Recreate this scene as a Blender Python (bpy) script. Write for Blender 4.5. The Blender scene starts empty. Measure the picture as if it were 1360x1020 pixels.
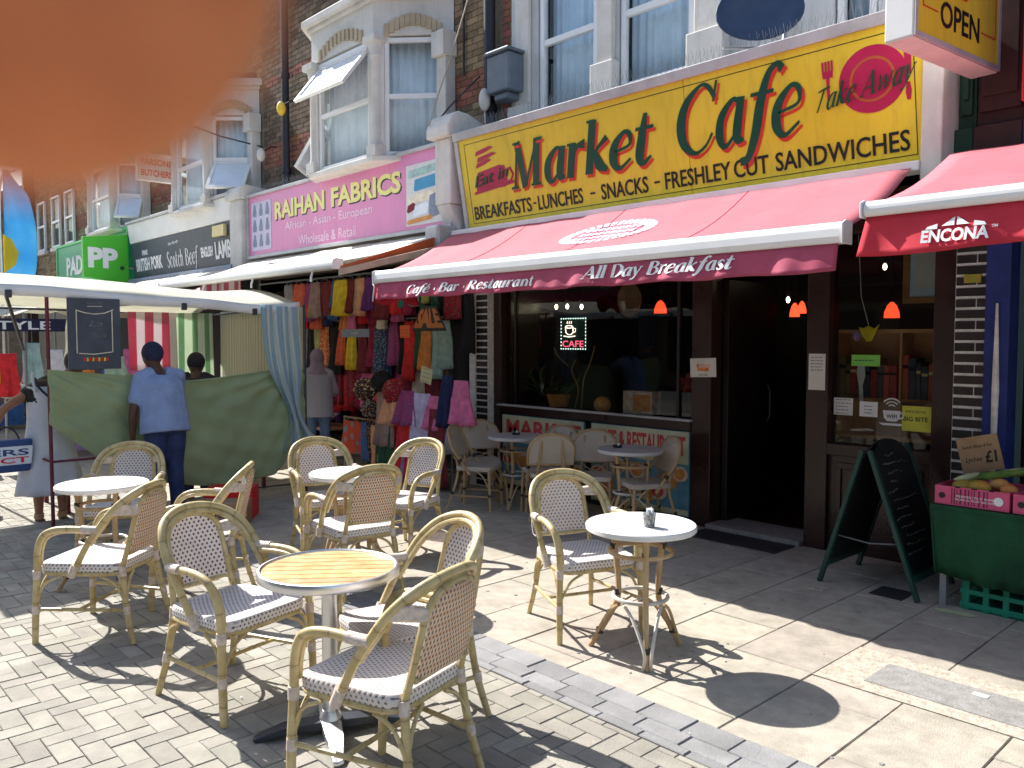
import bpy, math, random
from mathutils import Vector, Matrix
random.seed(7)
R=math.radians
scene=bpy.context.scene
COL=scene.collection

# ------------------------------------------------------------------ camera, sky, sun, exposure
cam_d=bpy.data.cameras.new('camera'); cam=bpy.data.objects.new('camera',cam_d); COL.objects.link(cam)
YAW,PIT=R(43.05),R(3.1)
fw=Vector((-math.cos(YAW)*math.cos(PIT),math.sin(YAW)*math.cos(PIT),-math.sin(PIT)))
rt=Vector((math.sin(YAW),math.cos(YAW),0)); upv=rt.cross(fw)
M=Matrix((rt,upv,-fw)).transposed().to_4x4(); M.translation=(0,0,1.75); cam.matrix_world=M
cam_d.sensor_width=36; cam_d.lens=36*1097/1360.0
cam_d.clip_start=0.002; cam_d.clip_end=600
cam_d.dof.use_dof=True; cam_d.dof.focus_distance=5.5; cam_d.dof.aperture_fstop=14.5
scene.camera=cam

w=bpy.data.worlds.new('World'); scene.world=w; w.use_nodes=True
nt=w.node_tree; bg=nt.nodes['Background']
sky=nt.nodes.new('ShaderNodeTexSky'); sky.sky_type='NISHITA'; sky.sun_disc=False
sky.sun_elevation=R(42.8); sky.sun_rotation=R(-92); sky.air_density=1.2; sky.dust_density=1.5
nt.links.new(sky.outputs[0],bg.inputs[0]); bg.inputs[1].default_value=0.105
sd=bpy.data.lights.new('sun','SUN'); sd.energy=5.0; sd.angle=R(0.53); sd.color=(1,.965,.91)
sun=bpy.data.objects.new('sun',sd); COL.objects.link(sun)
sun.rotation_euler=Vector((1.08,.045,-1)).to_track_quat('-Z','Y').to_euler()
vs=scene.view_settings; vs.view_transform='Standard'; vs.look='None'; vs.exposure=1.14; vs.gamma=1; vs.use_curve_mapping=False

# ------------------------------------------------------------------ materials
MATS={}
def new_mat(name):
    m=bpy.data.materials.new(name); m.use_nodes=True; MATS[name]=m
    return m,m.node_tree,m.node_tree.nodes['Principled BSDF']
class NG:
    def __init__(s,t): s.t=t
    def n(s,k,**kw):
        x=s.t.nodes.new(k)
        for a,b in kw.items(): setattr(x,a,b)
        return x
    def val(s,x,i):
        if isinstance(x,(int,float)): i.default_value=x
        else: s.t.links.new(x,i)
    def m(s,op,a,b=None,c=None):
        x=s.n('ShaderNodeMath',operation=op); s.val(a,x.inputs[0])
        if b is not None: s.val(b,x.inputs[1])
        if c is not None: s.val(c,x.inputs[2])
        return x.outputs[0]
    def mix(s,f,a,b,bt='MIX'):
        x=s.n('ShaderNodeMix',data_type='RGBA',blend_type=bt); s.val(f,x.inputs[0])
        for v,i in ((a,6),(b,7)):
            if isinstance(v,tuple): x.inputs[i].default_value=(*v[:3],1)
            else: s.t.links.new(v,x.inputs[i])
        return x.outputs[2]
    def noise(s,scale,detail=3,vec=None,rough=.55):
        x=s.n('ShaderNodeTexNoise'); x.inputs['Scale'].default_value=scale; x.inputs['Detail'].default_value=detail; x.inputs['Roughness'].default_value=rough
        if vec is not None: s.t.links.new(vec,x.inputs['Vector'])
        return x.outputs[0]
    def ramp(s,f,lo,hi):
        x=s.n('ShaderNodeMapRange'); s.val(f,x.inputs[0]); x.inputs[1].default_value=lo; x.inputs[2].default_value=hi
        return x.outputs[0]
    def bump(s,h,strength,dist,bs):
        b=s.n('ShaderNodeBump'); b.inputs['Strength'].default_value=strength; b.inputs['Distance'].default_value=dist
        s.t.links.new(h,b.inputs['Height']); s.t.links.new(b.outputs[0],bs.inputs['Normal'])
    def obj(s): return s.n('ShaderNodeTexCoord').outputs['Object']
    def pos(s): return s.n('ShaderNodeNewGeometry').outputs['Position']
def mat(name,col,rough=.7,var=.18,scale=6,metal=0,spec=.4,bump=0,bscale=60,col2=None,rand=0,dirt=0,sub=0,emit=0,trans=0,streak=0):
    if name in MATS: return MATS[name]
    m,t,b=new_mat(name); g=NG(t)
    p=g.pos()
    n=g.noise(scale,4,p)
    c2=col2 or tuple(min(1,x*(1+var*1.3)+.004) for x in col); c1=tuple(x*(1-var) for x in col) if not col2 else col
    c=g.mix(g.ramp(n,.3,.7),c1,c2)
    if rand:
        oi=g.n('ShaderNodeObjectInfo').outputs['Random']; isl=g.n('ShaderNodeNewGeometry').outputs['Random Per Island']
        f=g.m('FRACT',g.m('ADD',g.m('MULTIPLY',oi,7.31),g.m('MULTIPLY',isl,3.77)))
        f2=g.m('ADD',g.m('MULTIPLY',f,2*rand),1-rand)
        hsv=g.n('ShaderNodeHueSaturation'); t.links.new(c,hsv.inputs['Color']); t.links.new(f2,hsv.inputs['Value'])
        f3=g.m('FRACT',g.m('MULTIPLY',f,5.7)); t.links.new(g.m('ADD',g.m('MULTIPLY',f3,.03),.485),hsv.inputs['Hue'])
        c=hsv.outputs[0]
    if dirt:
        d=g.ramp(g.noise(scale*.35,6,p,.7),.45,.75); c=g.mix(g.m('MULTIPLY',d,dirt),c,tuple(x*.35 for x in col))
        sp=g.ramp(g.noise(scale*9,3,p,.7),.66,.76); c=g.mix(g.m('MULTIPLY',sp,dirt*.8),c,tuple(x*.4 for x in col))
    if streak:
        mp=g.n('ShaderNodeVectorMath',operation='MULTIPLY'); t.links.new(p,mp.inputs[0]); mp.inputs[1].default_value=(9,9,.9)
        sk=g.ramp(g.noise(1.6,5,mp.outputs[0],.65),.48,.78); c=g.mix(g.m('MULTIPLY',sk,streak),c,tuple(x*.42+.02 for x in col))
        fd=g.ramp(g.noise(1.1,3,p,.5),.40,.70); c=g.mix(g.m('MULTIPLY',fd,streak*.45),c,tuple(min(.85,x*1.1+.07) for x in col))
    t.links.new(c,b.inputs['Base Color'])
    r=g.m('ADD',g.m('MULTIPLY',n,.2),rough-.1); t.links.new(r,b.inputs['Roughness'])
    b.inputs['Metallic'].default_value=metal; b.inputs['Specular IOR Level'].default_value=spec
    if sub: b.inputs['Subsurface Weight'].default_value=sub; b.inputs['Subsurface Scale'].default_value=.01
    if bump: g.bump(g.noise(bscale,5,p,.65),bump,.01,b)
    if emit:
        b.inputs['Emission Strength'].default_value=emit; b.inputs['Emission Color'].default_value=(*col,1)
    if trans:
        tr=g.n('ShaderNodeBsdfTranslucent'); t.links.new(c,tr.inputs[0]); mx=g.n('ShaderNodeMixShader'); mx.inputs[0].default_value=trans
        o=t.nodes['Material Output']; t.links.new(b.outputs[0],mx.inputs[1]); t.links.new(tr.outputs[0],mx.inputs[2]); t.links.new(mx.outputs[0],o.inputs[0])
    return m
def glass_mat(name,tint,f0=.06):
    m,t,b=new_mat(name); g=NG(t); t.nodes.remove(b)
    fr=g.n('ShaderNodeFresnel'); fr.inputs[0].default_value=1.5
    tr=g.n('ShaderNodeBsdfTransparent'); tr.inputs[0].default_value=(*tint,1)
    gl=g.n('ShaderNodeBsdfGlossy'); gl.inputs['Roughness'].default_value=.015
    mx=g.n('ShaderNodeMixShader'); bf=g.n('ShaderNodeNewGeometry').outputs['Backfacing']; ff=g.m('MULTIPLY',fr.outputs[0],g.m('SUBTRACT',1,bf)); t.links.new(ff,mx.inputs[0]); t.links.new(tr.outputs[0],mx.inputs[1]); t.links.new(gl.outputs[0],mx.inputs[2])
    t.links.new(mx.outputs[0],t.nodes['Material Output'].inputs[0]); return m
def uvmat(name,fn,rough=.6,trans=0,bump=0):
    m,t,b=new_mat(name); g=NG(t); uv=g.n('ShaderNodeUVMap').outputs[0]
    sx=g.n('ShaderNodeSeparateXYZ'); t.links.new(uv,sx.inputs[0])
    c,h=fn(g,sx.outputs[0],sx.outputs[1])
    if 'weave' in name:
        oi=g.n('ShaderNodeObjectInfo').outputs['Random']; c=g.mix(g.m('MULTIPLY',oi,.28),c,(.50,.42,.33))
        so=g.ramp(g.noise(5.5,5,g.pos(),.65),.5,.8); c=g.mix(g.m('MULTIPLY',so,.35),c,(.34,.27,.2))
    t.links.new(c,b.inputs['Base Color']); b.inputs['Roughness'].default_value=rough
    if bump and h is not None: g.bump(h,bump,.004,b)
    if trans:
        tr=g.n('ShaderNodeBsdfTranslucent'); t.links.new(c,tr.inputs[0]); mx=g.n('ShaderNodeMixShader'); mx.inputs[0].default_value=trans
        t.links.new(b.outputs[0],mx.inputs[1]); t.links.new(tr.outputs[0],mx.inputs[2]); t.links.new(mx.outputs[0],t.nodes['Material Output'].inputs[0])
    return m
def dots(g,u,v,su,sv,wu,wv):
    V=g.m('DIVIDE',v,sv); row=g.m('FLOOR',V); U=g.m('ADD',g.m('DIVIDE',u,su),g.m('MULTIPLY',g.m('MODULO',g.m('ABSOLUTE',row),2),.5))
    a=g.m('ABSOLUTE',g.m('SUBTRACT',g.m('FRACT',U),.5)); b_=g.m('ABSOLUTE',g.m('SUBTRACT',g.m('FRACT',V),.5))
    e=g.m('ADD',g.m('DIVIDE',a,wu),g.m('DIVIDE',b_,wv))
    return g.m('LESS_THAN',e,1), g.m('ADD',a,b_)
def f_weave(g,u,v):
    d,h=dots(g,u,v,.0265,.0195,.27,.40)
    n=g.noise(9,3,g.pos()); w_=g.mix(n,(.72,.64,.61),(.84,.78,.75))
    return g.mix(d,w_,(.035,.028,.06)),h
def f_weave_back(g,u,v):
    d,h=dots(g,u,v,.0185,.020,.26,.46)
    s=g.m('LESS_THAN',g.m('ABSOLUTE',g.m('SUBTRACT',g.m('FRACT',g.m('DIVIDE',u,.0185)),.5)),.30)
    c=g.mix(s,(.86,.79,.68),(.84,.56,.37))
    return g.mix(d,c,(.06,.03,.03)),h
def f_plainweave(g,u,v):
    a=g.m('SINE',g.m('MULTIPLY',u,1100)); b_=g.m('SINE',g.m('MULTIPLY',v,1100)); h=g.m('MULTIPLY',a,b_)
    return g.mix(g.ramp(h,-1,1),(.46,.40,.33),(.66,.59,.50)),h
def f_seat(g,u,v):
    d,h=dots(g,u,v,.023,.0185,.25,.36)
    return g.mix(d,g.mix(g.noise(9,3,g.pos()),(.72,.66,.64),(.84,.8,.78)),(.04,.03,.07)),h
uvmat('weave_seat',f_seat,.5,.08,.35)
uvmat('weave',f_weave,.5,.12,.35); uvmat('weave_back',f_weave_back,.5,.45,.3); uvmat('plain_weave',f_plainweave,.6,.1,.3)
def stripes(name,c1,c2,period,duty=.5,trans=.0,third=None):
    def f(g,u,v):
        fr=g.m('FRACT',g.m('DIVIDE',u,period)); s=g.m('LESS_THAN',fr,duty)
        c=g.mix(s,c1,c2)
        if third:
            s2=g.m('LESS_THAN',g.m('ABSOLUTE',g.m('SUBTRACT',fr,duty+(1-duty)/2)),.06); c=g.mix(s2,c,third)
        n=g.noise(3,4,g.pos()); c=g.mix(g.m('MULTIPLY',n,.35),c,tuple(x*.6 for x in c1)); return c,None
    return uvmat(name,f,.8,trans)
def pattern(name,c1,c2,c3,sc):
    m,t,b=new_mat(name); g=NG(t); v=g.n('ShaderNodeTexVoronoi'); v.inputs['Scale'].default_value=sc; t.links.new(g.pos(),v.inputs[0])
    d=g.m('LESS_THAN',v.outputs[0],.36); d2=g.m('LESS_THAN',v.outputs[0],.18)
    c=g.mix(d2,g.mix(d,c1,c2),c3); t.links.new(c,b.inputs['Base Color']); b.inputs['Roughness'].default_value=.85
    return m
# base palette
mat('bamboo',(.42,.31,.125),.38,.28,9,col2=(.60,.49,.26),spec=.5,bump=.12,bscale=45)
def nodes_on(name,period,amount=.55):
    m=MATS[name]; t=m.node_tree; g=NG(t); b=t.nodes['Principled BSDF']
    uv=g.n('ShaderNodeUVMap').outputs[0]; sx=g.n('ShaderNodeSeparateXYZ'); t.links.new(uv,sx.inputs[0])
    oi=g.n('ShaderNodeNewGeometry').outputs['Random Per Island']
    f=g.m('FRACT',g.m('ADD',g.m('DIVIDE',sx.outputs[1],period),oi)); d=g.m('ABSOLUTE',g.m('SUBTRACT',f,.5))
    ring=g.m('LESS_THAN',d,.022); halo=g.m('MULTIPLY',g.m('SUBTRACT',1,g.ramp(d,.0,.16)),.35)
    src=b.inputs['Base Color'].links[0].from_socket
    c=g.mix(g.m('MULTIPLY',ring,amount),src,(.13,.085,.04)); c=g.mix(halo,c,(.33,.22,.10))
    sg=g.m('MULTIPLY',g.ramp(g.noise(26,4,g.pos(),.7),.55,.75),.35); c=g.mix(sg,c,(.20,.14,.06))
    t.links.new(c,b.inputs['Base Color'])
nodes_on('bamboo',.145)
mat('rattan',(.36,.22,.11),.5,.25,8,col2=(.5,.36,.2),bump=.1)
mat('binding',(.62,.52,.45),.55,.2,40,bump=.6,bscale=160)
mat('dark_binding',(.03,.025,.025),.6)
mat('table_white',(.78,.75,.71),.35,.08,5,dirt=.12,spec=.5)
mat('table_edge',(.6,.55,.48),.5,.2,10,dirt=.3)
mat('grey_top',(.52,.50,.50),.4,.12,7)
mat('aluminium',(.66,.67,.70),.38,.05,6,metal=1)
mat('dark_metal',(.04,.045,.06),.4,.1,6,metal=.3)
mat('slat',(.46,.27,.11),.4,.2,14,col2=(.62,.41,.21),rand=.12,spec=.5,bump=.1)
mat('paver',(.275,.255,.215),.85,.16,5,rand=.15,dirt=.4,bump=.5,bscale=90)
mat('slab',(.375,.335,.275),.88,.10,11,rand=.07,dirt=.5,bump=.5,bscale=120)
mat('sett',(.215,.21,.21),.8,.15,5,rand=.14,dirt=.3,bump=.5,bscale=90)
mat('joint',(.15,.14,.12),.95,.3,12,bump=.3)
mat('concrete',(.42,.36,.29),.9,.25,25,dirt=.4,bump=.9,bscale=50)
mat('cover_grey',(.25,.24,.225),.8,.15,18,dirt=.3,bump=.6,bscale=70)
mat('iron',(.045,.045,.05),.6,.2,20,metal=.4)
mat('asphalt',(.09,.088,.085),.95,.2,6,bump=.4)
mat('stock_brick',(.24,.17,.10),.88,.25,9,rand=.38,dirt=.25,bump=.4,bscale=80)
mat('brown_brick',(.15,.105,.07),.88,.25,9,rand=.4,dirt=.3,bump=.4,bscale=80)
mat('red_brick',(.26,.10,.065),.88,.2,9,rand=.25,dirt=.3,bump=.4,bscale=80)
mat('mortar',(.20,.17,.13),.95,.2,15,dirt=.3)
mat('dark_brick',(.020,.012,.012),.55,.3,9,rand=.35,spec=.5)
mat('white_mortar',(.80,.78,.77),.8,.15,20,dirt=.3)
mat('stone_white',(.66,.63,.59),.75,.1,3,dirt=.28,streak=.22,bump=.15,bscale=30)
mat('render_white',(.60,.60,.60),.8,.06,2,dirt=.25,streak=.25,bump=.12,bscale=35)
mat('lintel_ochre',(.47,.38,.26),.8,.15,6,dirt=.4)
mat('upvc',(.80,.80,.81),.3,.03,3,spec=.5,dirt=.06)
mat('curtain',(.60,.74,.90),.9,.1,4)
mat('curtain_white',(.78,.83,.9),.9,.08,4)
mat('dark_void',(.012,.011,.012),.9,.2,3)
mat('slate',(.07,.07,.08),.7,.3,9)
mat('sign_yellow',(.80,.60,.035),.36,.06,1.6,spec=.5,dirt=.1,streak=.38)
mat('sign_green',(.008,.07,.04),.35,.05,3)
mat('sign_red',(.62,.04,.02),.4,.05,3)
mat('sign_magenta',(.44,.012,.075),.4,.08,3)
mat('black_ink',(.012,.012,.014),.4,.1,3)
mat('trim_grey',(.52,.52,.53),.5,.1,5,dirt=.5,metal=.2,bump=.15)
mat('white_paint',(.78,.77,.76),.45,.05,3,dirt=.15)
mat('white_flat',(.8,.8,.8),.6,.03,3)
mat('awning_red',(.54,.14,.175),.85,.06,3,trans=.12,bump=.1,bscale=220,dirt=.15,streak=.3)
mat('valance_wine',(.44,.07,.13),.8,.1,6,trans=.1,bump=.15,bscale=180)
mat('encona_red',(.60,.03,.055),.8,.08,5,trans=.12,bump=.15,bscale=180)
mat('awning_white',(.82,.79,.71),.8,.05,3,trans=.32)
mat('orange_cloth',(.45,.10,.03),.8,.1,4)
mat('beige_bar',(.42,.36,.28),.6,.15,5,dirt=.2)
mat('pink_sign',(.72,.24,.47),.4,.06,1.5,spec=.5,streak=.2)
mat('pale_yellow',(.85,.78,.28),.45,.04,2)
mat('pale_pink',(.85,.6,.75),.45,.04,2)
mat('lav_panel',(.6,.55,.72),.5,.08,8)
mat('grey_blue',(.2,.24,.33),.5,.2,20)
mat('green_sign',(.02,.36,.17),.4,.08,2); mat('green_bright',(.07,.48,.03),.4,.05,2); mat('green_light',(.12,.6,.2),.4,.05,2)
mat('sign_slate',(.05,.06,.085),.5,.2,5); mat('lamb_yellow',(.75,.62,.3),.5,.1,5)
mat('red_text',(.6,.1,.07),.5,.1,5)
mat('brown_paint',(.032,.012,.010),.3,.15,4,spec=.5)
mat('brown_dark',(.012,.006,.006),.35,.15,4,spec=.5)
mat('blue_paint',(.02,.035,.2),.6,.2,6,dirt=.2); mat('green_wood',(.01,.05,.03),.6,.2,6)
mat('brown_wood',(.06,.02,.015),.6,.2,6); mat('blue_wood',(.02,.025,.14),.6,.2,6); mat('bright_red',(.7,.015,.02),.45,.05,4)
mat('paper',(.72,.71,.7),.8,.05,9); mat('yellow_paper',(.62,.62,.08),.7,.08,9); mat('lime_paper',(.2,.55,.1),.7,.08,9)
mat('card_brown',(.36,.23,.13),.85,.12,9); mat('orange_print',(.7,.25,.08),.6,.3,40)
mat('orange_card',(.85,.18,.03),.7,.05,9); mat('yellow_card',(.75,.72,.42),.7,.05,9)
mat('wood_shelf',(.52,.24,.10),.5,.25,7,col2=(.62,.32,.15)); mat('wall_green',(.01,.04,.03),.8,.2,4)
for i,c in enumerate([(.22,.02,.02),(.05,.04,.05),(.30,.05,.03),(.12,.08,.03),(.03,.04,.06),(.3,.12,.08),(.16,.02,.04)]): mat('book%d'%i,tuple(x*1.7 for x in c),.6,.2,30)
mat('green_frame',(.012,.05,.038),.5,.15,6); mat('chalkboard',(.007,.008,.009),.55,.4,8); mat('chalk',(.16,.16,.16),.9,.3,30)
mat('green_cloth_dark',(.006,.06,.022),.85,.35,5,bump=.5,bscale=25); mat('crate_green',(.01,.22,.13),.45,.08,5)
mat('box_pink',(.62,.09,.19),.6,.08,9); mat('box_stripe',(.16,.01,.06),.6,.08,9)
mat('mango',(.32,.36,.05),.5,.25,9,col2=(.6,.30,.05)); mat('leafy',(.05,.13,.02),.6,.4,12,col2=(.2,.3,.06)); mat('pale_veg',(.5,.55,.3),.6,.2,9)
mat('stall_cloth',(.38,.44,.25),.85,.08,2.5,trans=.22,bump=.12,bscale=260,dirt=.12)
mat('canopy',(.72,.71,.62),.8,.05,3,trans=.5); mat('maroon_metal',(.12,.015,.03),.5,.2,8); mat('grey_metal',(.3,.31,.33),.5,.1,8,metal=.5)
stripes('stripe_blue',(.88,.9,.88),(.42,.60,.70),.125,.5,.45,(.6,.66,.66)); stripes('stripe_red',(.85,.78,.82),(.62,.06,.17),.2,.5,.4)
stripes('stripe_green',(.75,.85,.72),(.25,.45,.28),.17,.42,.45); stripes('stripe_beige',(.8,.8,.68),(.6,.6,.48),.065,.45,.5)
mat('skin_dark',(.085,.038,.022),.5,.1,20,sub=.1); mat('skin_mid',(.28,.13,.075),.5,.1,20,sub=.1); mat('skin_light',(.42,.23,.15),.5,.1,20,sub=.1)
mat('hair',(.012,.01,.01),.6,.3,40,bump=.3); mat('shirt_blue',(.25,.32,.52),.85,.12,9,bump=1,bscale=13); mat('jeans',(.025,.04,.12),.85,.3,9,bump=1,bscale=16)
mat('jeans_light',(.12,.18,.33),.85,.2,9,bump=.8,bscale=20); mat('dress_white',(.68,.69,.77),.85,.05,6,trans=.2,bump=.6,bscale=10); mat('navy',(.015,.018,.05),.8,.2,9)
mat('dark_top',(.02,.016,.022),.85,.3,9); mat('hijab_grey',(.30,.24,.32),.85,.12,14,bump=.3,bscale=18)
pattern('hijab_top',(.42,.42,.52),(.30,.31,.42),(.55,.5,.55),70)
mat('pink_cloth',(.75,.06,.16),.8,.1,9); mat('red_cloth',(.75,.01,.01),.7,.1,9); mat('flag_blue',(.08,.45,.75),.6,.1,2,trans=.4,col2=(.2,.6,.85)); mat('flag_yellow',(.8,.65,.05),.6,.1,2,trans=.4)
mat('bag_blue',(.02,.06,.2),.5,.1,9); mat('bag_white',(.7,.72,.8),.5,.08,9)
mat('finger_skin',(.54,.20,.09),.7,.08,300,sub=.85,spec=.15); mat('finger_nail',(.7,.4,.3),.3,.1,300,sub=.5)
mat('lamp_red',(1,.06,.02),.5,0,3,emit=1.2); mat('bulb',(1,.8,.5),.5,0,3,emit=12); mat('led_white',(.8,1,.9),.5,0,3,emit=2.5); mat('led_red',(1,.12,.2),.5,0,3,emit=.9); mat('led_warm',(1,.75,.6),.5,0,3,emit=1.6)
mat('neon_board',(.004,.05,.03),.5,.1,4); mat('plant_dark',(.05,.13,.03),.6,.3,9); mat('twig',(.30,.17,.09),.7,.2,9); mat('gold_frame',(.35,.16,.05),.4,.2,9)
mat('poster_art',(.6,.3,.2),.6,.5,16,col2=(.75,.7,.6)); mat('panel_cream',(.62,.62,.42),.7,.12,5,dirt=.15); mat('panel_blue',(.07,.20,.32),.7,.3,6,col2=(.16,.36,.44)); mat('fruit_orange',(.62,.2,.05),.7,.4,14,col2=(.75,.4,.12)); mat('panel_red',(.6,.07,.07),.7,.2,7); mat('panel_pale',(.7,.55,.45),.7,.3,14)
mat('dish_blue',(.035,.06,.12),.5,.1,6); mat('pipe_black',(.02,.02,.03),.5,.1,6); mat('box_grey',(.12,.15,.19),.5,.15,6); mat('lamp_yellow',(.75,.5,.05),.5,.2,6)
glass_mat('glass',(.95,.97,.97)); glass_mat('glass_cafe',(.8,.83,.82))
mat('pane_dark',(.12,.17,.25),.06,.2,2,spec=.8); mat('leaf_litter',(.45,.5,.28),.8,.1,9); mat('cup_bw',(.2,.2,.2),.5,.9,60); mat('leaves_tree',(.05,.09,.03),.7,.3,9)
PAL={'grey':(.22,.21,.22),'redorange':(.5,.09,.04),'purple':(.22,.04,.17),'taupe':(.25,.17,.15),'darkred':(.13,.012,.02),'blue':(.03,.09,.25),'yellow':(.72,.42,.02),'beige':(.38,.26,.19),'peach':(.7,.28,.16),'violet':(.10,.02,.16),'red':(.5,.015,.02),'mint':(.26,.38,.36),'black':(.012,.012,.015),'olive':(.3,.3,.1),'orange':(.7,.2,.05),'dgreen':(.015,.07,.035),'cream':(.6,.5,.4),'lilac':(.42,.38,.6),'mauve':(.25,.15,.32),'wine':(.22,.01,.05),'teal':(.02,.2,.17),'pinkpat':(.5,.12,.25),'navyc':(.02,.03,.10),'white':(.6,.6,.62)}
for k,c in PAL.items():
    if k not in ('black','navyc'): c=tuple(min(.85,x*1.45+.01) for x in c)
    mat('cl_'+k,c,.85,.2,12,bump=.15,bscale=60)
pattern('pt_multi',(.03,.02,.03),(.5,.25,.1),(.7,.6,.4),45); pattern('pt_red',(.35,.01,.02),(.03,.05,.1),(.7,.5,.3),40); pattern('pt_blue',(.04,.07,.16),(.25,.35,.4),(.6,.6,.4),40); pattern('pt_orange',(.65,.15,.03),(.7,.5,.25),(.75,.7,.6),30); pattern('pt_pink',(.4,.06,.2),(.1,.08,.3),(.6,.4,.4),45)
pattern('pt_carpet',(.55,.07,.03),(.15,.25,.35),(.55,.2,.05),9)

# ------------------------------------------------------------------ mesh helpers
def wloc(o):
    v=Vector((0,0,0))
    while o is not None: v+=o.location; o=o.parent
    return v
class MB:
    def __init__(s): s.v=[];s.f=[];s.m=[];s.uv={}; s.c=0
    def add(s,vs,fs,mi=None,uvs=None):
        o=len(s.v); s.v+= [tuple(p) for p in vs]
        for k,f in enumerate(fs):
            if uvs: s.uv[len(s.f)]=[uvs[i] for i in f]
            s.f.append([i+o for i in f]); s.m.append(s.c if mi is None else mi)
        return s
    def box(s,x0,x1,y0,y1,z0,z1,mi=None):
        return s.add([(x0,y0,z0),(x1,y0,z0),(x1,y1,z0),(x0,y1,z0),(x0,y0,z1),(x1,y0,z1),(x1,y1,z1),(x0,y1,z1)],[(0,3,2,1),(4,5,6,7),(0,1,5,4),(1,2,6,5),(2,3,7,6),(3,0,4,7)],mi)
    def obox(s,c,size,mat3,mi=None):
        hx,hy,hz=[a/2 for a in size]; c=Vector(c)
        P=[c+mat3@Vector(p) for p in [(-hx,-hy,-hz),(hx,-hy,-hz),(hx,hy,-hz),(-hx,hy,-hz),(-hx,-hy,hz),(hx,-hy,hz),(hx,hy,hz),(-hx,hy,hz)]]
        return s.add(P,[(0,3,2,1),(4,5,6,7),(0,1,5,4),(1,2,6,5),(2,3,7,6),(3,0,4,7)],mi)
    def tube(s,pts,r,n=8,closed=False,mi=None,caps=True,flat=1.0):
        pts=[Vector(p) for p in pts]; N=len(pts); rr=r if isinstance(r,(list,tuple)) else [r]*N
        vs=[];fs=[]; pn=None; uv_=[]; acc=0.0
        for i,p in enumerate(pts):
            a=pts[(i-1)%N] if (closed or i>0) else p; b=pts[(i+1)%N] if (closed or i<N-1) else p
            t=(b-a).normalized() if (b-a).length>1e-9 else Vector((0,0,1))
            if pn is None:
                q=Vector((0,0,1)) if abs(t.z)<.9 else Vector((1,0,0)); pn=(q-t*q.dot(t)).normalized()
            else:
                pn=(pn-t*pn.dot(t)); pn=pn.normalized() if pn.length>1e-6 else t.orthogonal().normalized()
            bn=t.cross(pn)
            if i>0: acc+=(pts[i]-pts[i-1]).length
            for k in range(n):
                an=2*math.pi*k/n; vs.append(p+(pn*math.cos(an)*flat+bn*math.sin(an))*rr[i]); uv_.append((k/n,acc))
        for i in range(N if closed else N-1):
            for k in range(n):
                k2=(k+1)%n; j=(i+1)%N; fs.append((i*n+k,i*n+k2,j*n+k2,j*n+k))
        if caps and not closed: fs.append(tuple(range(n))[::-1]); fs.append(tuple((N-1)*n+k for k in range(n)))
        return s.add(vs,fs,mi,uv_)
    def lathe(s,prof,cx=0,cy=0,n=24,mi=None,sx=1,sy=1,caps=True):
        vs=[];fs=[]
        for r,z in prof:
            for k in range(n): a=2*math.pi*k/n; vs.append((cx+r*math.cos(a)*sx,cy+r*math.sin(a)*sy,z))
        for i in range(len(prof)-1):
            for k in range(n): k2=(k+1)%n; fs.append((i*n+k,i*n+k2,(i+1)*n+k2,(i+1)*n+k))
        if caps: fs.append(tuple(range(n))[::-1]); fs.append(tuple((len(prof)-1)*n+k for k in range(n)))
        return s.add(vs,fs,mi)
    def ell(s,c,r,n=12,m=8,mi=None,mat3=None):
        vs=[];fs=[];c=Vector(c); rx,ry,rz=r if isinstance(r,(tuple,list)) else (r,r,r)
        for i in range(m+1):
            ph=math.pi*i/m
            for k in range(n):
                a=2*math.pi*k/n; p=Vector((rx*math.sin(ph)*math.cos(a),ry*math.sin(ph)*math.sin(a),-rz*math.cos(ph)))
                if mat3 is not None: p=mat3@p
                vs.append(c+p)
        for i in range(m):
            for k in range(n): k2=(k+1)%n; fs.append((i*n+k,i*n+k2,(i+1)*n+k2,(i+1)*n+k))
        return s.add(vs,fs,mi)
    def prism(s,poly,org,ax,ay,az,d,mi=None):   # polygon in plane (ax,ay), thickness d along az
        org,ax,ay,az=map(Vector,(org,ax,ay,az)); n=len(poly)
        a=[org+ax*p[0]+ay*p[1] for p in poly]; b=[p+az*d for p in a]
        fs=[tuple(range(n)),tuple(range(2*n-1,n-1,-1))]+[(i,i+n,(i+1)%n+n,(i+1)%n) for i in range(n)]
        return s.add(a+b,fs,mi)
    def sheet(s,fn,nu,nv,th=None,mi=None,uvs=(1,1)):  # fn(u,v)->Vector ; closed slab if th
        vs=[];uv=[]
        for j in range(nv+1):
            for i in range(nu+1): vs.append(Vector(fn(i/nu,j/nv))); uv.append((i/nu*uvs[0],j/nv*uvs[1]))
        W=nu+1; fs=[(j*W+i,j*W+i+1,(j+1)*W+i+1,(j+1)*W+i) for j in range(nv) for i in range(nu)]
        if th is not None:
            th=Vector(th); o=len(vs); vs+= [p+th for p in vs]; uv+=uv
            fs+= [tuple(o+k for k in f[::-1]) for f in fs]
            rim=[i for i in range(W)]+[j*W+nu for j in range(1,nv+1)]+[nv*W+i for i in range(nu-1,-1,-1)]+[j*W for j in range(nv-1,0,-1)]
            fs+= [(rim[k],rim[k]+o,rim[(k+1)%len(rim)]+o,rim[(k+1)%len(rim)]) for k in range(len(rim))]
        return s.add(vs,fs,mi,uv)
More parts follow.
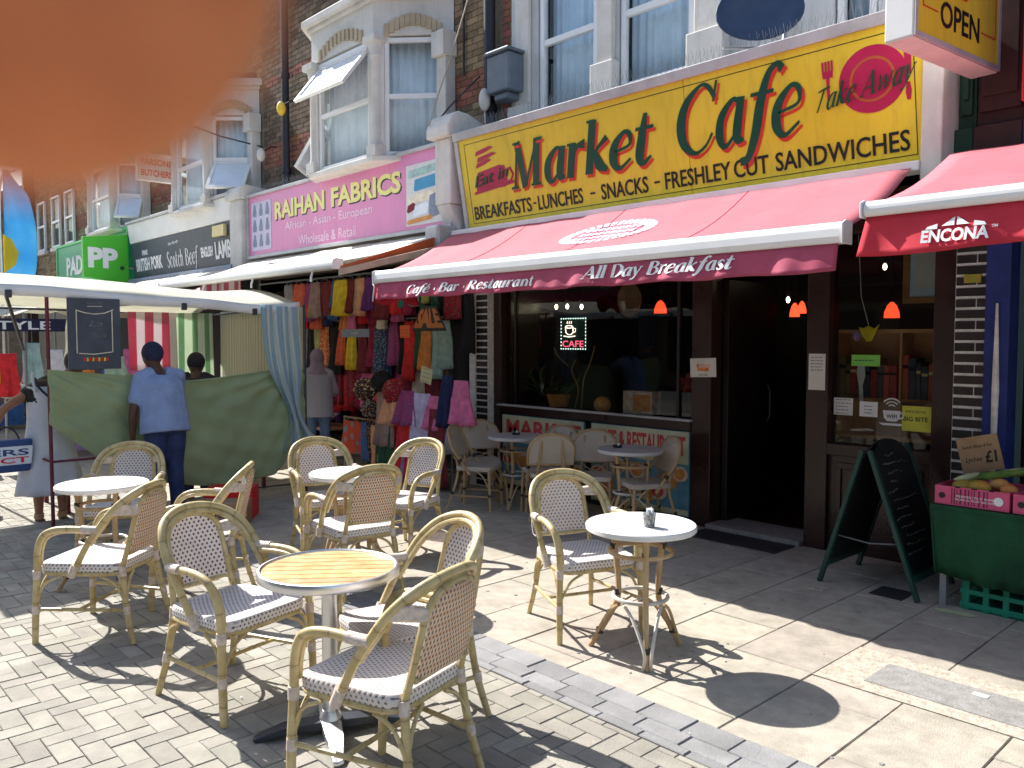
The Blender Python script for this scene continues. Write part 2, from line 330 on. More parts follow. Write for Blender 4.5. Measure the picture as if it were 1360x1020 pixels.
    def build(s,name,mats,parent=None,smooth=False,bevel=0,mods=None,local=False,autos=None):
        if isinstance(mats,str): mats=[mats]
        vs=s.v
        if parent is not None: off=Vector((0,0,0)) if local else wloc(parent); loc=Vector((0,0,0))
        else:
            xs=[p[0] for p in vs];ys=[p[1] for p in vs];zs=[p[2] for p in vs]
            off=Vector(((min(xs)+max(xs))/2,(min(ys)+max(ys))/2,min(zs))) if not local else Vector((0,0,0)); loc=off.copy()
        me=bpy.data.meshes.new(name); me.from_pydata([(p[0]-off[0],p[1]-off[1],p[2]-off[2]) for p in vs],[],s.f)
        for k in mats: me.materials.append(MATS[k])
        if len(mats)>1: me.polygons.foreach_set('material_index',s.m)
        if s.uv:
            ul=me.uv_layers.new(name='UVMap'); li=0
            for fi,f in enumerate(s.f):
                q=s.uv.get(fi)
                for k in range(len(f)):
                    if q: ul.data[li].uv=q[k]
                    li+=1
        me.update()
        o=bpy.data.objects.new(name,me); COL.objects.link(o); o.location=loc
        if parent is not None: o.parent=parent
        if smooth:
            me.polygons.foreach_set('use_smooth',[True]*len(me.polygons))
            if smooth=='auto':
                try: me.set_sharp_from_angle(angle=R(40))
                except Exception: pass
        if bevel:
            b=o.modifiers.new('b','BEVEL'); b.width=bevel; b.segments=2; b.limit_method='ANGLE'
        return o
def tag(o,label=None,cat=None,group=None,kind=None):
    if label: o['label']=label
    if cat: o['category']=cat
    if group: o['group']=group
    if kind: o['kind']=kind
    return o
def thing(name,loc,label,cat,group=None,rz=0,kind=None):
    e=bpy.data.objects.new(name,None); e.empty_display_size=.1; COL.objects.link(e); e.location=loc; e.rotation_euler=(0,0,rz)
    return tag(e,label,cat,group,kind)
def inst(name,me,parent,loc,rot=(0,0,0),scale=(1,1,1)):
    o=bpy.data.objects.new(name,me); COL.objects.link(o); o.parent=parent; o.location=loc; o.rotation_euler=rot; o.scale=scale; return o
def crom(P,k=6,closed=False):
    P=[Vector(p) for p in P]; N=len(P); out=[]
    for i in range(N if closed else N-1):
        p1=P[i];p2=P[(i+1)%N]; p0=P[(i-1)%N] if (closed or i>0) else p1*2-p2; p3=P[(i+2)%N] if (closed or i<N-2) else p2*2-p1
        for j in range(k):
            t=j/k; out.append(.5*((2*p1)+(p2-p0)*t+(2*p0-5*p1+4*p2-p3)*t*t+(3*p1-p0-3*p2+p3)*t**3))
    if not closed: out.append(P[-1])
    return out
def copy_tree(o,parent=None):
    c=o.copy(); COL.objects.link(c)
    if parent is not None: c.parent=parent
    for ch in o.children: copy_tree(ch,c)
    return c

# ------------------------------------------------------------------ lettering
_tc={}
def sans(s_,bold=0.0,space=1.0):
    k=(s_,bold,space)
    if k in _tc: return _tc[k]
    cu=bpy.data.curves.new('t','FONT'); cu.body=s_; cu.size=1; cu.offset=bold; cu.resolution_u=3; cu.space_character=space
    ob=bpy.data.objects.new('t',cu); me=bpy.data.meshes.new_from_object(ob)
    vs=[tuple(v.co) for v in me.vertices]; fs=[tuple(p.vertices) for p in me.polygons]
    bpy.data.objects.remove(ob); bpy.data.curves.remove(cu); bpy.data.meshes.remove(me)
    _tc[k]=(vs,fs); return vs,fs
def rib(P,k=7):
    # P: list of (x,y,w) -> ribbon polygon strip
    Q=crom([(p[0],p[1],p[2]) for p in P],k) if len(P)>2 else [Vector(p) for p in P]
    L=[];Rr=[]
    for i,q in enumerate(Q):
        a=Q[max(0,i-1)];b=Q[min(len(Q)-1,i+1)]; t=Vector((b.x-a.x,b.y-a.y)); t=t.normalized() if t.length>1e-6 else Vector((0,1)); n=Vector((-t.y,t.x))
        h=max(q.z,.012)/2; L.append((q.x+n.x*h,q.y+n.y*h)); Rr.append((q.x-n.x*h,q.y-n.y*h))
    return L,Rr
def S(y,x0,x1,w=.03): return [(x0,y,w),(x1,y,w)]
GLY={
'M':(.86,[[(.1,0,.035),(.13,.72,.035)],[(.13,.72,.12),(.40,.0,.12)],[(.40,0,.04),(.70,.72,.04)],[(.70,.72,.13),(.70,0,.13)],S(.012,0,.2),S(.708,.02,.17),S(.012,.58,.84),S(.708,.64,.84)]),
'a':(.50,[[(.40,.40,.05),(.27,.49,.045),(.10,.33,.10),(.09,.12,.11),(.20,0,.05),(.38,.16,.035)],[(.39,.50,.10),(.37,.10,.12),(.48,.03,.03)]]),
'r':(.40,[[(.12,.50,.115),(.10,0,.115)],[(.12,.28,.035),(.22,.44,.05),(.37,.46,.11)],S(.488,.0,.16)]),
'k':(.50,[[(.12,.76,.115),(.10,0,.115)],[(.12,.22,.035),(.26,.36,.04),(.42,.48,.07)],[(.20,.32,.05),(.30,.12,.12),(.47,.02,.05)],S(.75,.0,.16)]),
'e':(.46,[[(.10,.24,.03),(.37,.30,.035),(.37,.44,.06),(.25,.49,.045),(.09,.32,.11),(.09,.12,.115),(.22,.0,.05),(.42,.11,.03)]]),
't':(.36,[[(.18,.68,.05),(.15,.40,.11),(.13,.12,.12),(.20,.01,.06),(.34,.09,.03)],S(.485,.02,.34,.035)]),
'C':(.66,[[(.62,.56,.05),(.50,.69,.05),(.36,.72,.035),(.14,.56,.10),(.07,.34,.14),(.14,.12,.11),(.34,-.01,.045),(.52,.05,.03),(.62,.18,.03)],[(.63,.74,.03),(.60,.52,.03)]]),
'f':(.38,[[(.48,.68,.09),(.40,.745,.05),(.28,.66,.08),(.20,.40,.12),(.16,.08,.12),(.08,-.16,.09),(-.04,-.20,.08)],S(.485,.04,.38,.035)]),
'A':(.74,[[(.04,0,.035),(.36,.72,.035)],[(.34,.74,.12),(.62,0,.13)],S(.24,.16,.5,.035),S(.012,-.03,.15),S(.012,.5,.75)]),
'l':(.24,[[(.12,.75,.12),(.12,0,.12)],S(.74,.0,.16),S(.012,.02,.22)]),
'D':(.74,[[(.14,.72,.13),(.14,0,.13)],[(.1,.705,.03),(.4,.70,.04),(.62,.52,.12),(.66,.36,.14),(.6,.16,.12),(.38,.015,.04),(.1,.012,.03)]]),
'y':(.50,[[(.08,.48,.10),(.24,.04,.11)],[(.42,.48,.04),(.24,.02,.05),(.12,-.18,.05),(.02,-.18,.09)],S(.488,0,.16),S(.488,.34,.5)]),
'B':(.62,[[(.14,.72,.13),(.14,0,.13)],[(.1,.705,.03),(.34,.70,.04),(.48,.56,.11),(.34,.40,.04),(.1,.385,.03)],[(.2,.385,.03),(.4,.38,.04),(.54,.2,.13),(.38,.015,.04),(.1,.012,.03)]]),
's':(.38,[[(.32,.40,.04),(.2,.49,.05),(.09,.37,.10),(.2,.25,.11),(.31,.12,.10),(.18,.0,.05),(.05,.1,.04)]]),
'u':(.52,[[(.12,.49,.11),(.11,.14,.11),(.2,.01,.05),(.36,.12,.035)],[(.38,.49,.11),(.38,.06,.11),(.48,.03,.03)]]),
'n':(.52,[[(.12,.49,.11),(.12,0,.11)],[(.12,.3,.035),(.26,.48,.05),(.38,.36,.10),(.38,0,.11)]]),
'R':(.70,[[(.14,.72,.13),(.14,0,.13)],[(.1,.705,.03),(.36,.70,.04),(.52,.54,.12),(.36,.37,.04),(.1,.36,.03)],[(.3,.36,.08),(.46,.14,.13),(.64,.01,.06)],S(.012,.02,.26)]),
'é':(.46,[[(.10,.24,.03),(.37,.30,.035),(.37,.44,.06),(.25,.49,.045),(.09,.32,.11),(.09,.12,.115),(.22,.0,.05),(.42,.11,.03)],[(.24,.56,.05),(.36,.70,.07)]]),
'•':(.34,[[(.10,.26,.14),(.24,.26,.14)]]),' ':(.28,[]),
'S':(.5,[[(.44,.60,.04),(.28,.72,.05),(.10,.56,.11),(.26,.36,.12),(.44,.18,.11),(.24,0,.05),(.04,.14,.04)]]),
'c':(.42,[[(.38,.40,.07),(.24,.49,.045),(.09,.25,.115),(.22,.0,.05),(.40,.10,.03)]]),
'o':(.5,[[(.25,.49,.05),(.09,.25,.11),(.25,0,.05),(.41,.25,.11),(.25,.49,.05)]]),
'h':(.52,[[(.12,.75,.11),(.12,0,.11)],[(.12,.3,.035),(.26,.48,.05),(.38,.36,.10),(.38,0,.11)]]),
'T':(.6,[[(.02,.66,.05),(.3,.70,.07),(.6,.72,.05)],[(.32,.70,.08),(.26,.3,.08),(.2,0,.07)]]),
'w':(.7,[[(.06,.48,.07),(.16,.02,.08)],[(.16,.02,.04),(.34,.46,.04)],[(.34,.46,.07),(.44,.02,.08)],[(.44,.02,.04),(.64,.5,.05)]]),
'i':(.2,[[(.1,.48,.09),(.1,0,.09)],[(.1,.62,.09),(.1,.7,.09)]]),
}
def serif(s_,thick=1.0):
    vs=[];fs=[];x=0
    for ch in s_:
        adv,st=GLY[ch]
        for k,P in enumerate(st):
            L,Rr=rib([(p[0]+x,p[1],p[2]*thick) for p in P]); o=len(vs); z=.0004*(k+1)
            vs+= [(a[0],a[1],z) for a in L]+[(a[0],a[1],z) for a in Rr]; n=len(L)
            fs+= [(o+i,o+n+i,o+n+i+1,o+i+1) for i in range(n-1)]
        x+=adv
    return vs,fs
def letters(name,s_,mt,parent,org,ax,ay,W,H,serif_=False,shear=0,bold=0,d=.004,thick=1.0,base=None,space=1.0):
    """lettering W x H metres starting at org; ax/ay = text axes; raised d from the board"""
    vs,fs=serif(s_,thick) if serif_ else sans(s_,bold,space)
    if not vs: return None
    vs=[(x+shear*y,y,z) for x,y,z in vs]
    x0=min(v[0] for v in vs);x1=max(v[0] for v in vs); y0=min(v[1] for v in vs);y1=max(v[1] for v in vs)
    if base is not None: y0,y1=base
    org=Vector(org);ax=Vector(ax).normalized();ay=Vector(ay).normalized();az=ax.cross(ay)
    sx=W/(x1-x0); sy=H/(y1-y0); mb=MB()
    P=[org+ax*((v[0]-x0)*sx)+ay*((v[1]-y0)*sy)+az*(d+v[2]*2) for v in vs]
    Q=[p-az*(d*.8) for p in P]
    n=len(P); edges={}
    for f in fs:
        for i in range(len(f)):
            a,b=f[i],f[(i+1)%len(f)]; edges[(a,b)]=edges.get((a,b),0)+1
    side=[(a,b,b+n,a+n)[::-1] for (a,b) in edges if (b,a) not in edges]
    mb.add(P+Q,list(fs)+side)
    return mb.build(name,mt,parent)
# ------------------------------------------------------------------ ground, street and pavement
g=MB().box(-300,300,-120,300,-1,-.07).build('ground','asphalt'); tag(g,kind='structure')
road=MB().box(-60,12,-6,2.83,-.068,-.012).build('paved_street','joint'); tag(road,kind='structure')
pave=MB().box(-60,6,2.83,6.9,-.066,-.010).build('pavement','joint'); tag(pave,kind='structure')
def chamf(w,l,h,c=.004):
    mb=MB(); a,b=w/2,l/2
    vs=[(-a,-b,-h),(a,-b,-h),(a,b,-h),(-a,b,-h),(-a,-b,-c),(a,-b,-c),(a,b,-c),(-a,b,-c),(-a+c,-b+c,0),(a-c,-b+c,0),(a-c,b-c,0),(-a+c,b-c,0)]
    fs=[(8,9,10,11)]+[(i,(i+1)%4,(i+1)%4+4,i+4) for i in range(4)]+[(i+4,(i+1)%4+4,(i+1)%4+8,i+8) for i in range(4)]
    return vs,fs
def shared(name,vs,fs,mt):
    me=bpy.data.meshes.new(name); me.from_pydata(vs,[],fs); me.materials.append(MATS[mt]); me.update(); return me
def inview(x,y,z=0):
    d=Vector((x,y,z-1.75)); W=d.dot(fw)
    if W<.4: return 0
    u=680+1097*d.dot(rt)/W; v=510-1097*d.dot(upv)/W
    if u<-20 or u>1380 or v>1040 or v<-20: return 0
    return 1/W
def pieces(name,parent,items,base,mt,limit=300,zj=.0015):
    """items: (x,y,z,rz); the `limit` that show largest become single parts, the rest one part"""
    vs,fs=base; me=shared(name,vs,fs,mt)
    sc=sorted(range(len(items)),key=lambda i:-inview(*items[i][:3]))
    top=set(sc[:limit]); off=wloc(parent); rest=MB(); rr=random.Random(5)
    for i,(x,y,z,rz) in enumerate(items):
        dz=rr.uniform(-zj,zj); tx=rr.uniform(-.006,.006); ty=rr.uniform(-.006,.006); rj=rz+rr.uniform(-.008,.008)
        if i in top and inview(x,y,z)>0: inst(name,me,parent,Vector((x,y,z+dz))-off,(tx,ty,rj))
        else:
            c,s_=math.cos(rj),math.sin(rj)
            rest.add([(x+c*a-s_*b,y+s_*a+c*b,z+dz+h+a*ty) for a,b,h in vs],fs)
    if rest.v: tag(rest.build(name,mt,parent),kind='stuff')
# herringbone pavers
items=[]; U=.100; cutp={}
for i in range(-150,10):
    for j in range(-30,29):
        k=(i-j)%4
        if k==0:
            x=(i+1)*U; y=(j+.5)*U; rz=math.pi/2
        elif k==3:
            x=(i+.5)*U; y=(j+1)*U; rz=0
        else: continue
        top=y+(U if rz==0 else U/2)
        if top>2.841:
            b_=y-(U if rz==0 else U/2); L_=2.836-b_
            if L_>.02: cutp.setdefault((round(L_,3),rz==0),[]).append((x,(b_+2.836)/2,0,0))
            continue
        items.append((x,y,0,rz))
cutm=MB()
for (L_,vert),lst in cutp.items():
    vs_,fs2=chamf((U if vert else 2*U)-.0035,L_-.003,.04,.0028)
    for (x,y,z,r_) in lst: cutm.add([(x+a,y+b,z+c) for a,b,c in vs_],fs2)
tag(cutm.build('cut_paver','paver',road),kind='stuff')
pieces('paver',road,items,chamf(U-.0035,2*U-.0035,.04,.0028),'paver',300,.0022)
# half pavers closing the edge
# kerb setts: three rows
it=[];x=-16.0;rr=random.Random(3)
rows=[(3.078,.145),(2.945,.105),(2.862,.048)]
for ri,(yc,wd) in enumerate(rows):
    x=-14+.07*ri; sz=[]
    lst=[]
    while x<3: lst.append((x,yc,.0065,0)); x+=.245
    pieces('kerb_sett',pave,lst,chamf(.2405,wd+.004,.04,.004),'sett',95,.003)
# flags: courses .467 wide, .75 long, cut round the long cover
flag=[];small=[];rr=random.Random(9); W0=.467
for c in range(-45,8):
    xa=-2.02+c*W0; y=3.16-(.13 if c%2 else .60)+.0
    y=4.05-.75*2 if c%2 else 4.52-.75*2
    while y<6.75:
        ya,yb=max(y,3.156),min(y+.75,6.86); y+=.75
        if yb-ya<.06: continue
        parts_=[(ya,yb)]
        if xa+W0/2>-1.93: parts_=[(ya,min(yb,4.03)),(max(ya,4.605),yb)]
        for (p_,q_) in parts_:
            if q_-p_>.05: flag.append((xa+W0/2,(p_+q_)/2,.001,0,q_-p_))
bylen={}
for f_ in flag: bylen.setdefault(round(f_[4],3),[]).append(f_[:4])
n=0
for L_,lst in bylen.items(): pieces('paving_slab',pave,lst,chamf(W0-.006,L_-.006,.04,.004),'slab',max(10,int(300*len(lst)/len(flag))-4),.0015)
# long service cover in rough concrete
cv=MB().box(-2.016,.9,4.035,4.60,-.04,.0035).build('cover_surround','concrete',pave)
cv=MB().box(-1.80,.8,4.145,4.46,-.03,.008).build('service_cover','cover_grey',pave,bevel=.003)
MB().box(-1.36,-1.29,4.36,4.40,0,.011).build('cover_plate','paper',pave)
MB().box(-2.42,-2.20,5.62,5.86,-.03,.006).build('drain_cover','iron',pave)
MB().box(-2.77,-2.66,5.43,5.53,-.03,.007).build('stop_tap_cover','concrete',pave)
# small dark spots (gum) and litter
gm=MB(); rr=random.Random(12)
for i in range(110):
    x,y=rr.uniform(-7,-.8),rr.uniform(3.2,6.2); r=rr.uniform(.006,.016); gm.lathe([(r,.0015),(r*.8,.0045)],x,y,7)
tag(gm.build('chewing_gum','cover_grey',pave),kind='stuff')
lt=MB()
for i in range(46):
    x,y=rr.uniform(-8,-1),rr.uniform(1,6.4); a=rr.uniform(0,3.14); s_=rr.uniform(.006,.016)
    lt.obox((x,y,.008),(s_,s_*.6,.003),Matrix.Rotation(a,3,'Z'))
tag(lt.build('litter','paper'),'scraps of pale litter scattered over the paving','litter',kind='stuff')
lf=MB()
lf.prism([(0,0),(.06,.03),(.13,.02),(.2,.035),(.24,.0),(.2,-.035),(.11,-.03),(.05,-.04)],(-1.98,5.60,.006),(1,.1,0),(-.1,1,0),(0,0,1),.004).build('lettuce_leaf','leaf_litter')
tag(bpy.data.objects['lettuce_leaf'],'pale green flattened leaf lying on the pavement before the green crate','leaf')

# ------------------------------------------------------------------ buildings
def brick_field(parent,x0,x1,z0,z1,y,bands=(),holes=(),mt='stock_brick',limit=60):
    rows=int((z1-z0)/.078); L_=.223
    A={mt:[], 'red_brick':[]}
    for r in range(rows):
        z=z0+.039+r*.078; x=x0+(.0 if r%2 else -.11)
        while x<x1:
            a=max(x,x0);b=min(x+L_,x1); x+=L_
            if b-a<.06: continue
            xc=(a+b)/2
            if any(h[0]-.02<xc<h[1]+.02 and h[2]<z<h[3] for h in holes): continue
            k='red_brick' if any(b0<z<b1 for b0,b1 in bands) else mt
            A[k].append((xc,z,b-a))
    for k,l in A.items():
        if not l: continue
        full=[q for q in l if q[2]>L_-.01]; cut=[q for q in l if q[2]<=L_-.01]
        me=None; rest=MB(); off=wloc(parent)
        def vsf(w): a=(w-.011)/2; return [(-a,.02,-.0335),(a,.02,-.0335),(a,.02,.0335),(-a,.02,.0335),(-a,0,-.0335),(a,0,-.0335),(a,0,.0335),(-a,0,.0335)],[(4,5,6,7),(0,1,5,4),(1,2,6,5),(2,3,7,6),(3,0,4,7)]
        bv,bf=vsf(L_); me=shared('brick',bv,bf,k); rr=random.Random(int(x0*10))
        sc=sorted(full,key=lambda q:-inview(q[0],y,q[1])); lim=limit
        for i,q in enumerate(sc):
            if i<lim and inview(q[0],y,q[1])>0: inst('brick',me,parent,Vector((q[0],y-.006+rr.uniform(-.002,.002),q[1]))-off)
            else: rest.add([(q[0]+p[0],y-.006+p[1],q[1]+p[2]) for p in bv],bf)
        for q in cut:
            b2,f2=vsf(q[2]); rest.add([(q[0]+p[0],y-.006+p[1],q[1]+p[2]) for p in b2],f2)
        if rest.v: tag(rest.build('brick',k,parent),kind='stuff')
def frame_rect(mb,o,ax,ay,az,x0,x1,z0,z1,t=.06,d=.06):
    def b(a0,a1,c0,c1): mb.prism([(a0,c0),(a1,c0),(a1,c1),(a0,c1)],o,ax,ay,az,d)
    b(x0,x1,z0,z0+t);b(x0,x1,z1-t,z1);b(x0,x0+t,z0+t,z1-t);b(x1-t,x1,z0+t,z1-t)
def window(parent,o,ax,w,z0,z1,bar=None,cm='curtain',t=.055,openp=None,depth=.06,glass='glass',cseed=1):
    """window in the plane through o along horizontal ax; outward normal = ax x z"""
    o=Vector(o);ax=Vector(ax).normalized();az_=ax.cross(Vector((0,0,1)))
    zz=Vector((0,0,1)); mb=MB(); frame_rect(mb,o,ax,zz,az_,0,w,z0,z1,t,depth)
    if bar: mb.prism([(t,bar-t*.55),(w-t,bar-t*.55),(w-t,bar+t*.55),(t,bar+t*.55)],o,ax,zz,az_,depth*.95)
    f=mb.build('window','upvc',parent,bevel=.006)
    segs=[(z0+t,bar-t*.55),(bar+t*.55,z1-t)] if bar else [(z0+t,z1-t)]
    for k,(a,b) in enumerate(segs):
        if openp is not None and k==openp[0]:
            # top hung casement swung outwards
            ang=openp[1]; H=b-a; dv=(-zz*math.cos(ang)+az_*math.sin(ang)); top=o+az_*depth+zz*b
            nrm=ax.cross(dv)
            m2=MB(); 
            frame_rect(m2,top,ax,dv,nrm,t*.4,w-t*.4,-.01,H+.02,.055,.045); cf=m2.build('casement','upvc',f,bevel=.005)
            MB().prism([(t,.05),(w-t,.05),(w-t,H-.03),(t,H-.03)],top+nrm*.02,ax,dv,nrm,.006).build('pane','pane_open' if 'pane_open' in MATS else glass,f)
        else:
            MB().prism([(t,a),(w-t,a),(w-t,b),(t,b)],o+az_*.012,ax,zz,az_,.006).build('pane',glass,f)
    rr=random.Random(cseed); ph=rr.uniform(0,6)
    mb=MB(); nn=int(w/.018)
    def fn(u,v):
        return o-az_*(.14+.014*math.sin(u*w*62+ph)+.01*math.sin(u*w*23+ph*2))+ax*(u*w)+zz*(z0+(z1-z0)*v)
    mb.sheet(fn,nn,2,tuple(-az_*.004)).build('curtain',cm,f,smooth=True)
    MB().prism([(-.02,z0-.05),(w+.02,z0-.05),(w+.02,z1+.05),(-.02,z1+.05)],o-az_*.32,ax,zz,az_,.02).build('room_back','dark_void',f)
    return f
mat('pane_open',(.72,.78,.86),.12,.05,2,spec=.8)
def roof(parent,x0,x1,z):
    mb=MB(); mb.prism([(6.45,z),(6.45,z+.12),(9.6,z+2.1),(12.6,z+.12),(12.6,z)],(x0,0,0),(0,1,0),(0,0,1),(1,0,0),x1-x0)
    rf=mb.build('roof','slate',parent)
    c=MB().box(x0+.05,x0+.65,8.3,9.3,z+1.0,z+3.0); 
    for k in range(2): c.lathe([(.12,z+3.0),(.10,z+3.35)],x0+.35,8.55+.5*k,10)
    c.build('chimney','brown_brick',rf)
def column(mb,x,y,z0,z1,r=.075):
    mb.box(x-r*1.35,x+r*1.35,y-r*1.35,y+r*1.35,z0,z0+.14); mb.lathe([(r*1.25,z0+.14),(r,z0+.2),(r*.95,z1-.28),(r*1.25,z1-.24),(r*1.05,z1-.2),(r*1.6,z1-.08)],x,y,14)
    mb.box(x-r*1.7,x+r*1.7,y-r*1.7,y+r*1.7,z1-.08,z1)
def bay(parent,xa,xb,cant,z0,z1,opens,curt='curtain',yf=5.9,yw=6.585):
    """front face from xa to xb, canted sides running back to the wall"""
    A=[(xa-cant,yw),(xa,yf),(xb,yf),(xb+cant,yw)]
    def slab(mb,za,zb,out):
        q=[(xa-cant-out*1.0,yw),(xa-out*.5,yf-out),(xb+out*.5,yf-out),(xb+cant+out*1.0,yw)]
        mb.prism(q,(0,0,za),(1,0,0),(0,1,0),(0,0,1),zb-za)
    s_=MB(); slab(s_,z0-.05,z0+.02,.05); s_.build('sill','stone_white',parent,bevel=.01)
    hd=MB(); slab(hd,z1,z1+.42,.0); hd.build('bay_head','stone_white',parent)
    c=MB(); slab(c,z1+.42,z1+.47,.05); slab(c,z1+.47,z1+.56,.12); slab(c,z1+.56,z1+.60,.07); c.build('cornice','stone_white',parent,bevel=.008)
    ro=MB(); slab(ro,z1+.60,z1+.72,-.08); ro.build('bay_roof','slate',parent)
    # columns at the corners
    for k,(x,y) in enumerate([(xa-.0,yf+.05),(xb-.02,yf+.06)]):
        mb=MB(); column(mb,x,y,z0+.02,z1); mb.build('column','stone_white',parent,smooth='auto')
    for x,sg in ((xa-cant+.06,1),(xb+cant-.06,-1)):
        mb=MB(); mb.box(x-.09,x+.09,yw-.16,yw+.0,z0+.02,z1-.3); mb.box(x-.12,x+.12,yw-.22,yw,z1-.3,z1); mb.build('pilaster','stone_white',parent,bevel=.008)
    # lintel arches (rows of small dentils)
    segs=[((xa,yf),(xb,yf),0),((xb,yf),(xb+cant,yw),1),((xa-cant,yw),(xa,yf),2)]
    for (p,q,i) in segs:
        p=Vector((*p,0));q=Vector((*q,0));ax=(q-p).normalized();Lh=(q-p).length; nrm=ax.cross(Vector((0,0,1)))
        arch=MB(); nd=11
        for k in range(nd):
            t=(k+.5)/nd; x=Lh*(.14+.72*t); zc=z1+.02+.14*math.sin(math.pi*t)
            arch.prism([(x-.035,zc-.05),(x+.028,zc-.05),(x+.028,zc+.09),(x-.035,zc+.09)],p+nrm*0,ax,(0,0,1),nrm,.03)
        arch.build('arch','lintel_ochre',parent,bevel=.004)
        inset=.13; bz=z0+(z1-z0)*.51
        window(parent,p+ax*inset-nrm*.09,ax,Lh-2*inset,z0+.03,z1-.02,bz,curt,openp=opens.get(i),cseed=i)
        for (ua,ub) in ((0,inset),(Lh-inset,Lh)): MB().prism([(ua,z0),(ub,z0),(ub,z1),(ua,z1)],p-nrm*.1,ax,(0,0,1),nrm,.09).build('mullion','stone_white',parent)
def drainpipe(parent,x,z0,z1,y=6.50,r=.05):
    mb=MB().tube([(x,y,z0),(x,y,z1)],r,10)
    for z in (z0+.5,z0+2,z0+3.5): mb.lathe([(r*1.25,z),(r*1.25,z+.08)],x,y,10)
    return mb.build('drainpipe','pipe_black',parent,smooth='auto')
def spikes(mb,x0,x1,y,z,step=.045,h=.11):
    x=x0;r_=random.Random(2)
    while x<x1:
        for a in (-.05,.0,.05): mb.tube([(x,y,z),(x+r_.uniform(-.012,.012),y+a,z+h)],.0016,3)
        x+=step

# --- cafe building
cafe=thing('cafe_building',(-4.8,6.6,0),'market cafe with white rendered upper wall and brown front under the yellow sign','building')
Y=6.6
up=MB().box(-7.05,-2.30,Y,12,2.95,9.5)
wl=MB()
xs=[(-7.05,-6.62),(-5.74,-5.47),(-4.56,-3.22),(-2.86,-2.32)]
for a,b in xs: wl.box(a,b,Y-.02,Y+.14,4.0,6.6)
for a,b in ((-6.62,-5.74),(-5.47,-4.56),(-3.22,-2.86)): wl.box(a,b,Y-.02,Y+.14,6.2,6.6); wl.box(a,b,Y-.02,Y+.14,4.0,4.22)
wl.box(-7.05,-2.32,Y-.02,Y+.14,6.6,9.5)
wl.build('wall','render_white',cafe)
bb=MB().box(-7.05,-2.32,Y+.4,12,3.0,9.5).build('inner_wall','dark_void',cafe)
for a,b,zl in ((-6.60,-5.76,4.24),(-5.45,-4.58,4.26),(-3.20,-2.88,4.2)):
    window(cafe,(a,Y+.05,0),(1,0,0),b-a,zl,6.18,5.0,'curtain',t=.06,cseed=int(-a*10))
m_=MB()
for x,wd in ((-5.605,.20),(-4.38,.30)):
    m_.box(x-wd/2,x+wd/2,Y-.09,Y-.022,4.55,6.6); m_.box(x-wd/2-.05,x+wd/2+.05,Y-.14,Y-.022,4.0,4.55)
m_.box(-7.03,-6.72,Y-.11,Y-.022,4.0,4.38); m_.box(-6.95,-6.72,Y-.07,Y-.022,4.38,6.6)
m_.build('window_pier','stone_white',cafe,bevel=.012)
m_=MB().box(-6.72,-2.32,Y-.16,Y-.023,3.95,4.12).build('sill','stone_white',cafe,bevel=.01)
roof(cafe,-7.05,-2.3,9.5)
# brick strip with downpipe between cafe and fabric shop
st=thing('brick_party_wall',(-7.4,6.6,0),'strip of yellow brick with a red band between the bay and the cafe','wall')
MB().box(-8.10,-7.05,Y+.004,7.0,2.9,9.5).build('mortar_bed','mortar',st)
brick_field(st,-8.10,-7.46,3.9,8.2,Y,bands=[(4.62,4.96)],limit=90)
brick_field(st,-7.22,-7.05,3.9,8.2,Y,bands=[(3.8,9)],limit=30)
drainpipe(st,-7.34,3.9,9.2,6.5,.07)
mb=MB().tube([(-7.88,6.56,4.95),(-7.88,6.56,8)],.014,6).build('conduit','pipe_black',st)
t=thing('alarm_box',(-6.98,6.35,4.43),'blue grey meter box on the wall above the left end of the cafe sign','box')
MB().box(-7.17,-6.80,6.30,6.57,4.52,4.93).build('housing','box_grey',t,bevel=.02); MB().box(-7.19,-6.78,6.27,6.575,4.94,4.975).build('lid','box_grey',t,bevel=.01)
MB().box(-7.1,-6.87,6.35,6.55,4.44,4.515).build('outlet','box_grey',t,bevel=.02)
t=MB(); t.ell((-7.27,6.36,4.50),(.07,.07,.13)); t.tube([(-7.27,6.36,4.38),(-7.25,6.36,4.1)],.008,5); tag(t.build('wall_lamp','stone_white',smooth=True),'small pale globe light beside the downpipe over the cafe sign','lamp')
wr=MB().tube(crom([(-7.18,6.35,6.4),(-7.5,6.1,5.1),(-7.62,5.96,4.55),(-7.72,5.9,4.2)],6),.008,5); tag(wr.build('cable','beige_bar',smooth=True),'thin cable hanging down the brick strip to the stone block','cable')
wr=MB().tube(crom([(-7.4,6.4,4.8),(-7.55,6.1,4.45),(-7.8,5.93,4.12)],6),.010,5); tag(wr.build('cable','pipe_black',smooth=True),'short black cable draped over the stone block left of the cafe sign','cable')
# stone console at left end of cafe sign
t=MB(); t.box(-7.72,-7.42,5.98,6.6,3.3,4.05)
t.prism([(5.9,4.05),(5.9,4.16),(5.95,4.28),(6.05,4.34),(6.2,4.33),(6.6,4.18),(6.6,4.05)],(-7.78,0,0),(0,1,0),(0,0,1),(1,0,0),.42)
t.prism([(5.98,3.3),(6.14,3.0),(6.6,2.9),(6.6,3.3)],(-7.70,0,0),(0,1,0),(0,0,1),(1,0,0),.26)
tag(t.build('console_block','stone_white',bevel=.02),'rounded white stone console between the pink sign and the cafe sign','stone block')

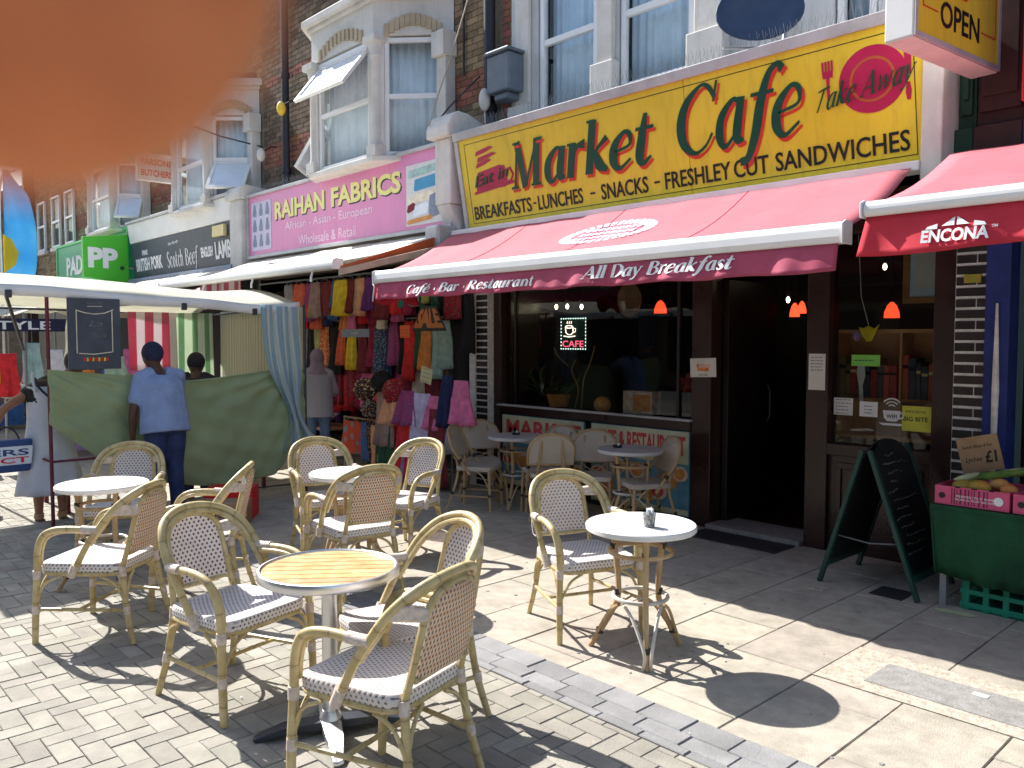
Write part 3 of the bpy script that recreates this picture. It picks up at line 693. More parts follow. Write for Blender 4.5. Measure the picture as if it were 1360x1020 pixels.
# --- cafe sign
sg=thing('cafe_sign',(-4.8,6.1,3.0),'big tilted yellow fascia sign reading Market Cafe with a cup, plate, fork and knife','sign')
B0=Vector((-7.28,6.15,3.0)); AY=Vector((0,-.17,.965)); Lz=AY.length; AYn=AY.normalized(); AXn=Vector((1,0,0)); NZ=AXn.cross(AYn); W_=4.99
def SP(x,t): return Vector((x,6.15,3.0))+AY*t+NZ*.012
MB().prism([(0,0),(3.02,0),(3.02,Lz),(0,Lz)],B0-NZ*.10,AXn,AYn,NZ,.11).build('panel','sign_yellow',sg,bevel=.002)
MB().prism([(3.026,0),(W_,0),(W_,Lz),(3.026,Lz)],B0-NZ*.10,AXn,AYn,NZ,.11).build('panel','sign_yellow',sg,bevel=.002)
fr=MB()
fr.prism([(-.06,Lz),(W_+.03,Lz),(W_+.03,Lz+.09),(-.06,Lz+.09)],B0-NZ*.13,AXn,AYn,NZ,.17)
fr.prism([(-.06,-.05),(W_+.03,-.05),(W_+.03,0),(-.06,0)],B0-NZ*.13,AXn,AYn,NZ,.16)
fr.prism([(-.06,0),(0,0),(0,Lz),(-.06,Lz)],B0-NZ*.13,AXn,AYn,NZ,.155); fr.prism([(W_,0),(W_+.03,0),(W_+.03,Lz),(W_,Lz)],B0-NZ*.13,AXn,AYn,NZ,.155)
fr.build('sign_frame','trim_grey',sg,bevel=.006)
ln=MB(); frame_rect(ln,B0+NZ*.0105,AXn,AYn,NZ,.09,W_-.07,.055,Lz-.055,.006,.002); ln.build('border_line','black_ink',sg)
bk=MB().prism([(6.30,3.0),(6.14,3.95),(6.6,4.0),(6.6,3.0)],(-7.3,0,0),(0,1,0),(0,0,1),(1,0,0),5.0).build('backing','trim_grey',sg)
sp=MB(); spikes(sp,-7.3,-2.3,6.04,4.07,.06,.12); sp.build('bird_spikes','grey_metal',sg)
def onsign(name,s_,mt,x0,x1,t0,t1,serif_=True,shear=.22,base=(0,.72),thick=1.15,slope=0,d=.003,bold=0):
    ax=Vector((1,0,0)); return letters(name,s_,mt,sg,SP(x0,t0),(1,0,0),AYn,x1-x0,(t1-t0)*Lz,serif_,shear,bold,d,thick,base)
for dx,dt,mt,d in ((.022,-.032,'sign_red',.002),(0,0,'sign_green',.005)):
    onsign('lettering','M',mt,-6.50+dx,-5.98+dx,.36+dt,.825+dt,d=d,thick=1.3)
    onsign('lettering','arket',mt,-6.0+dx,-4.60+dx,.36+dt,.83+dt,d=d,thick=1.3)
    onsign('lettering','Cafe',mt,-4.36+dx,-3.19+dx,.37+dt,.91+dt,d=d,thick=1.1)
for s_,a,b in (('BREAKFASTS',-7.15,-6.24),('-',-6.21,-6.17),('LUNCHES',-6.14,-5.52),('-',-5.42,-5.36),('SNACKS',-5.28,-4.72),('-',-4.65,-4.59),('FRESHLEY',-4.53,-3.86),('CUT',-3.83,-3.51),('SANDWICHES',-3.45,-2.41)):
    if s_=='-': 
        letters('lettering','-','black_ink',sg,SP(a,.165),(1,0,0),AYn,b-a,.018,bold=.01,d=.004)
    else: onsign('lettering',s_,'black_ink',a,b,.095,.245,False,0,None,bold=.012,d=.0045)
# cup with steam
cupP=MB(); cupP.prism([(0,.0),(.46,.0),(.50,.06),(.48,.22),(.40,.235),(.05,.20),(.0,.11)],SP(-7.06,.405),AXn,AYn,NZ,.004)
cupP.prism([(-.05,-.03),(.62,.02),(.60,.05),(-.04,.0)],SP(-7.06,.405),AXn,AYn,NZ,.0035)
cupP.tube([SP(-6.58,.45),SP(-6.50,.46),SP(-6.46,.52),SP(-6.50,.59),SP(-6.57,.58)],.014,6)
cupP.build('cup_emblem','sign_magenta',sg)
for k,(x,t_,wd) in enumerate([(-6.97,.79,.30),(-6.95,.72,.32),(-6.98,.66,.26)]):
    MB().prism([(0,0),(wd*.5,.02),(wd,.055),(wd*.8,.075),(wd*.4,.06),(.02,.045)],SP(x-.05,t_),AXn,AYn,NZ,.0045).build('steam_emblem','sign_magenta',sg)
letters('lettering','Eat in','sign_green',sg,SP(-7.08,.45)+NZ*.003,AXn+AYn*.10,AYn,.56,.12,False,.3,.004,.009)
# plate
def disc(name,mt,cx,ct,r,d,r2=0,sy=1):
    P=[]; n=40
    if r2:
        mb=MB();v=[]
        for k in range(n): a=2*math.pi*k/n; v.append(SP(cx,ct)+AXn*(r*math.cos(a))+AYn*(r*math.sin(a)*sy)+NZ*d)
        for k in range(n): a=2*math.pi*k/n; v.append(SP(cx,ct)+AXn*(r2*math.cos(a))+AYn*(r2*math.sin(a)*sy)+NZ*d)
        mb.add(v,[(k,(k+1)%n,(k+1)%n+n,k+n) for k in range(n)]); return mb.build(name,mt,sg)
    return MB().prism([(r*math.cos(2*math.pi*k/n),r*sy*math.sin(2*math.pi*k/n)) for k in range(n)],SP(cx,ct),AXn,AYn,NZ,d).build(name,mt,sg)
disc('plate_emblem','sign_magenta',-2.655,.645,.245,.003,0,.95); disc('plate_ring','orange_cloth',-2.655,.645,.165,.0045,.145,.95)
fk=MB(); fk.prism([(-.008,0),(.012,0),(.014,.16),(-.010,.16)],SP(-2.985,.56),AXn,AYn,NZ,.004); fk.prism([(-.035,.16),(.04,.16),(.045,.21),(-.04,.21)],SP(-2.985,.56),AXn,AYn,NZ,.004)
for k in range(4): fk.prism([(-.04+k*.024,.21),(-.026+k*.024,.21),(-.026+k*.024,.28),(-.04+k*.024,.28)],SP(-2.985,.56),AXn,AYn,NZ,.004)
fk.build('fork_emblem','sign_magenta',sg)
kn=MB(); kn.prism([(-.012,0),(.012,0),(.02,.06),(.01,.12),(-.012,.12),(-.02,.05)],SP(-2.405,.45),AXn,AYn,NZ,.004); kn.prism([(-.02,.17),(.022,.17),(.028,.36),(.0,.42),(-.022,.38)],SP(-2.405,.45),AXn,AYn,NZ,.004); kn.build('knife_emblem','sign_magenta',sg)
letters('lettering','Take Away','sign_green',sg,SP(-3.08,.485)+NZ*.008,AXn+AYn*.13,AYn,.75,.155,True,.45,0,.004,1.0,(0,.72))
# lower trim of sign + awning cassette
t=MB(); t.box(-7.42,-2.30,5.98,6.15,2.915,2.985); tag(t.build('awning_cassette','white_paint',bevel=.01),'white metal housing under the cafe sign from which the red awning runs out','awning housing')
t=MB(); t.box(-2.30,-2.16,6.0,6.6,2.85,4.0); tag(t.build('stone_pier','stone_white',bevel=.01),'white pier at the right end of the cafe sign','pier')

# --- satellite dish
d=thing('satellite_dish',(-3.62,6.3,4.2),'dark blue oval satellite dish behind the top edge of the cafe sign','satellite dish')
mb=MB(); prof=[(.001,0),(.12,.012),(.22,.04),(.31,.085),(.33,.10),(.325,.11),(.22,.055),(.12,.027),(.001,.015)]
mb.lathe([(r,z) for r,z in prof],0,0,28,caps=False); Rm=Vector((-.50,.80,-.32)).to_track_quat('Z','Y').to_matrix()
mb.v=[tuple(Vector((-3.66,6.18,4.36))+Rm@Vector((p[0]*1.05,p[1]*.86,-p[2]))) for p in mb.v]; 
mb.build('reflector','dish_blue',d,smooth=True)
MB().tube([(-3.66,6.25,4.3),(-3.62,6.5,4.2),(-3.62,6.56,4.5)],.02,8).build('bracket','grey_metal',d); MB().tube([(-3.7,6.22,4.15),(-3.85,5.95,4.12)],.012,6).build('feed_arm','grey_metal',d)

# --- cafe shopfront
sf=thing('cafe_shopfront',(-4.8,6.6,0),'dark brown painted shopfront with a wide window, open doorway and a second narrow window','shopfront')
fm=MB(); y0,y1=6.55,6.68
for a,b in ((-7.30,-7.17),(-4.51,-4.30),(-3.37,-3.18),(-2.37,-2.20)): fm.box(a,b,y0-.03,y1+.02,0,2.92)
fm.box(-7.17,-4.51,y0-.05,y1,.885,.975); fm.box(-3.18,-2.37,y0-.03,y1,.80,.895)
fm.box(-7.17,-4.51,y0,y1,2.55,2.9); fm.box(-4.30,-3.37,y0,y1,2.5,2.92); fm.box(-3.18,-2.37,y0,y1,2.6,2.92)
fm.build('frame','brown_paint',sf,bevel=.006)
MB().box(-7.19,-4.49,y0-.085,y0+.0,.976,.996).build('sill','trim_grey',sf,bevel=.004)
MB().box(-3.18,-2.37,y0+.02,y1,0.0,.80).build('riser','brown_paint',sf); mb=MB(); frame_rect(mb,Vector((-3.18,y0+.02,0)),(1,0,0),(0,0,1),(0,-1,0),.06,.75,.08,.74,.05,.02); mb.build('riser_moulding','brown_paint',sf,bevel=.004)
MB().box(-7.17,-4.51,y0+.02,y1,0,.885).build('riser','brown_dark',sf)
MB().box(-7.17,-4.51,6.60,6.608,.976,2.55).build('pane','glass_cafe',sf); MB().box(-3.18,-2.37,6.60,6.608,.895,2.6).build('pane','glass_cafe',sf)
MB().box(-7.0,-6.975,6.575,6.599,.98,2.5).build('glazing_bar','brown_dark',sf); MB().box(-4.72,-4.69,6.575,6.599,.98,2.5).build('glazing_bar','brown_dark',sf)
# step and open door leaf
MB().box(-4.30,-3.37,6.45,6.9,-.01,.05).build('door_step','cover_grey',sf,bevel=.008)
MB().box(-4.29,-4.23,6.70,7.55,.05,2.3).build('door','brown_dark',sf,bevel=.004); mb=MB().tube([(-4.20,7.35,.95),(-4.17,7.35,1.0),(-4.17,7.35,1.25),(-4.20,7.35,1.3)],.012,8); mb.build('door_handle','dark_metal',sf)
MB().box(-4.28,-3.40,6.1,6.44,.0,.012).build('door_mat','iron',sf)
# interior room
rm=thing('cafe_interior',(-4.8,8.8,0),'dim interior room of the cafe seen through the window and the open door','room')
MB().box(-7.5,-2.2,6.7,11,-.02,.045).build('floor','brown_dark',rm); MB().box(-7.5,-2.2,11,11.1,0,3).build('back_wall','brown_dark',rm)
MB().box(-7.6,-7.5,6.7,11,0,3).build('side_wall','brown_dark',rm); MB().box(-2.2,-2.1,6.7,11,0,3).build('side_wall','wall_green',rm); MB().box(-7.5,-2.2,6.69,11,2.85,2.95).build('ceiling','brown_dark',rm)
# painted riser boards
def riser_board(x0,x1,txt,cols):
    t=thing('painted_board',((x0+x1)/2,6.53,.1),'hand painted board of fruit and red lettering under the '+('left' if x0<-6 else 'right')+' half of the cafe window','painted board','painted boards under the cafe window')
    MB().box(x0,x1,6.525,6.55,.06,.875).build('board','panel_blue',t)
    MB().box(x0+.005,x1-.005,6.519,6.5245,.56,.87).build('lettering_band','panel_cream',t)
    MB().box(x0+.005,x1-.005,6.519,6.5245,.07,.12).build('border','panel_cream',t)
    L_=(x1-x0); letters('lettering',txt,'panel_red',t,(x0+.08,6.519,.635),(1,0,0),(0,0,1),L_-.12,.19,False,0,.03,.004)
    rr=random.Random(int(x0*7))
    for k in range(9):
        x=x0+.1+(L_-.2)*k/8; z=rr.uniform(.24,.47); r=rr.uniform(.08,.12)
        MB().lathe([(r,0),(r*.98,.003)],0,0,18); mb=MB(); n=18
        mb.prism([(r*math.cos(2*math.pi*i/n),r*.85*math.sin(2*math.pi*i/n)) for i in range(n)],(x,6.5245,z),(1,0,0),(0,0,1),(0,-1,0),.003+.0008*k); mb.build('fruit_picture','fruit_orange' if k%2 else 'panel_pale',t)
        mb=MB(); mb.prism([(r*.7*math.cos(2*math.pi*i/n),r*.6*math.sin(2*math.pi*i/n)) for i in range(n)],(x,6.5245-.011,z),(1,0,0),(0,0,1),(0,-1,0),.002); mb.build('fruit_picture','panel_red' if k%3==0 else 'fruit_orange',t)
riser_board(-7.15,-5.86,'MARKET',0); riser_board(-5.76,-4.53,'CAFE & RESTAURANT',1)
# brick pilasters (dark painted bricks, white joints)
def pilaster(x0,x1,lab,z1=2.92,yf=6.42):
    t=thing('brick_pilaster',((x0+x1)/2,yf+.1,0),lab,'pilaster')
    MB().box(x0,x1,yf+.008,6.6,0,z1).build('mortar_bed','white_mortar',t)
    n=int(z1/.0785); w_=x1-x0
    def bx(w): 
        a=w/2-.005; return [(-a,.02,-.029),(a,.02,-.029),(a,.02,.029),(-a,.02,.029),(-a,0,-.029),(a,0,-.029),(a,0,.029),(-a,0,.029)],[(4,5,6,7),(0,1,5,4),(1,2,6,5),(2,3,7,6),(3,0,4,7)]
    mf=shared('brick',*bx(w_*.68),'dark_brick'); mh=shared('brick',*bx(w_*.32),'dark_brick'); mw=shared('brick',*bx(w_),'dark_brick'); off=wloc(t)
    for r in range(n):
        z=.045+r*.0785
        if r%2==0: inst('brick',mw,t,Vector((x0+w_*.5,yf,z))-off)
        else:
            s_=1
            inst('brick',mf,t,Vector((x0+w_*.34,yf,z))-off); inst('brick',mh,t,Vector((x0+w_*.84,yf,z))-off)
    return t
pl=pilaster(-7.50,-7.30,'dark brick pilaster with thick white joints between the fabric shop and the cafe window')
MB().box(-7.60,-7.502,6.40,6.6,0,2.92).build('edge_strip','white_mortar',pl)
pl=pilaster(-2.19,-1.985,'dark brick pilaster with thick white joints beside the fruit stall')
MB().box(-2.13,-2.02,6.405,6.43,2.15,2.21).build('sticker','mango',pl)

# --- neighbour on the right
nb=thing('right_neighbour_shop',(-1,6.6,0),'neighbouring shop on the right with a blue painted post and dark carved upper boards','building')
MB().box(-1.985,-1.83,6.40,6.6,0,2.92).build('post','blue_paint',nb)
MB().tube([(-1.905,6.39,.75),(-1.90,6.385,1.4),(-1.905,6.385,2.0)],[.016,.024,.008],8).build('painted_flute','cream_flute' if 'cream_flute' in MATS else 'white_mortar',nb)
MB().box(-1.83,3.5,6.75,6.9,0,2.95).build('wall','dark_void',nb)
MB().box(-1.6,3.5,6.5,6.75,0,.6).build('riser','brown_dark',nb)
for k,(a,b,mt) in enumerate(((-2.16,-2.04,'green_wood'),(-2.04,-1.74,'brown_wood'),(-1.74,-1.36,'blue_wood'),(-1.36,-1.0,'brown_wood'),(-1.0,3.5,'blue_wood'))):
    mb=MB().box(a,b-.004,6.3,6.6,2.95,5.2)
    mb.build('carved_board',mt,nb,bevel=.006); MB().box(a+.02,b-.024,6.27,6.298,3.3,5.1).build('board_panel',mt,nb,bevel=.006); MB().box(a+.04,b-.044,6.25,6.268,3.4,5.0).build('board_panel',mt,nb,bevel=.006)
    MB().box(a,b,6.22,6.296,3.02,3.2).build('moulding',mt,nb,bevel=.01)
MB().box(-2.16,3.5,6.6,12,5.2,9.5).build('upper_wall','brown_brick',nb)
MB().box(-2.1,3.5,6.05,6.3,2.93,3.0).build('ledge','trim_grey',nb,bevel=.008)
roof(nb,-2.16,3.5,9.5)
t=MB().box(-1.62,-.4,5.75,5.86,3.2,4.6); tag(t.build('red_sign','bright_red',bevel=.005),'bright red sign panel at the far right edge above the red awning','sign')
# hanging OPEN lightbox
ob=thing('open_lightbox',(-2.06,5.55,3.48),'yellow projecting lightbox reading OPEN above the right end of the cafe sign','sign')
MB().box(-2.145,-1.972,5.0,6.1,3.50,4.55).build('casing','white_paint',ob,bevel=.008)
MB().box(-1.972,-1.966,5.035,6.07,3.535,4.5).build('face','sign_yellow',ob); MB().box(-2.14,-1.975,5.004,6.096,3.494,3.50).build('underside','stone_white',ob)
fr=MB(); frame_rect(fr,Vector((-1.9655,5.0,0)),(0,1,0),(0,0,1),(1,0,0),0.0,1.1,3.50,4.55,.03,.006); fr.build('face_frame','trim_grey',ob)
letters('lettering','OPEN','black_ink',ob,(-1.966,5.30,3.615),(0,1,0),(0,0,1),.50,.155,False,0,.01,.004)
rl=MB()
for a,b,c,e in ((5.09,5.27,3.685,3.693),(5.83,6.03,3.685,3.693),(5.09,5.098,3.69,4.4),(6.022,6.03,3.69,4.4)): rl.box(-1.966,-1.963,a,b,c,e)
rl.build('border_line','sign_red',ob)
cu=MB(); cu.prism([(-.06,.10),(.06,.10),(.045,.02),(.015,0),(-.015,0),(-.045,.02)],(-1.966,5.56,3.87),(0,1,0),(0,0,1),(1,0,0),.004); cu.prism([(-.085,-.02),(.085,-.02),(.06,-.04),(-.06,-.04)],(-1.966,5.56,3.87),(0,1,0),(0,0,1),(1,0,0),.004); cu.tube([(-1.964,5.62,3.95),(-1.964,5.65,3.93),(-1.964,5.62,3.90)],.006,5)
cu.build('cup_emblem','sign_red',ob)
letters('lettering','E','sign_red',ob,(-1.966,5.80,4.08),(0,1,-.3),(0,.3,1),.10,.14,False,0,.02,.004)
letters('lettering','COFFE','sign_red',ob,(-1.966,5.22,4.22),(0,1,0),(0,0,1),.56,.14,False,0,.02,.004)

ob.rotation_euler=(0,0,R(-6)); ob.location=ob.location+Vector((.058,.006,0))
# --- fabric shop building
fb=thing('fabric_shop_building',(-10.3,6.6,0),'brown brick building with a white stone bay window over the pink sign','building')
MB().box(-13.2,-8.105,Y+.004,12,3.9,9.6).build('mortar_bed','mortar',fb)
brick_field(fb,-13.2,-8.11,3.9,9.4,Y,bands=[(4.62,4.96),(5.9,6.05)],holes=[(-11.05,-8.11,3.8,6.1)],mt='brown_brick',limit=200)
bay(fb,-10.36,-8.84,.74,4.02,5.52,{0:(1,R(38)),2:(0,R(30))},'curtain_white')
drainpipe(fb,-12.25,3.9,9.4,6.5,.06)
up2=MB(); up2.box(-10.3,-8.9,6.5,6.62,7.2,9.0); up2.build('upper_window_surround','stone_white',fb)
window(fb,(-10.1,6.48,0),(1,0,0),1.0,7.4,8.8,8.1,'curtain_white')
roof(fb,-13.2,-7.05,9.6)
for (x,z,nm,mt,lab) in ((-12.05,5.35,'floodlight','lamp_yellow','small yellow lamp on the brick wall left of the white bay'),(-12.75,4.75,'floodlight','stone_white','small white lamp on a bracket left of the black drainpipe')):
    q=thing(nm,(x,6.45,z),lab,'lamp'); MB().ell((x,6.32,z),(.07,.07,.11)).build('lamp_head',mt,q,smooth=True); MB().tube([(x,6.36,z+.06),(x,6.5,z+.16),(x,6.6,z+.16)],.012,6).build('bracket','pipe_black',q)
# pink sign
ps=thing('fabric_sign',(-10.15,6.1,3.1),'long pink fascia sign reading Raihan Fabrics with a photo of cloth rolls','sign')
MB().box(-12.76,-7.58,6.10,6.2,3.09,4.02).build('panel','pink_sign',ps)
fr=MB(); fr.box(-12.80,-7.54,6.06,6.25,4.021,4.065); fr.box(-12.80,-7.54,6.07,6.25,3.04,3.089); fr.box(-7.579,-7.54,6.07,6.25,3.09,4.02); fr.box(-12.80,-12.761,6.07,6.25,3.09,4.02); fr.build('sign_frame','trim_grey',ps,bevel=.005)
MB().box(-12.8,-7.54,6.2,6.6,3.04,4.0).build('backing','trim_grey',ps); sp=MB(); spikes(sp,-12.7,-7.6,6.12,4.065,.07,.12); sp.build('bird_spikes','grey_metal',ps)
for dx,dz,mt,d in ((.025,-.02,'black_ink',.002),(0,0,'pale_yellow',.005)):
    letters('lettering','RAIHAN',mt,ps,(-11.88+dx,6.10,3.585+dz),(1,0,0),(0,0,1),1.48,.27,False,0,.035,d); letters('lettering','FABRICS',mt,ps,(-10.22+dx,6.10,3.585+dz),(1,0,0),(0,0,1),1.66,.27,False,0,.035,d)
letters('lettering','African - Asian - European','pale_pink',ps,(-11.55,6.10,3.36),(1,0,0),(0,0,1),2.35,.155,False,0,.008,.004)
letters('lettering','Wholesale & Retail','pale_pink',ps,(-11.15,6.10,3.14),(1,0,0),(0,0,1),1.55,.14,False,0,.008,.004)
il=MB().box(-12.66,-12.0,6.094,6.0995,3.16,3.92).build('picture_panel','lav_panel',ps)
for i in range(3):
    for j in range(3):
        x=-12.55+i*.215; z=3.22+j*.24
        MB().prism([(-.05,0),(.05,0),(.065,.05),(.04,.12),(.025,.19),(-.025,.19),(-.04,.12),(-.065,.05)],(x,6.094,z),(1,0,0),(0,0,1),(0,-1,0),.004).build('figure_picture','grey_blue',ps)
pc=MB().box(-8.44,-7.72,6.094,6.0995,3.14,3.88).build('picture_panel','paper',ps)
for k,(x0,x1,z0,z1,mt) in enumerate(((-8.40,-7.76,3.72,3.84,'cl_mint'),(-8.28,-7.74,3.55,3.72,'flag_blue'),(-8.40,-7.78,3.40,3.54,'cl_cream'),(-8.30,-7.98,3.24,3.40,'curtain_white'),(-7.98,-7.75,3.2,3.5,'grey_blue'),(-8.42,-8.25,3.3,3.42,'cl_darkred'),(-8.42,-7.9,3.16,3.24,'fruit_orange'))):
    MB().prism([(x0,z0+.02),(x0+.03,z0),(x1-.02,z0+.03),(x1,z1-.02),(x1-.04,z1),(x0+.02,z1-.03)],(0,6.094-.0008*k,0),(1,0,0),(0,0,1),(0,-1,0),.003).build('cloth_roll_picture',mt,ps)
t=MB(); t.box(-13.28,-12.82,5.98,6.6,3.0,4.05); t.lathe([(.2,0),(.2,.0)],0,0,4); t=MB(); t.box(-13.28,-12.86,6.0,6.6,2.9,4.02); t.prism([(5.94,4.02),(5.94,4.12),(6.0,4.22),(6.1,4.26),(6.6,4.2),(6.6,4.02)],(-13.32,0,0),(0,1,0),(0,0,1),(1,0,0),.5)
tag(t.build('console_block','stone_white',bevel=.02),'weathered stone console between the butcher sign and the pink sign','stone block')
# shop interior box
ri=thing('fabric_shop_interior',(-10.4,7.8,0),'dark interior of the fabric shop behind the hanging clothes','room')
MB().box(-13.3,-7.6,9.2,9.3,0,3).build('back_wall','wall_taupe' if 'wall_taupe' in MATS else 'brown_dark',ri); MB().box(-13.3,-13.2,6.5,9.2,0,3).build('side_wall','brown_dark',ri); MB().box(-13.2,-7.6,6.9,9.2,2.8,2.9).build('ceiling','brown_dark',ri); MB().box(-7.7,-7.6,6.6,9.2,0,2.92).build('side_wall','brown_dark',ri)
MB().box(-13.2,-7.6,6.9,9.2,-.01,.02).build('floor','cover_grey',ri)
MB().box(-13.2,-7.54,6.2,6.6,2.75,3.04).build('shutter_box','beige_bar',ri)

# --- butcher
bu=thing('butcher_building',(-15.8,6.6,0),'brick building with a white bay window above the dark butcher sign','building')
MB().box(-18.4,-13.205,Y+.004,12,3.9,9.6).build('mortar_bed','mortar',bu)
brick_field(bu,-18.4,-13.22,3.9,9.4,Y,bands=[(4.62,4.96)],holes=[(-16.1,-13.3,3.8,6.1)],mt='stock_brick',limit=40)
bay(bu,-15.42,-13.98,.66,4.05,5.55,{1:(0,R(40))},'curtain_white')
roof(bu,-18.4,-13.2,9.6)
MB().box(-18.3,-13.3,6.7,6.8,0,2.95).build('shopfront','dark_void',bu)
bs=thing('butcher_sign',(-15.7,6.1,3.0),'dark slate fascia sign advertising Scotch Beef and English Lamb','sign')
MB().prism([(6.1,3.02),(6.04,3.72),(6.3,3.75),(6.3,3.0)],(-18.1,0,0),(0,1,0),(0,0,1),(1,0,0),4.85).build('panel','sign_slate',bs)
MB().prism([(6.03,3.73),(5.98,4.12),(6.6,4.14),(6.6,3.73)],(-18.15,0,0),(0,1,0),(0,0,1),(1,0,0),4.95).build('upper_trim','white_paint',bs,bevel=.02)
MB().box(-18.15,-13.2,5.94,6.6,4.12,4.17).build('sign_frame','trim_grey',bs,bevel=.01)
MB().box(-18.15,-13.2,5.98,6.3,2.88,2.99).build('lower_trim','grey_blue',bs)
pan=(0,-.085,.99); o=lambda x,z:(x,6.1-(z-3.02)*.086-.003,z)
letters('lettering','Scotch Beef','white_flat',bs,o(-16.22,3.12),(1,0,0),pan,1.48,.30,True,.05,0,.004,.8,(0,.72))
letters('lettering','BRITISH PORK','white_flat',bs,o(-17.9,3.14),(1,0,0),pan,1.42,.26,False,0,.03,.004)
letters('lettering','FINE','white_flat',bs,o(-17.5,3.45),(1,0,0),pan,.3,.1,False,0,.02,.004)
letters('lettering','ENGLISH','white_flat',bs,o(-14.62,3.2),(1,0,0),pan,.5,.18,False,0,.03,.004); letters('lettering','LAMB','white_flat',bs,o(-14.02,3.13),(1,0,0),pan,.62,.3,False,0,.03,.004)
letters('lettering','the family','white_flat',bs,o(-16.1,3.52),(1,0,.05),pan,.5,.07,False,.3,0,.004)
MB().box(-13.95,-13.5,5.99,6.05,3.5,3.68).build('sign_patch','lamb_yellow',bs)
hs=thing('butchers_hanging_sign',(-15.6,5.65,4.6),'faded white projecting sign reading Parsons Butchers on the brick wall','sign')
MB().box(-15.66,-15.54,5.33,6.0,4.62,5.12).build('casing','stone_white',hs,bevel=.01)
letters('lettering','PARSONS','red_text',hs,(-15.54,5.39,4.90),(0,1,0),(0,0,1),.55,.12,False,0,.03,.004); letters('lettering','BUTCHERS','red_text',hs,(-15.54,5.39,4.70),(0,1,0),(0,0,1),.55,.12,False,0,.03,.004)
MB().tube([(-15.6,6.0,5.0),(-15.6,6.6,5.0)],.02,6).build('bracket','pipe_black',hs)
q=thing('wall_floodlight',(-13.0,6.2,5.1),'small floodlight on a long arm in front of the butcher bay','lamp')
MB().tube([(-13.25,6.6,5.0),(-13.6,6.0,5.15),(-13.8,5.6,5.3)],.012,6).build('arm','pipe_black',q); MB().box(-13.9,-13.72,5.5,5.62,5.25,5.36).build('lamp_head','trim_grey',q)
# --- betting shop
be=thing('betting_shop_building',(-21,6.6,0),'brick building with a pale bay window above the green betting shop sign','building')
MB().box(-23.9,-18.405,Y+.004,12,3.9,9.6).build('mortar_bed','mortar',be)
brick_field(be,-23.9,-18.42,3.9,9.4,Y,bands=[(4.62,4.96)],holes=[(-21.2,-17.6,3.8,6.1)],mt='stock_brick',limit=10)
bay(be,-20.4,-18.9,.42,4.12,5.55,{1:(0,R(40))},'curtain_white')
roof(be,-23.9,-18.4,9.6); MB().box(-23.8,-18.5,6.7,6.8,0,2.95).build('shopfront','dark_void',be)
gs=thing('betting_sign',(-21,6.1,3.05),'green fascia sign of the betting shop, partly hidden by its square sign','sign')
MB().box(-23.75,-18.45,6.1,6.5,3.05,4.1).build('panel','green_sign',gs); MB().box(-23.75,-18.45,6.09,6.099,3.05,3.25).build('stripe','green_light',gs); mb=MB(); frame_rect(mb,Vector((-23.78,6.09,0)),(1,0,0),(0,0,1),(0,-1,0),0,5.36,3.02,4.13,.05,.02); mb.build('sign_frame','green_light',gs)
letters('lettering','PADDY','white_flat',gs,(-22.95,6.1,3.33),(1,0,0),(0,0,1),2.3,.46,False,0,.035,.01)
for k in range(6): MB().box(-20.6+.3*k,-20.5+.3*k,6.094,6.099,3.3,3.62).build('dash','green_light',gs)
pp=thing('betting_square_sign',(-18.4,5.6,2.92),'square bright green projecting sign reading PP','sign')
MB().prism([(5.18,3.04),(6.06,2.90),(6.06,3.95),(5.18,3.84)],(-18.44,0,0),(0,1,0),(0,0,1),(1,0,0),.10).build('casing','green_bright',pp,bevel=.006)
letters('lettering','PP','white_flat',pp,(-18.34,5.27,3.22),(0,1,0),(0,0,1),.58,.42,False,0,.05,.008); mb=MB().prism([(.045*math.cos(i*.52),.045*math.sin(i*.52)) for i in range(12)],(-18.335,5.93,3.24),(0,1,0),(0,0,1),(1,0,0),.006); mb.build('dot','sign_green',pp)
for z in (3.95,3.25): MB().tube([(-18.4,6.0,z),(-18.4,6.6,z)],.02,6).build('bracket','trim_grey',pp)
# --- end of terrace
en=thing('end_terrace_building',(-26,6.6,0),'plain brown brick end building of the terrace with tall sash windows','building')
MB().box(-28.0,-23.905,Y+.004,12,0,9.6).build('mortar_bed','mortar',en)
brick_field(en,-28.0,-23.92,2.9,9.4,Y,bands=[],holes=[(-27.4,-26.6,4.3,5.7),(-25.9,-25.1,4.3,5.7),(-24.6,-23.9,4.3,5.7)],mt='stock_brick',limit=10)
for x in (-27.4,-25.9,-24.62): 
    window(en,(x,Y-.03,0),(1,0,0),.78,4.3,5.7,5.0,'curtain_white'); MB().box(x-.06,x+.84,Y-.12,Y-.01,4.2,4.295).build('sill','stone_white',en)
MB().box(-28.06,-27.9,6.3,6.59,0,9.5).build('corner_pipe','brown_paint',en); roof(en,-28,-23.9,9.6)
# far street beyond the terrace
for k,(x,y,wd,h,mt,lab) in enumerate(((-42,9,9,6.5,'brown_brick','far brown brick building beyond the end of the terrace'),(-48,1.5,7,5.6,'stock_brick','far pale brick building closing the street at the left edge'))):
    t=thing('far_building',(x,y,0),lab,'building'); MB().box(x-wd/2,x+wd/2,y-3.5,y+3.5,0,h).build('wall',mt,t)
    MB().prism([(y-3.7,h),(y,h+1.6),(y+3.7,h)],(x-wd/2,0,0),(0,1,0),(0,0,1),(1,0,0),wd).build('roof','slate',t)
    for i in range(3):
        MB().box(x+wd/2,x+wd/2+.05,y-2.8+i*2.0,y-1.9+i*2.0,3.2,4.6).build('window','upvc',t)
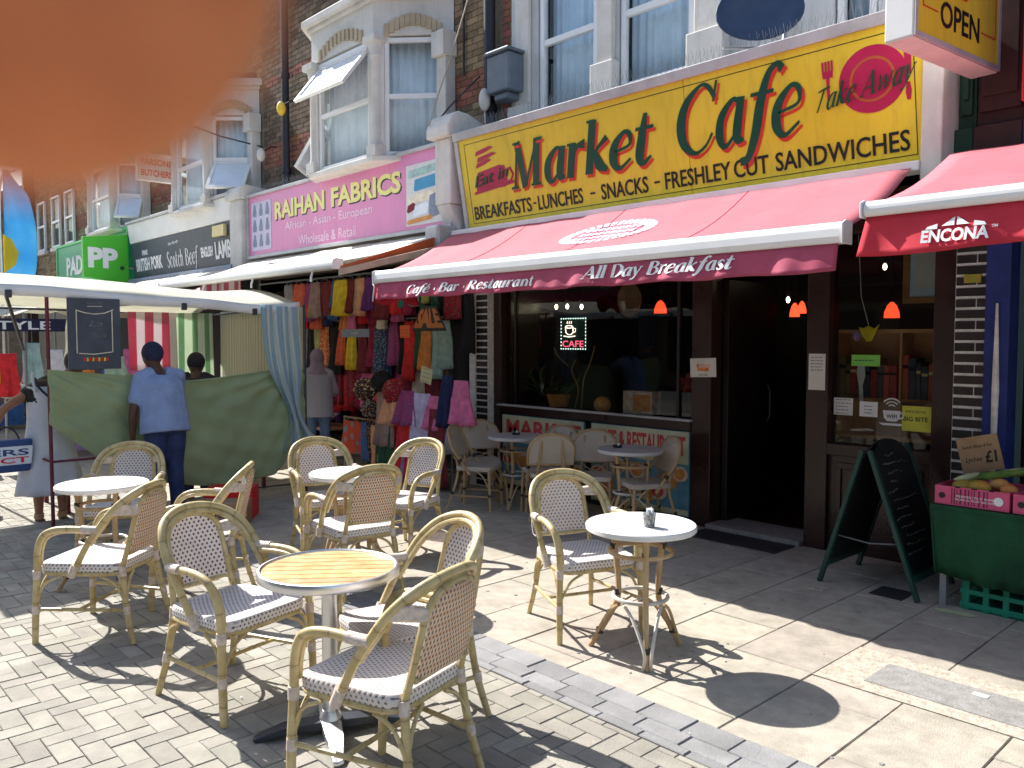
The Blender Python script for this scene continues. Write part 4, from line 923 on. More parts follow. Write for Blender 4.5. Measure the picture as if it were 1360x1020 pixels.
# ------------------------------------------------------------------ awnings
def awning(name,lab,x0,x1,yb,zb,yt,zt,xt0,xt1,barh,cloth,val,valh,barmat='white_paint',skew=0,seams=3):
    t=thing(name,((x0+x1)/2,yt,zb),lab,'awning')
    def fn(u,v):
        xb=x0+(x1-x0)*u; xt=xt0+(xt1-xt0)*u
        return Vector((xb+(xt-xb)*v,yb+(yt-yb)*v,zb+barh*.7+(zt-zb-barh*.7)*v-.05*math.sin(math.pi*v)+.004*math.sin(u*60)))
    mb=MB().sheet(fn,36,8,(0,0,.006)); mb.build('canopy_cloth',cloth,t,smooth=True)
    s_=MB()
    for k in range(1,seams+1):
        u=k/(seams+1); s_.tube([fn(u,v/8)+Vector((0,0,.007)) for v in range(9)],.0035,5)
    if seams: s_.build('seam',cloth,t)
    b=MB()
    P=[(yb-.05,zb),(yb-.065,zb+barh*.3),(yb-.06,zb+barh*.75),(yb-.03,zb+barh),(yb+.04,zb+barh),(yb+.05,zb)]
    b.prism([(p[0],p[1]) for p in P],(x0,0,0),(0,1,0),(0,0,1),(1,0,0),x1-x0); b.build('front_bar',barmat,t,bevel=.012)
    for x in (x0,x1):
        sg=-1 if x==x0 else 1
        MB().prism([(yb-.07,zb-.006),(yb-.07,zb+barh*.9),(yb-.03,zb+barh+.008),(yb+.055,zb+barh+.004),(yb+.055,zb-.006)],(x-.012 if sg<0 else x,0,0),(0,1,0),(0,0,1),(1,0,0),.012).build('end_cap',barmat,t,bevel=.004)
    for s_ in (.14,.86):
        xa=x0+(x1-x0)*s_; e=1 if s_<.5 else -1
        MB().tube([(xa,yt,zt-.12),(xa+e*.55,(yt+yb)/2,(zt+zb)/2-.08),(xa,yb+.04,zb+.04)],.022,8).build('folding_arm','white_paint',t)
    if val:
        def vf(u,v):
            x=x0+.03+(x1-x0-.06)*u; wv=.014*math.sin(u*31)+.014*math.sin(u*71+1)+.010*math.sin(u*140)-.035
            return Vector((x,yb-.035+wv*(1-v)*1.0-(1-v)*.0,zb-valh*(1-v)+.006*math.sin(u*45)*(1-v)))
        MB().sheet(vf,160,6,(0,.004,0)).build('valance',val,t,smooth=True)
        return t,vf
    return t,None
aw,vf=awning('cafe_awning','wide faded red awning with white bar and wine valance over the cafe front',-6.99,-2.20,4.70,2.305,6.0,2.94,-7.42,-2.35,.125,'awning_red','valance_wine',.165)
def on_val(txt,x0,x1,z0,z1,vfn,par,mt='white_flat',serif_=True,shear=.25,base=(0,.72),off=.006):
    o=letters('lettering',txt,mt,par,(x0,0,z0),(1,0,0),(0,0,1),x1-x0,z1-z0,serif_,shear,0,.004,1.35,base)
    return o
def wrapv(o,par,A,x0,x1,zb,valh,yb):
    # follow the folds of the valance cloth
    L0=wloc(par)
    for v in o.data.vertices:
        p=v.co+L0; u=(p.x-x0-.03)/(x1-x0-.06); vv=1-(zb-p.z)/valh; wv=.014*math.sin(u*31)+.014*math.sin(u*71+1)+.010*math.sin(u*140)-.035
        yy=yb-.035+wv*(1-vv); v.co.y=yy+p.y*1.0-.003-L0.y
for s_,a,b,z0,z1 in (('Café • Bar • Restaurant',-6.42,-4.72,2.185,2.275),('All Day Breakfast',-4.20,-2.90,2.205,2.305)):
    ob_=on_val(s_,a,b,z0-.005,z1-.015,vf,aw); wrapv(ob_,aw,0,-6.99,-2.20,2.305,.165,4.70)
# faded logo printed on the cafe awning top
lg=MB()
def AT(x,s_): # point on the awning slope
    v=s_; return Vector((x,4.70+1.3*v,2.3925+(2.94-2.3925)*v-.05*math.sin(math.pi*v)+.0115))
for a0 in range(0,36):
    a=a0*math.pi/18; r=1
    x=-4.62+.50*math.cos(a); v=.55+.21*math.sin(a)
    x2=-4.62+.50*math.cos(a+.12); v2=.55+.21*math.sin(a+.12); x3=-4.62+.38*math.cos(a+.12); v3=.55+.14*math.sin(a+.12); x4=-4.62+.38*math.cos(a); v4=.55+.14*math.sin(a)
    P=[AT(x,v),AT(x2,v2),AT(x3,v3),AT(x4,v4)]; lg.add(P+[p-Vector((0,0,.003)) for p in P],[(0,1,2,3),(4,7,6,5),(0,4,5,1),(1,5,6,2),(2,6,7,3),(3,7,4,0)])
for k in range(9):
    x=-4.92+.07*k
    for j in range(3):
        P=[AT(x,.44+.08*j),AT(x+.05,.44+.08*j),AT(x+.05,.49+.08*j),AT(x,.49+.08*j)]; lg.add(P+[p-Vector((0,0,.003)) for p in P],[(0,1,2,3),(4,7,6,5),(0,4,5,1),(1,5,6,2),(2,6,7,3),(3,7,4,0)])
lg.build('printed_logo','pale_pink',aw)
# torn side flap at left end of valance
MB().sheet(lambda u,v: Vector((-6.99-.05*math.sin(v*3)+.04*u,4.68+.5*u,2.30-.18*(1-v)-.03*math.sin(u*9)*(1-v))),10,4,(.004,0,0)).build('side_flap','encona_red',aw,smooth=True)
MB().tube([(-7.03,4.66,2.30),(-7.0,4.655,2.28),(-7.05,4.67,2.13)],.007,6).build('hook','white_paint',aw)
en2,_=awning('encona_awning','bright red awning with white bar and a white ENCONA mark at the right edge',-1.97,2.6,4.45,2.40,6.0,2.97,-2.12,2.6,.085,'encona_pink','encona_red',.0) if 'encona_pink' in MATS else awning('encona_awning','bright red awning with white bar and a white ENCONA mark at the right edge',-1.97,2.6,4.45,2.40,6.0,2.99,-2.10,2.6,.085,'awning_red',None,.0)
def ev(u,v):
    x=-1.96+4.5*u; e=max(0,1-u*13); 
    return Vector((x-.05*e*(1-v),4.42+.012*math.sin(u*50)*(1-v)-.055*(1-v)+.012*math.sin(u*90)*(1-v)+.05*e*(1-v),2.40-(.205+.012*math.sin(u*26))*(1-v)))
MB().sheet(ev,140,6,(0,.004,0)).build('valance','encona_red',en2,smooth=True)
letters('lettering','ENCONA','white_flat',en2,(-1.66,4.404,2.232),(1,0,0),(0,0,1),.31,.065,False,0,.03,.004)
letters('lettering','TM','white_flat',en2,(-1.343,4.404,2.285),(1,0,0),(0,0,1),.025,.014,False,0,.02,.004)
em=MB()
for k,(a,b) in enumerate(((-.13,-.085),(-.065,-.006),(.006,.065),(.085,.13))):
    if k in (1,2): em.prism([(a,.0),(b,.0),(b if k==1 else a,.042 if k==1 else .042)],(-1.505,4.404,2.312),(1,0,0),(0,0,1),(0,-1,0),.005)
    else: em.prism([(a-.01*(k==0),-.012),(b+.01*(k==3),-.012),(b,.004 if k==3 else .014),(a+.0,.014 if k==3 else .002)],(-1.505,4.404,2.312),(1,0,0),(0,0,1),(0,-1,0),.005)
em.build('emblem','white_flat',en2)
for o_ in en2.children:
    if o_.name.startswith(('lettering','emblem')):
        for v_ in o_.data.vertices:
            zz_=v_.co.z+en2.location.z; xx_=v_.co.x+en2.location.x; u_=(xx_+1.96)/4.5; q_=min(1,max(0,(2.40-zz_)/.205)); v_.co.y+=.016+.012*math.sin(u_*50)*q_-.055*q_+.012*math.sin(u_*90)*q_-.004
fa,_=awning('fabric_awning','long cream white awning over the fabric shop stopping short of the cafe awning',-12.2,-7.42,4.50,2.47,6.15,3.02,-12.7,-7.62,.10,'awning_white',None,0,seams=2)
# side of the fabric awning: orange strip and beige arm
MB().sheet(lambda u,v: Vector((-7.405-.2*u,4.52+1.6*u,2.50+.50*u-(.05+.10*u)*(1-v))),10,3,(.01,0,0)).build('side_strip','orange_cloth',fa)
MB().prism([(4.5,2.40),(6.1,2.80),(6.1,2.88),(4.5,2.47)],(-7.42,0,0),(0,1,0),(0,0,1),(1,0,0),.03).build('side_rail','beige_bar',fa,bevel=.005)
MB().box(-7.75,-7.5,5.85,6.2,2.78,3.06).build('end_housing','trim_grey',fa,bevel=.03)
hk=MB()
for x in (-7.9,-9.3,-10.7,-12): hk.tube([(x,4.48,2.47),(x,4.46,2.40),(x+.02,4.45,2.36)],.012,6)
hk.build('hook','white_paint',fa)
ba,_=awning('butcher_awning','bright white awning over the butcher shop',-18.0,-12.9,4.3,2.42,6.0,2.92,-18.1,-13.1,.08,'awning_white',None,0,seams=1)

# ------------------------------------------------------------------ rattan armchair
def pad(mb,hx,y0,y1,z,th,rnd=.05,mi=None):
    """rounded square cushion/panel with UVs in metres; top dips slightly"""
    n=14; vs=[];uv=[];fs=[]
    out=[]
    cy=(y0+y1)/2;hy=(y1-y0)/2
    def ring(s_,zz,over=0):
        r=[]
        for k in range(40):
            a=2*math.pi*k/40; c,s2=math.cos(a),math.sin(a); e=.28
            x=math.copysign(abs(c)**e,c)*hx*s_; y=math.copysign(abs(s2)**e,s2)*hy*s_
            r.append((x*(1+.06*(y/hy)),cy+y,zz))
        return r
    R_=[(1.0,-th),(1.012,-th*.5),(1.0,-.008),(.97,0)]+[(s_/10,-.012*(1-s_/10)) for s_ in range(9,0,-1)]+[(.02,-.012)]
    for (s_,dz) in R_: 
        for p in ring(s_,z+dz): vs.append(p); uv.append((p[0]+ (0),p[1]+( -dz if abs(p[0])<abs(hx)*.9 else 0)) if s_<.97 else ((p[0]+p[1]) if abs(abs(p[0])-hx)<hx*.25 and False else p[0]+p[1]*.0 + (p[1] if abs(p[0])>hx*.8 else 0),  dz*1.0+ (0)))
    N=40
    for i in range(len(R_)-1):
        for k in range(N): fs.append((i*N+k,i*N+(k+1)%N,(i+1)*N+(k+1)%N,(i+1)*N+k))
    fs.append(tuple((len(R_)-1)*N+k for k in range(N))); fs.append(tuple(range(N))[::-1])
    mb.add(vs,fs,mi,uv)
HOOP=lambda s:[(s*.248,.03,.40),(s*.262,-.07,.57),(s*.262,-.15,.68),(s*.245,-.22,.775),(s*.195,-.285,.845),(s*.105,-.33,.885),(0,-.345,.897)]
def chairA(label):
    t=thing('rattan_armchair',(0,0,0),label,'chair','bamboo look armchairs on the paving')
    bm='bamboo'
    for s in (-1,1):
        MB().tube(crom([(s*.272,.25,0),(s*.270,.243,.2),(s*.264,.232,.42)],4),[.0175,.018,.019,.0195,.019,.0195,.019,.0195,.0195],10).build('leg',bm,t,smooth='auto')
        MB().tube(crom([(s*.222,-.315,0),(s*.197,-.265,.2),(s*.178,-.232,.43)],4),[.016,.016,.017,.017,.018,.017,.018,.018,.018],10).build('leg',bm,t,smooth='auto')
        a1=crom([(s*.264,.232,.42),(s*.268,.222,.54),(s*.276,.185,.625),(s*.278,.12,.662),(s*.272,.02,.672),(s*.262,-.13,.664)],5)
        MB().tube(a1,.0185,10).tube([(p.x-s*.022,p.y-.006,p.z-.017) for p in a1[2:-1]],.013,8).build('arm',bm,t,smooth='auto')
    h=crom(HOOP(-1)+HOOP(1)[-2::-1],4)
    MB().tube(h,.0185,10).build('back_hoop',bm,t,smooth='auto')
    h2=[(p.x*.90,p.y+.012,p.z-.026) for p in h if p.z>.60]
    MB().tube(h2,.014,8).build('back_hoop',bm,t,smooth='auto')
    inn=[(-.178,-.232,.43),(-.168,-.268,.56),(-.158,-.305,.72),(-.135,-.325,.80),(-.075,-.338,.845),(0,-.343,.856)]
    inn=crom(inn+[(-a,b,c) for a,b,c in inn[-2::-1]],4)
    MB().tube([(p.x,p.y,p.z) for p in inn],.0155,8).tube([(-.165,-.272,.515),(0,-.262,.512),(.165,-.272,.515)],.013,8).build('back_frame',bm,t,smooth='auto')
    # woven back panel (front face weave, rear face strands)
    def W(z): 
        if z<.72: return .162-(z-.5)*.05
        q=(z-.72)/.135; return .151*math.sqrt(max(0,1-q**2.2))
    def yb(z): return -.262-(z-.5)*.235
    for nm,mt,dy in (('back_panel','weave',.0085),('back_panel','weave_back',-.0085)):
        mb=MB(); vs=[];uv=[];NZ_=16;NX=8
        for j in range(NZ_+1):
            z=.515+(.850-.515)*j/NZ_; w_=W(z)
            for i in range(NX+1):
                u=-1+2*i/NX; x=u*w_; vs.append((x,yb(z)+dy-.014*(1-u*u)*(1 if True else 0)*-1*-1,z)); uv.append((x+1,z))
        fs=[(j*(NX+1)+i,j*(NX+1)+i+1,(j+1)*(NX+1)+i+1,(j+1)*(NX+1)+i) for j in range(NZ_) for i in range(NX)]
        if dy<0: fs=[f[::-1] for f in fs]
        mb.add(vs,fs,None,uv); mb.build(nm,mt,t,smooth=True)
    mb=MB(); pad(mb,.235,-.235,.25,.462,.048); mb.build('seat','weave_seat',t,smooth='auto')
    rg=[]
    for k in range(28):
        a=2*math.pi*k/28; c,s2=math.cos(a),math.sin(a); x=math.copysign(abs(c)**.35,c)*.232; y=.007+math.copysign(abs(s2)**.35,s2)*.235; rg.append((x*(1+.06*y/.24),y,.402))
    MB().tube(rg,.0135,8,True).build('seat_frame',bm,t,smooth='auto')
    for P_ in ([(-.268,.24,.20),(-.2,-.268,.19)],[(.268,.24,.20),(.2,-.268,.19)],[(-.232,.0,.195),(.232,.0,.195)]): MB().tube(P_,.0105,8).build('stretcher',bm,t,smooth='auto')
    def arc(p,q,mid): MB().tube(crom([p,mid,q],5),.0085,6).build('brace',bm,t,smooth='auto')
    for s in (-1,1):
        arc((s*.267,.238,.24),(s*.252,.10,.39),(s*.266,.19,.345)); arc((s*.205,-.262,.24),(s*.226,-.13,.39),(s*.216,-.21,.345))
        arc((s*.262,.236,.24),(s*.12,.236,.39),(s*.20,.237,.345)); arc((s*.198,-.262,.24),(s*.07,-.236,.39),(s*.14,-.25,.345))
    def bind(pts,r): return MB().tube(pts,r,10).build('binding','binding',t,smooth='auto')
    for s in (-1,1):
        bind([(s*.265,.234,.375),(s*.265,.233,.425)],.0225); bind([(s*.18,-.236,.385),(s*.178,-.232,.44)],.0215)
        bind([(s*.2705,.243,.175),(s*.2695,.241,.222)],.0215); bind([(s*.203,-.272,.168),(s*.198,-.266,.21)],.0195)
        bind([(s*.272,-.05,.672),(s*.266,-.10,.668),(s*.262,-.145,.668)],.0235); bind([(s*.250,.035,.392),(s*.254,.0,.46)],.0235)
        # broad wrap joining hoop and inner frame
        w_=MB(); P=[Vector(p) for p in [(s*.260,-.20,.750),(s*.232,-.252,.812),(s*.150,-.318,.79),(s*.157,-.309,.735)]]
        w_.add([p+Vector((0,-.022,0)) for p in P]+[p+Vector((0,.020,0)) for p in P],[(0,1,2,3),(7,6,5,4),(0,4,5,1),(1,5,6,2),(2,6,7,3),(3,7,4,0)])
        w_.build('binding','binding',t,bevel=.012)
    return t
A_SPOTS=[
 (-3.35,3.72,249,'armchair facing the small table with the patterned cup, white string tied to its arm'),
 (-2.68,1.82,106,'nearest armchair in the front centre, seen from behind with its peach woven back'),
 (-3.09,2.21,171,'armchair at the far side of the wooden slat table, behind the nearest armchair'),
 (-3.86,1.74,284,'armchair facing the camera at the left of the wooden slat table'),
 (-5.27,1.55,131,'armchair alone at the far left front, its back turned, its white seat in sun'),
 (-5.51,2.24,146,'armchair seen edge on behind the one left of the wooden slat table'),
 (-6.78,2.16,238,'armchair behind the leftmost white table in front of the blue shirted man'),
 (-6.00,3.51,256,'armchair left of the middle white table beside the hanging striped curtain'),
 (-4.98,3.13,82,'armchair with its peach woven back to the camera in front of the middle white table'),
 (-5.52,3.93,196,'armchair on the right of the middle white table with a sunlit white back'),
]
proto=chairA('x')
roots=[]
for i,(x,y,r_,lab) in enumerate(A_SPOTS):
    o=proto if i==0 else copy_tree(proto)
    o.location=(x,y,.001); o.rotation_euler=(0,0,R(r_)); o['label']=lab; roots.append(o)
MB().tube(crom([(.262,-.11,.69),(.285,-.12,.66),(.292,-.09,.58),(.285,-.06,.56)],5),.003,5).build('string','white_flat',roots[0],local=True)
MB().tube(crom([(-.16,-.31,.80),(-.20,-.33,.83),(-.215,-.34,.80)],5),.005,5).build('string','white_flat',roots[5],local=True)
# ------------------------------------------------------------------ armless cane chairs
def chairB(label):
    t=thing('cane_chair',(0,0,0),label,'chair','pale cane chairs under the cafe awning')
    h=[(-.205,-.02,.37),(-.215,-.12,.52),(-.225,-.19,.62),(-.215,-.235,.72),(-.16,-.268,.80),(-.08,-.283,.838),(0,-.287,.845)]
    h=crom(h+[(-a,b,c) for a,b,c in h[-2::-1]],4)
    MB().tube(h,.0145,8).build('back_hoop','rattan',t,smooth='auto')
    for s in (-1,1):
        MB().tube(crom([(s*.20,.20,0),(s*.195,.19,.22),(s*.19,.18,.42)],3),.0145,8).build('leg','rattan',t,smooth='auto')
        MB().tube(crom([(s*.22,-.27,0),(s*.175,-.20,.22),(s*.14,-.17,.42),(s*.11,-.235,.62),(s*.10,-.262,.79)],3),.0135,8).build('leg','rattan',t,smooth='auto')
    def W(z): 
        if z<.66: return .215
        q=(z-.66)/.185; return .215*math.sqrt(max(0,1-q**2.2))
    def yb(z): return -.165-(z-.5)*.36 if z<.7 else -.237-(z-.7)*.33
    mb=MB();vs=[];uv=[];N=12;K=8
    for j in range(N+1):
        z=.545+(.838-.545)*j/N
        for i in range(K+1): u=-1+2*i/K; vs.append((u*W(z),yb(z)+.004,z)); uv.append((u*W(z),z))
    m_=len(vs); fs=[(j*(K+1)+i,j*(K+1)+i+1,(j+1)*(K+1)+i+1,(j+1)*(K+1)+i) for j in range(N) for i in range(K)]
    mb.add(vs,fs,None,uv); mb.add([(a,b-.012,c) for a,b,c in vs],[f[::-1] for f in fs],None,uv); mb.build('back_panel','plain_weave',t,smooth=True)
    MB().tube([(-.21,-.185,.545),(0,-.19,.54),(.21,-.185,.545)],.011,8).build('back_rail','rattan',t,smooth='auto')
    mb=MB(); pad(mb,.20,-.19,.21,.45,.04); mb.build('seat','plain_weave',t,smooth='auto')
    def brc(P,r,nm='brace'): MB().tube(P,r,6).build(nm,'rattan',t,smooth='auto')
    for s in (-1,1):
        brc(crom([(s*.197,.195,.2),(s*.18,.195,.33),(s*.08,.19,.41)],4),.008); brc(crom([(s*.195,.195,.2),(s*.19,.12,.35),(s*.19,.04,.41)],4),.008)
        brc(crom([(s*.17,-.2,.2),(s*.13,-.19,.33),(s*.05,-.18,.41)],4),.008); brc([(s*.198,.19,.15),(s*.19,-.22,.15)],.009,'stretcher')
    brc(crom([(-.15,-.2,.56),(-.05,-.17,.47),(.05,-.17,.47),(.15,-.2,.56)],4),.007)
    for s in (-1,1):
        MB().tube([(s*.213,-.105,.50),(s*.217,-.125,.53)],.021,8).build('binding','dark_binding',t); MB().tube([(s*.198,.193,.15),(s*.198,.193,.175)],.018,8).build('binding','dark_binding',t)
        MB().tube([(s*.188,-.22,.16),(s*.184,-.214,.19)],.0175,8).build('binding','dark_binding',t)
    return t
def place_by_top(px,py,rot):   # chair origin from the place of its back top
    a=R(rot); return (px-.287*math.sin(a)*1.0, py+.287*math.cos(a)*1.0)
B_TOP=[(-7.00,6.02,235,'cane chair against the brick pilaster, leftmost of those under the awning'),
 (-6.72,5.42,300,'cane chair turned towards the first small table, its slim back to the left'),
 (-5.92,6.28,190,'cane chair between the painted board and the chair with the orange lit back'),
 (-5.45,5.62,52,'cane chair with its back to the camera glowing orange in the light'),
 (-5.44,6.22,215,'cane chair left of the second small table, in front of the letters CAFE'),
 (-4.52,6.28,150,'cane chair right of the second small table beside the brown door post')]
pb=chairB('x')
for i,(x,y,r_,lab) in enumerate(B_TOP):
    o=pb if i==0 else copy_tree(pb); X_,Y_=place_by_top(x,y,r_); o.location=(X_,Y_,.001); o.rotation_euler=(0,0,R(r_)); o['label']=lab

# ------------------------------------------------------------------ tables
def rtable(label,top='table_white',r=.303,z=.74,leg='rattan',bind='dark_binding',grp='small round bistro tables'):
    t=thing('bistro_table',(0,0,0),label,'table',grp)
    MB().lathe([(r-.006,z-.034),(r,z-.028),(r,z-.006),(r-.006,z)],0,0,48).build('table_top',top,t,smooth='auto')
    MB().lathe([(.18,z-.05),(.2,z-.035)],0,0,20).build('under_plate','table_edge',t)
    for k in range(3):
        a=R(120*k); c,s=math.cos(a),math.sin(a)
        pts=[(.175*c,.175*s,z-.035),(.150*c,.150*s,.58),(.128*c,.128*s,.36),(.150*c,.150*s,.26),(.225*c,.225*s,.12),(.298*c,.298*s,0)]
        if k==0: pts=[(.175*c,.175*s,z-.035),(.165*c,.165*s,.5),(.165*c,.165*s,.3),(.20*c,.20*s,.12),(.225*c,.225*s,0)]
        MB().tube(crom(pts,4),.0165,9).build('leg',leg,t,smooth='auto')
        for sg in (-1,1):
            q=MB(); b=a+sg*.85; q.tube(crom([(.13*math.cos(b),.13*math.sin(b),.30),(.17*math.cos(a+sg*.38),.17*math.sin(a+sg*.38),.24),(.245*c-sg*.02*s,.245*s+sg*.02*c,.10),(.275*c-sg*.017*s if k else .22*c-sg*.02*s,.275*s+sg*.017*c if k else .22*s+sg*.02*c,.0 if not k else .04)],5),.0095,7)
            q.build('brace','table_edge' if k==0 else leg,t,smooth='auto')
        for rr_,zz in ((.160,.60),(.135,.345),(.24 if k else .205,.105)):
            MB().tube([(rr_*c,rr_*s,zz-.02),(rr_*c,rr_*s,zz+.012)],.0215,9).build('binding',bind,t)
    for zz,rr_,mt in ((.585,.172,leg),(.335,.150,'table_edge')):
        MB().tube([(rr_*math.cos(i*.2618),rr_*math.sin(i*.2618),zz) for i in range(24)],.0115,7,True).build('ring',mt,t,smooth='auto')
    return t
T1=rtable('white topped bistro table with the patterned cup, standing apart on the pale slabs'); T1.location=(-2.80,3.585,.001); T1.rotation_euler=(0,0,R(-42))
for i,(x,y,r_,lab,tp) in enumerate(((-6.18,1.83,10,'leftmost white topped bistro table beside the green stall cloth','table_white'),(-5.41,3.36,160,'white topped bistro table in the middle group near the striped curtain','table_white'),(-6.28,5.93,60,'grey topped bistro table at the left under the cafe awning','grey_top'),(-4.80,5.98,20,'grey topped bistro table in front of the second painted board','grey_top'))):
    o=copy_tree(T1); o.location=(x,y,.001); o.rotation_euler=(0,0,R(r_)); o['label']=lab
    if tp!='table_white':
        for c in o.children:
            if c.name.startswith('table_top'): c.data=c.data.copy(); c.data.materials[0]=MATS[tp]
# wooden slat table on an aluminium pedestal
wt=thing('slat_table',(-3.19,1.87,.001),'round table with varnished wooden slats and an aluminium rim on a metal pedestal','table','small round bistro tables')
r0=.290; n=9; dr=R(52); ca,sa=math.cos(dr),math.sin(dr)
for k in range(n):
    a=-r0+2*r0*k/n+.0036; b=-r0+2*r0*(k+1)/n-.0036; P=[]
    def half(v): return math.sqrt(max(0.0004,r0*r0-v*v))
    m_=6; L_=[(-half(a+(b-a)*i/m_),a+(b-a)*i/m_) for i in range(m_+1)]; Rr=[(half(a+(b-a)*i/m_),a+(b-a)*i/m_) for i in range(m_+1)]
    mb=MB().prism(L_[::-1]+Rr,(-3.19,1.87,.722),(ca,sa,0),(-sa,ca,0),(0,0,1),.019); mb.build('slat','slat',wt)
rim=[(.290,.708),(.290,.744),(.296,.750),(.305,.748),(.309,.738),(.309,.716),(.303,.708)]
mb=MB().lathe(rim+[rim[0]],-3.19,1.87,56,caps=False); mb.build('rim','aluminium',wt,smooth='auto')
MB().lathe([(.285,.712),(.285,.7215)],-3.19,1.87,40).build('under_plate','dark_metal',wt)
MB().lathe([(.09,.69),(.09,.706),(.04,.712)],-3.19,1.87,20).lathe([(.034,.03),(.034,.70)],-3.19,1.87,20).lathe([(.055,.03),(.05,.07),(.036,.10)],-3.19,1.87,20).build('pedestal','aluminium',wt,smooth='auto')
for k in range(4):
    a=R(45+20+90*k); c,s=math.cos(a),math.sin(a); m3=Matrix(((c,-s,0),(s,c,0),(0,0,1)))
    mb=MB(); P=[(.02,-.045,.035),(.20,-.035,.03),(.325,-.022,.012),(.335,0,.008),(.325,.022,.012),(.20,.035,.03),(.02,.045,.035)]
    top=[m3@Vector((p[0],p[1],p[2]+.030-(.02 if p[0]>.3 else 0))) for p in P]; bot=[m3@Vector((p[0],p[1],max(.0,p[2]-.012))) for p in P]; off=Vector((-3.19,1.87,0))
    nn=len(P); mb.add([p+off for p in bot+top],[tuple(range(nn))[::-1],tuple(range(nn,2*nn))]+[(i,(i+1)%nn,(i+1)%nn+nn,i+nn) for i in range(nn)])
    mb.build('foot','aluminium' if k%2 else 'dark_metal',wt,bevel=.006)
# cup with sugar packets
cp=thing('patterned_cup',(-2.712,3.545,.742),'black and white patterned cup of sugar packets on the white table','cup')
MB().lathe([(.029,.742),(.034,.79),(.036,.815),(.033,.815),(.030,.80)],-2.712,3.545,20).build('cup','cup_bw',cp,smooth='auto')
rr=random.Random(4)
for k in range(9):
    a=rr.uniform(0,6.28); q=rr.uniform(.004,.02); m3=Matrix.Rotation(a,3,'Z')@Matrix.Rotation(rr.uniform(-.4,.4),3,'X')
    MB().obox((-2.712+q*math.cos(a),3.545+q*math.sin(a),.815),(.026,.004,.045+rr.uniform(0,.015)),m3).build('sugar_packet','white_flat',cp)
for x,y,lab in ((-6.33,5.97,'small dark ashtray on the left table under the awning'),(-4.93,5.95,'small dark condiment holder on the right table under the awning')):
    q=thing('ashtray',(x,y,.742),lab,'ashtray'); MB().lathe([(.04,.742),(.045,.765),(.038,.765),(.034,.75)],x,y,16).build('bowl','dark_metal',q,smooth='auto'); MB().lathe([(.012,.75),(.012,.785)],x+.015,y,8).build('butt_rest','white_flat',q)

# ------------------------------------------------------------------ things in and on the cafe front
t=thing('cafe_led_sign',(-6.12,6.62,1.63),'lit LED window sign with a cup and the word CAFE in a dotted green border','sign')
MB().box(-6.31,-5.93,6.63,6.645,1.63,1.99).build('board','neon_board',t)
lb=MB()
for k in range(11):
    for z in (1.645,1.975): lb.ell((-6.30+.036*k,6.627,z),(.006,.004,.006),6,4)
for k in range(1,9):
    for x in (-6.30,-5.94): lb.ell((x,6.627,1.645+.0367*k),(.006,.004,.006),6,4)
tag(lb.build('led_dots','led_white',t),kind='stuff')
mb=MB().tube([(-6.19+.055*math.cos(a*.524)+.01,6.626,1.885+.014*math.sin(a*.524)) for a in range(12)],.005,5,True); mb.tube([(-6.235,6.626,1.88),(-6.225,6.626,1.82),(-6.19,6.626,1.80),(-6.15,6.626,1.80),(-6.12,6.626,1.83),(-6.125,6.626,1.885)],.005,5); mb.tube([(-6.125,6.626,1.87),(-6.085,6.626,1.865),(-6.09,6.626,1.83),(-6.125,6.626,1.82)],.004,5); mb.tube([(-6.26,6.626,1.785),(-6.18,6.626,1.775),(-6.09,6.626,1.785)],.005,5)
for k in range(3): mb.tube([(-6.21+.03*k,6.626,1.92),(-6.205+.03*k,6.626,1.945)],.004,5)
mb.build('cup_light','led_warm',t)
letters('lettering','CAFE','led_red',t,(-6.28,6.63,1.665),(1,0,0),(0,0,1),.31,.07,False,0,.004,.004)
def pend(x,y,z,r,lab,sh='lamp_red'):
    q=thing('pendant_lamp',(x,y,z),lab,'lamp','red pendant lamps in the cafe'); MB().tube([(x,y,z+.13),(x,y,2.85)],.005,5).build('cord','pipe_black',q)
    MB().lathe([(r,z),(r*.95,z+.05),(r*.6,z+.11),(r*.2,z+.14)],x,y,18).build('lamp_shade',sh,q,smooth='auto')
pend(-5.61,7.5,2.04,.07,'glowing red pendant lamp behind the wide cafe window'); pend(-3.08,7.5,1.94,.065,'glowing red pendant lamp behind the narrow window beside the door'); pend(-4.22,7.9,1.98,.05,'small glowing red pendant lamp seen through the open doorway'); pend(-4.72,9,2.05,.05,'faint red pendant lamp deeper in the cafe near the door post')
for x,y,z,lab in ((-8.21+.9,7.6,2.16,'left bulb of the pair of wall lights deep in the cafe'),(-7.12,7.6,2.16,'right bulb of the pair of wall lights deep in the cafe'),(-6.88,7.6,2.15,'single bright bulb above the LED sign in the cafe window'),(-3.36,8.0,2.44,'bright bulb high in the narrow window right of the door'),(-4.35,8,2.16,'warm bulb seen through the open doorway')):
    MBb=MB().ell((x,y,z),(.018,.018,.03),10,8); q=thing('wall_light',(x,y,z),lab,'lamp'); MBb.build('bulb','bulb',q,smooth=True); MB().lathe([(.02,z+.04),(.025,z+.09)],x,y,8).build('holder','pipe_black',q); MB().tube([(x,y,z+.09),(x,y,2.85)],.004,4).build('cord','pipe_black',q)
t=thing('wall_plate',(-5.9,7.3,2.0),'round carved plate hanging inside behind the cafe window','plate'); mb=MB(); n=24
mb.prism([(.17*math.cos(2*math.pi*i/n),.19*math.sin(2*math.pi*i/n)) for i in range(n)],(-5.9,7.32,2.19),(1,0,0),(0,0,1),(0,-1,0),.015); mb.build('plate','twig',t)
for i in range(14):
    a=2*math.pi*i/14; MB().box(-5.9+.12*math.cos(a)-.012,-5.9+.12*math.cos(a)+.012,7.298,7.304,2.19+.14*math.sin(a)-.012,2.19+.14*math.sin(a)+.012).build('carving','gold_frame',t)
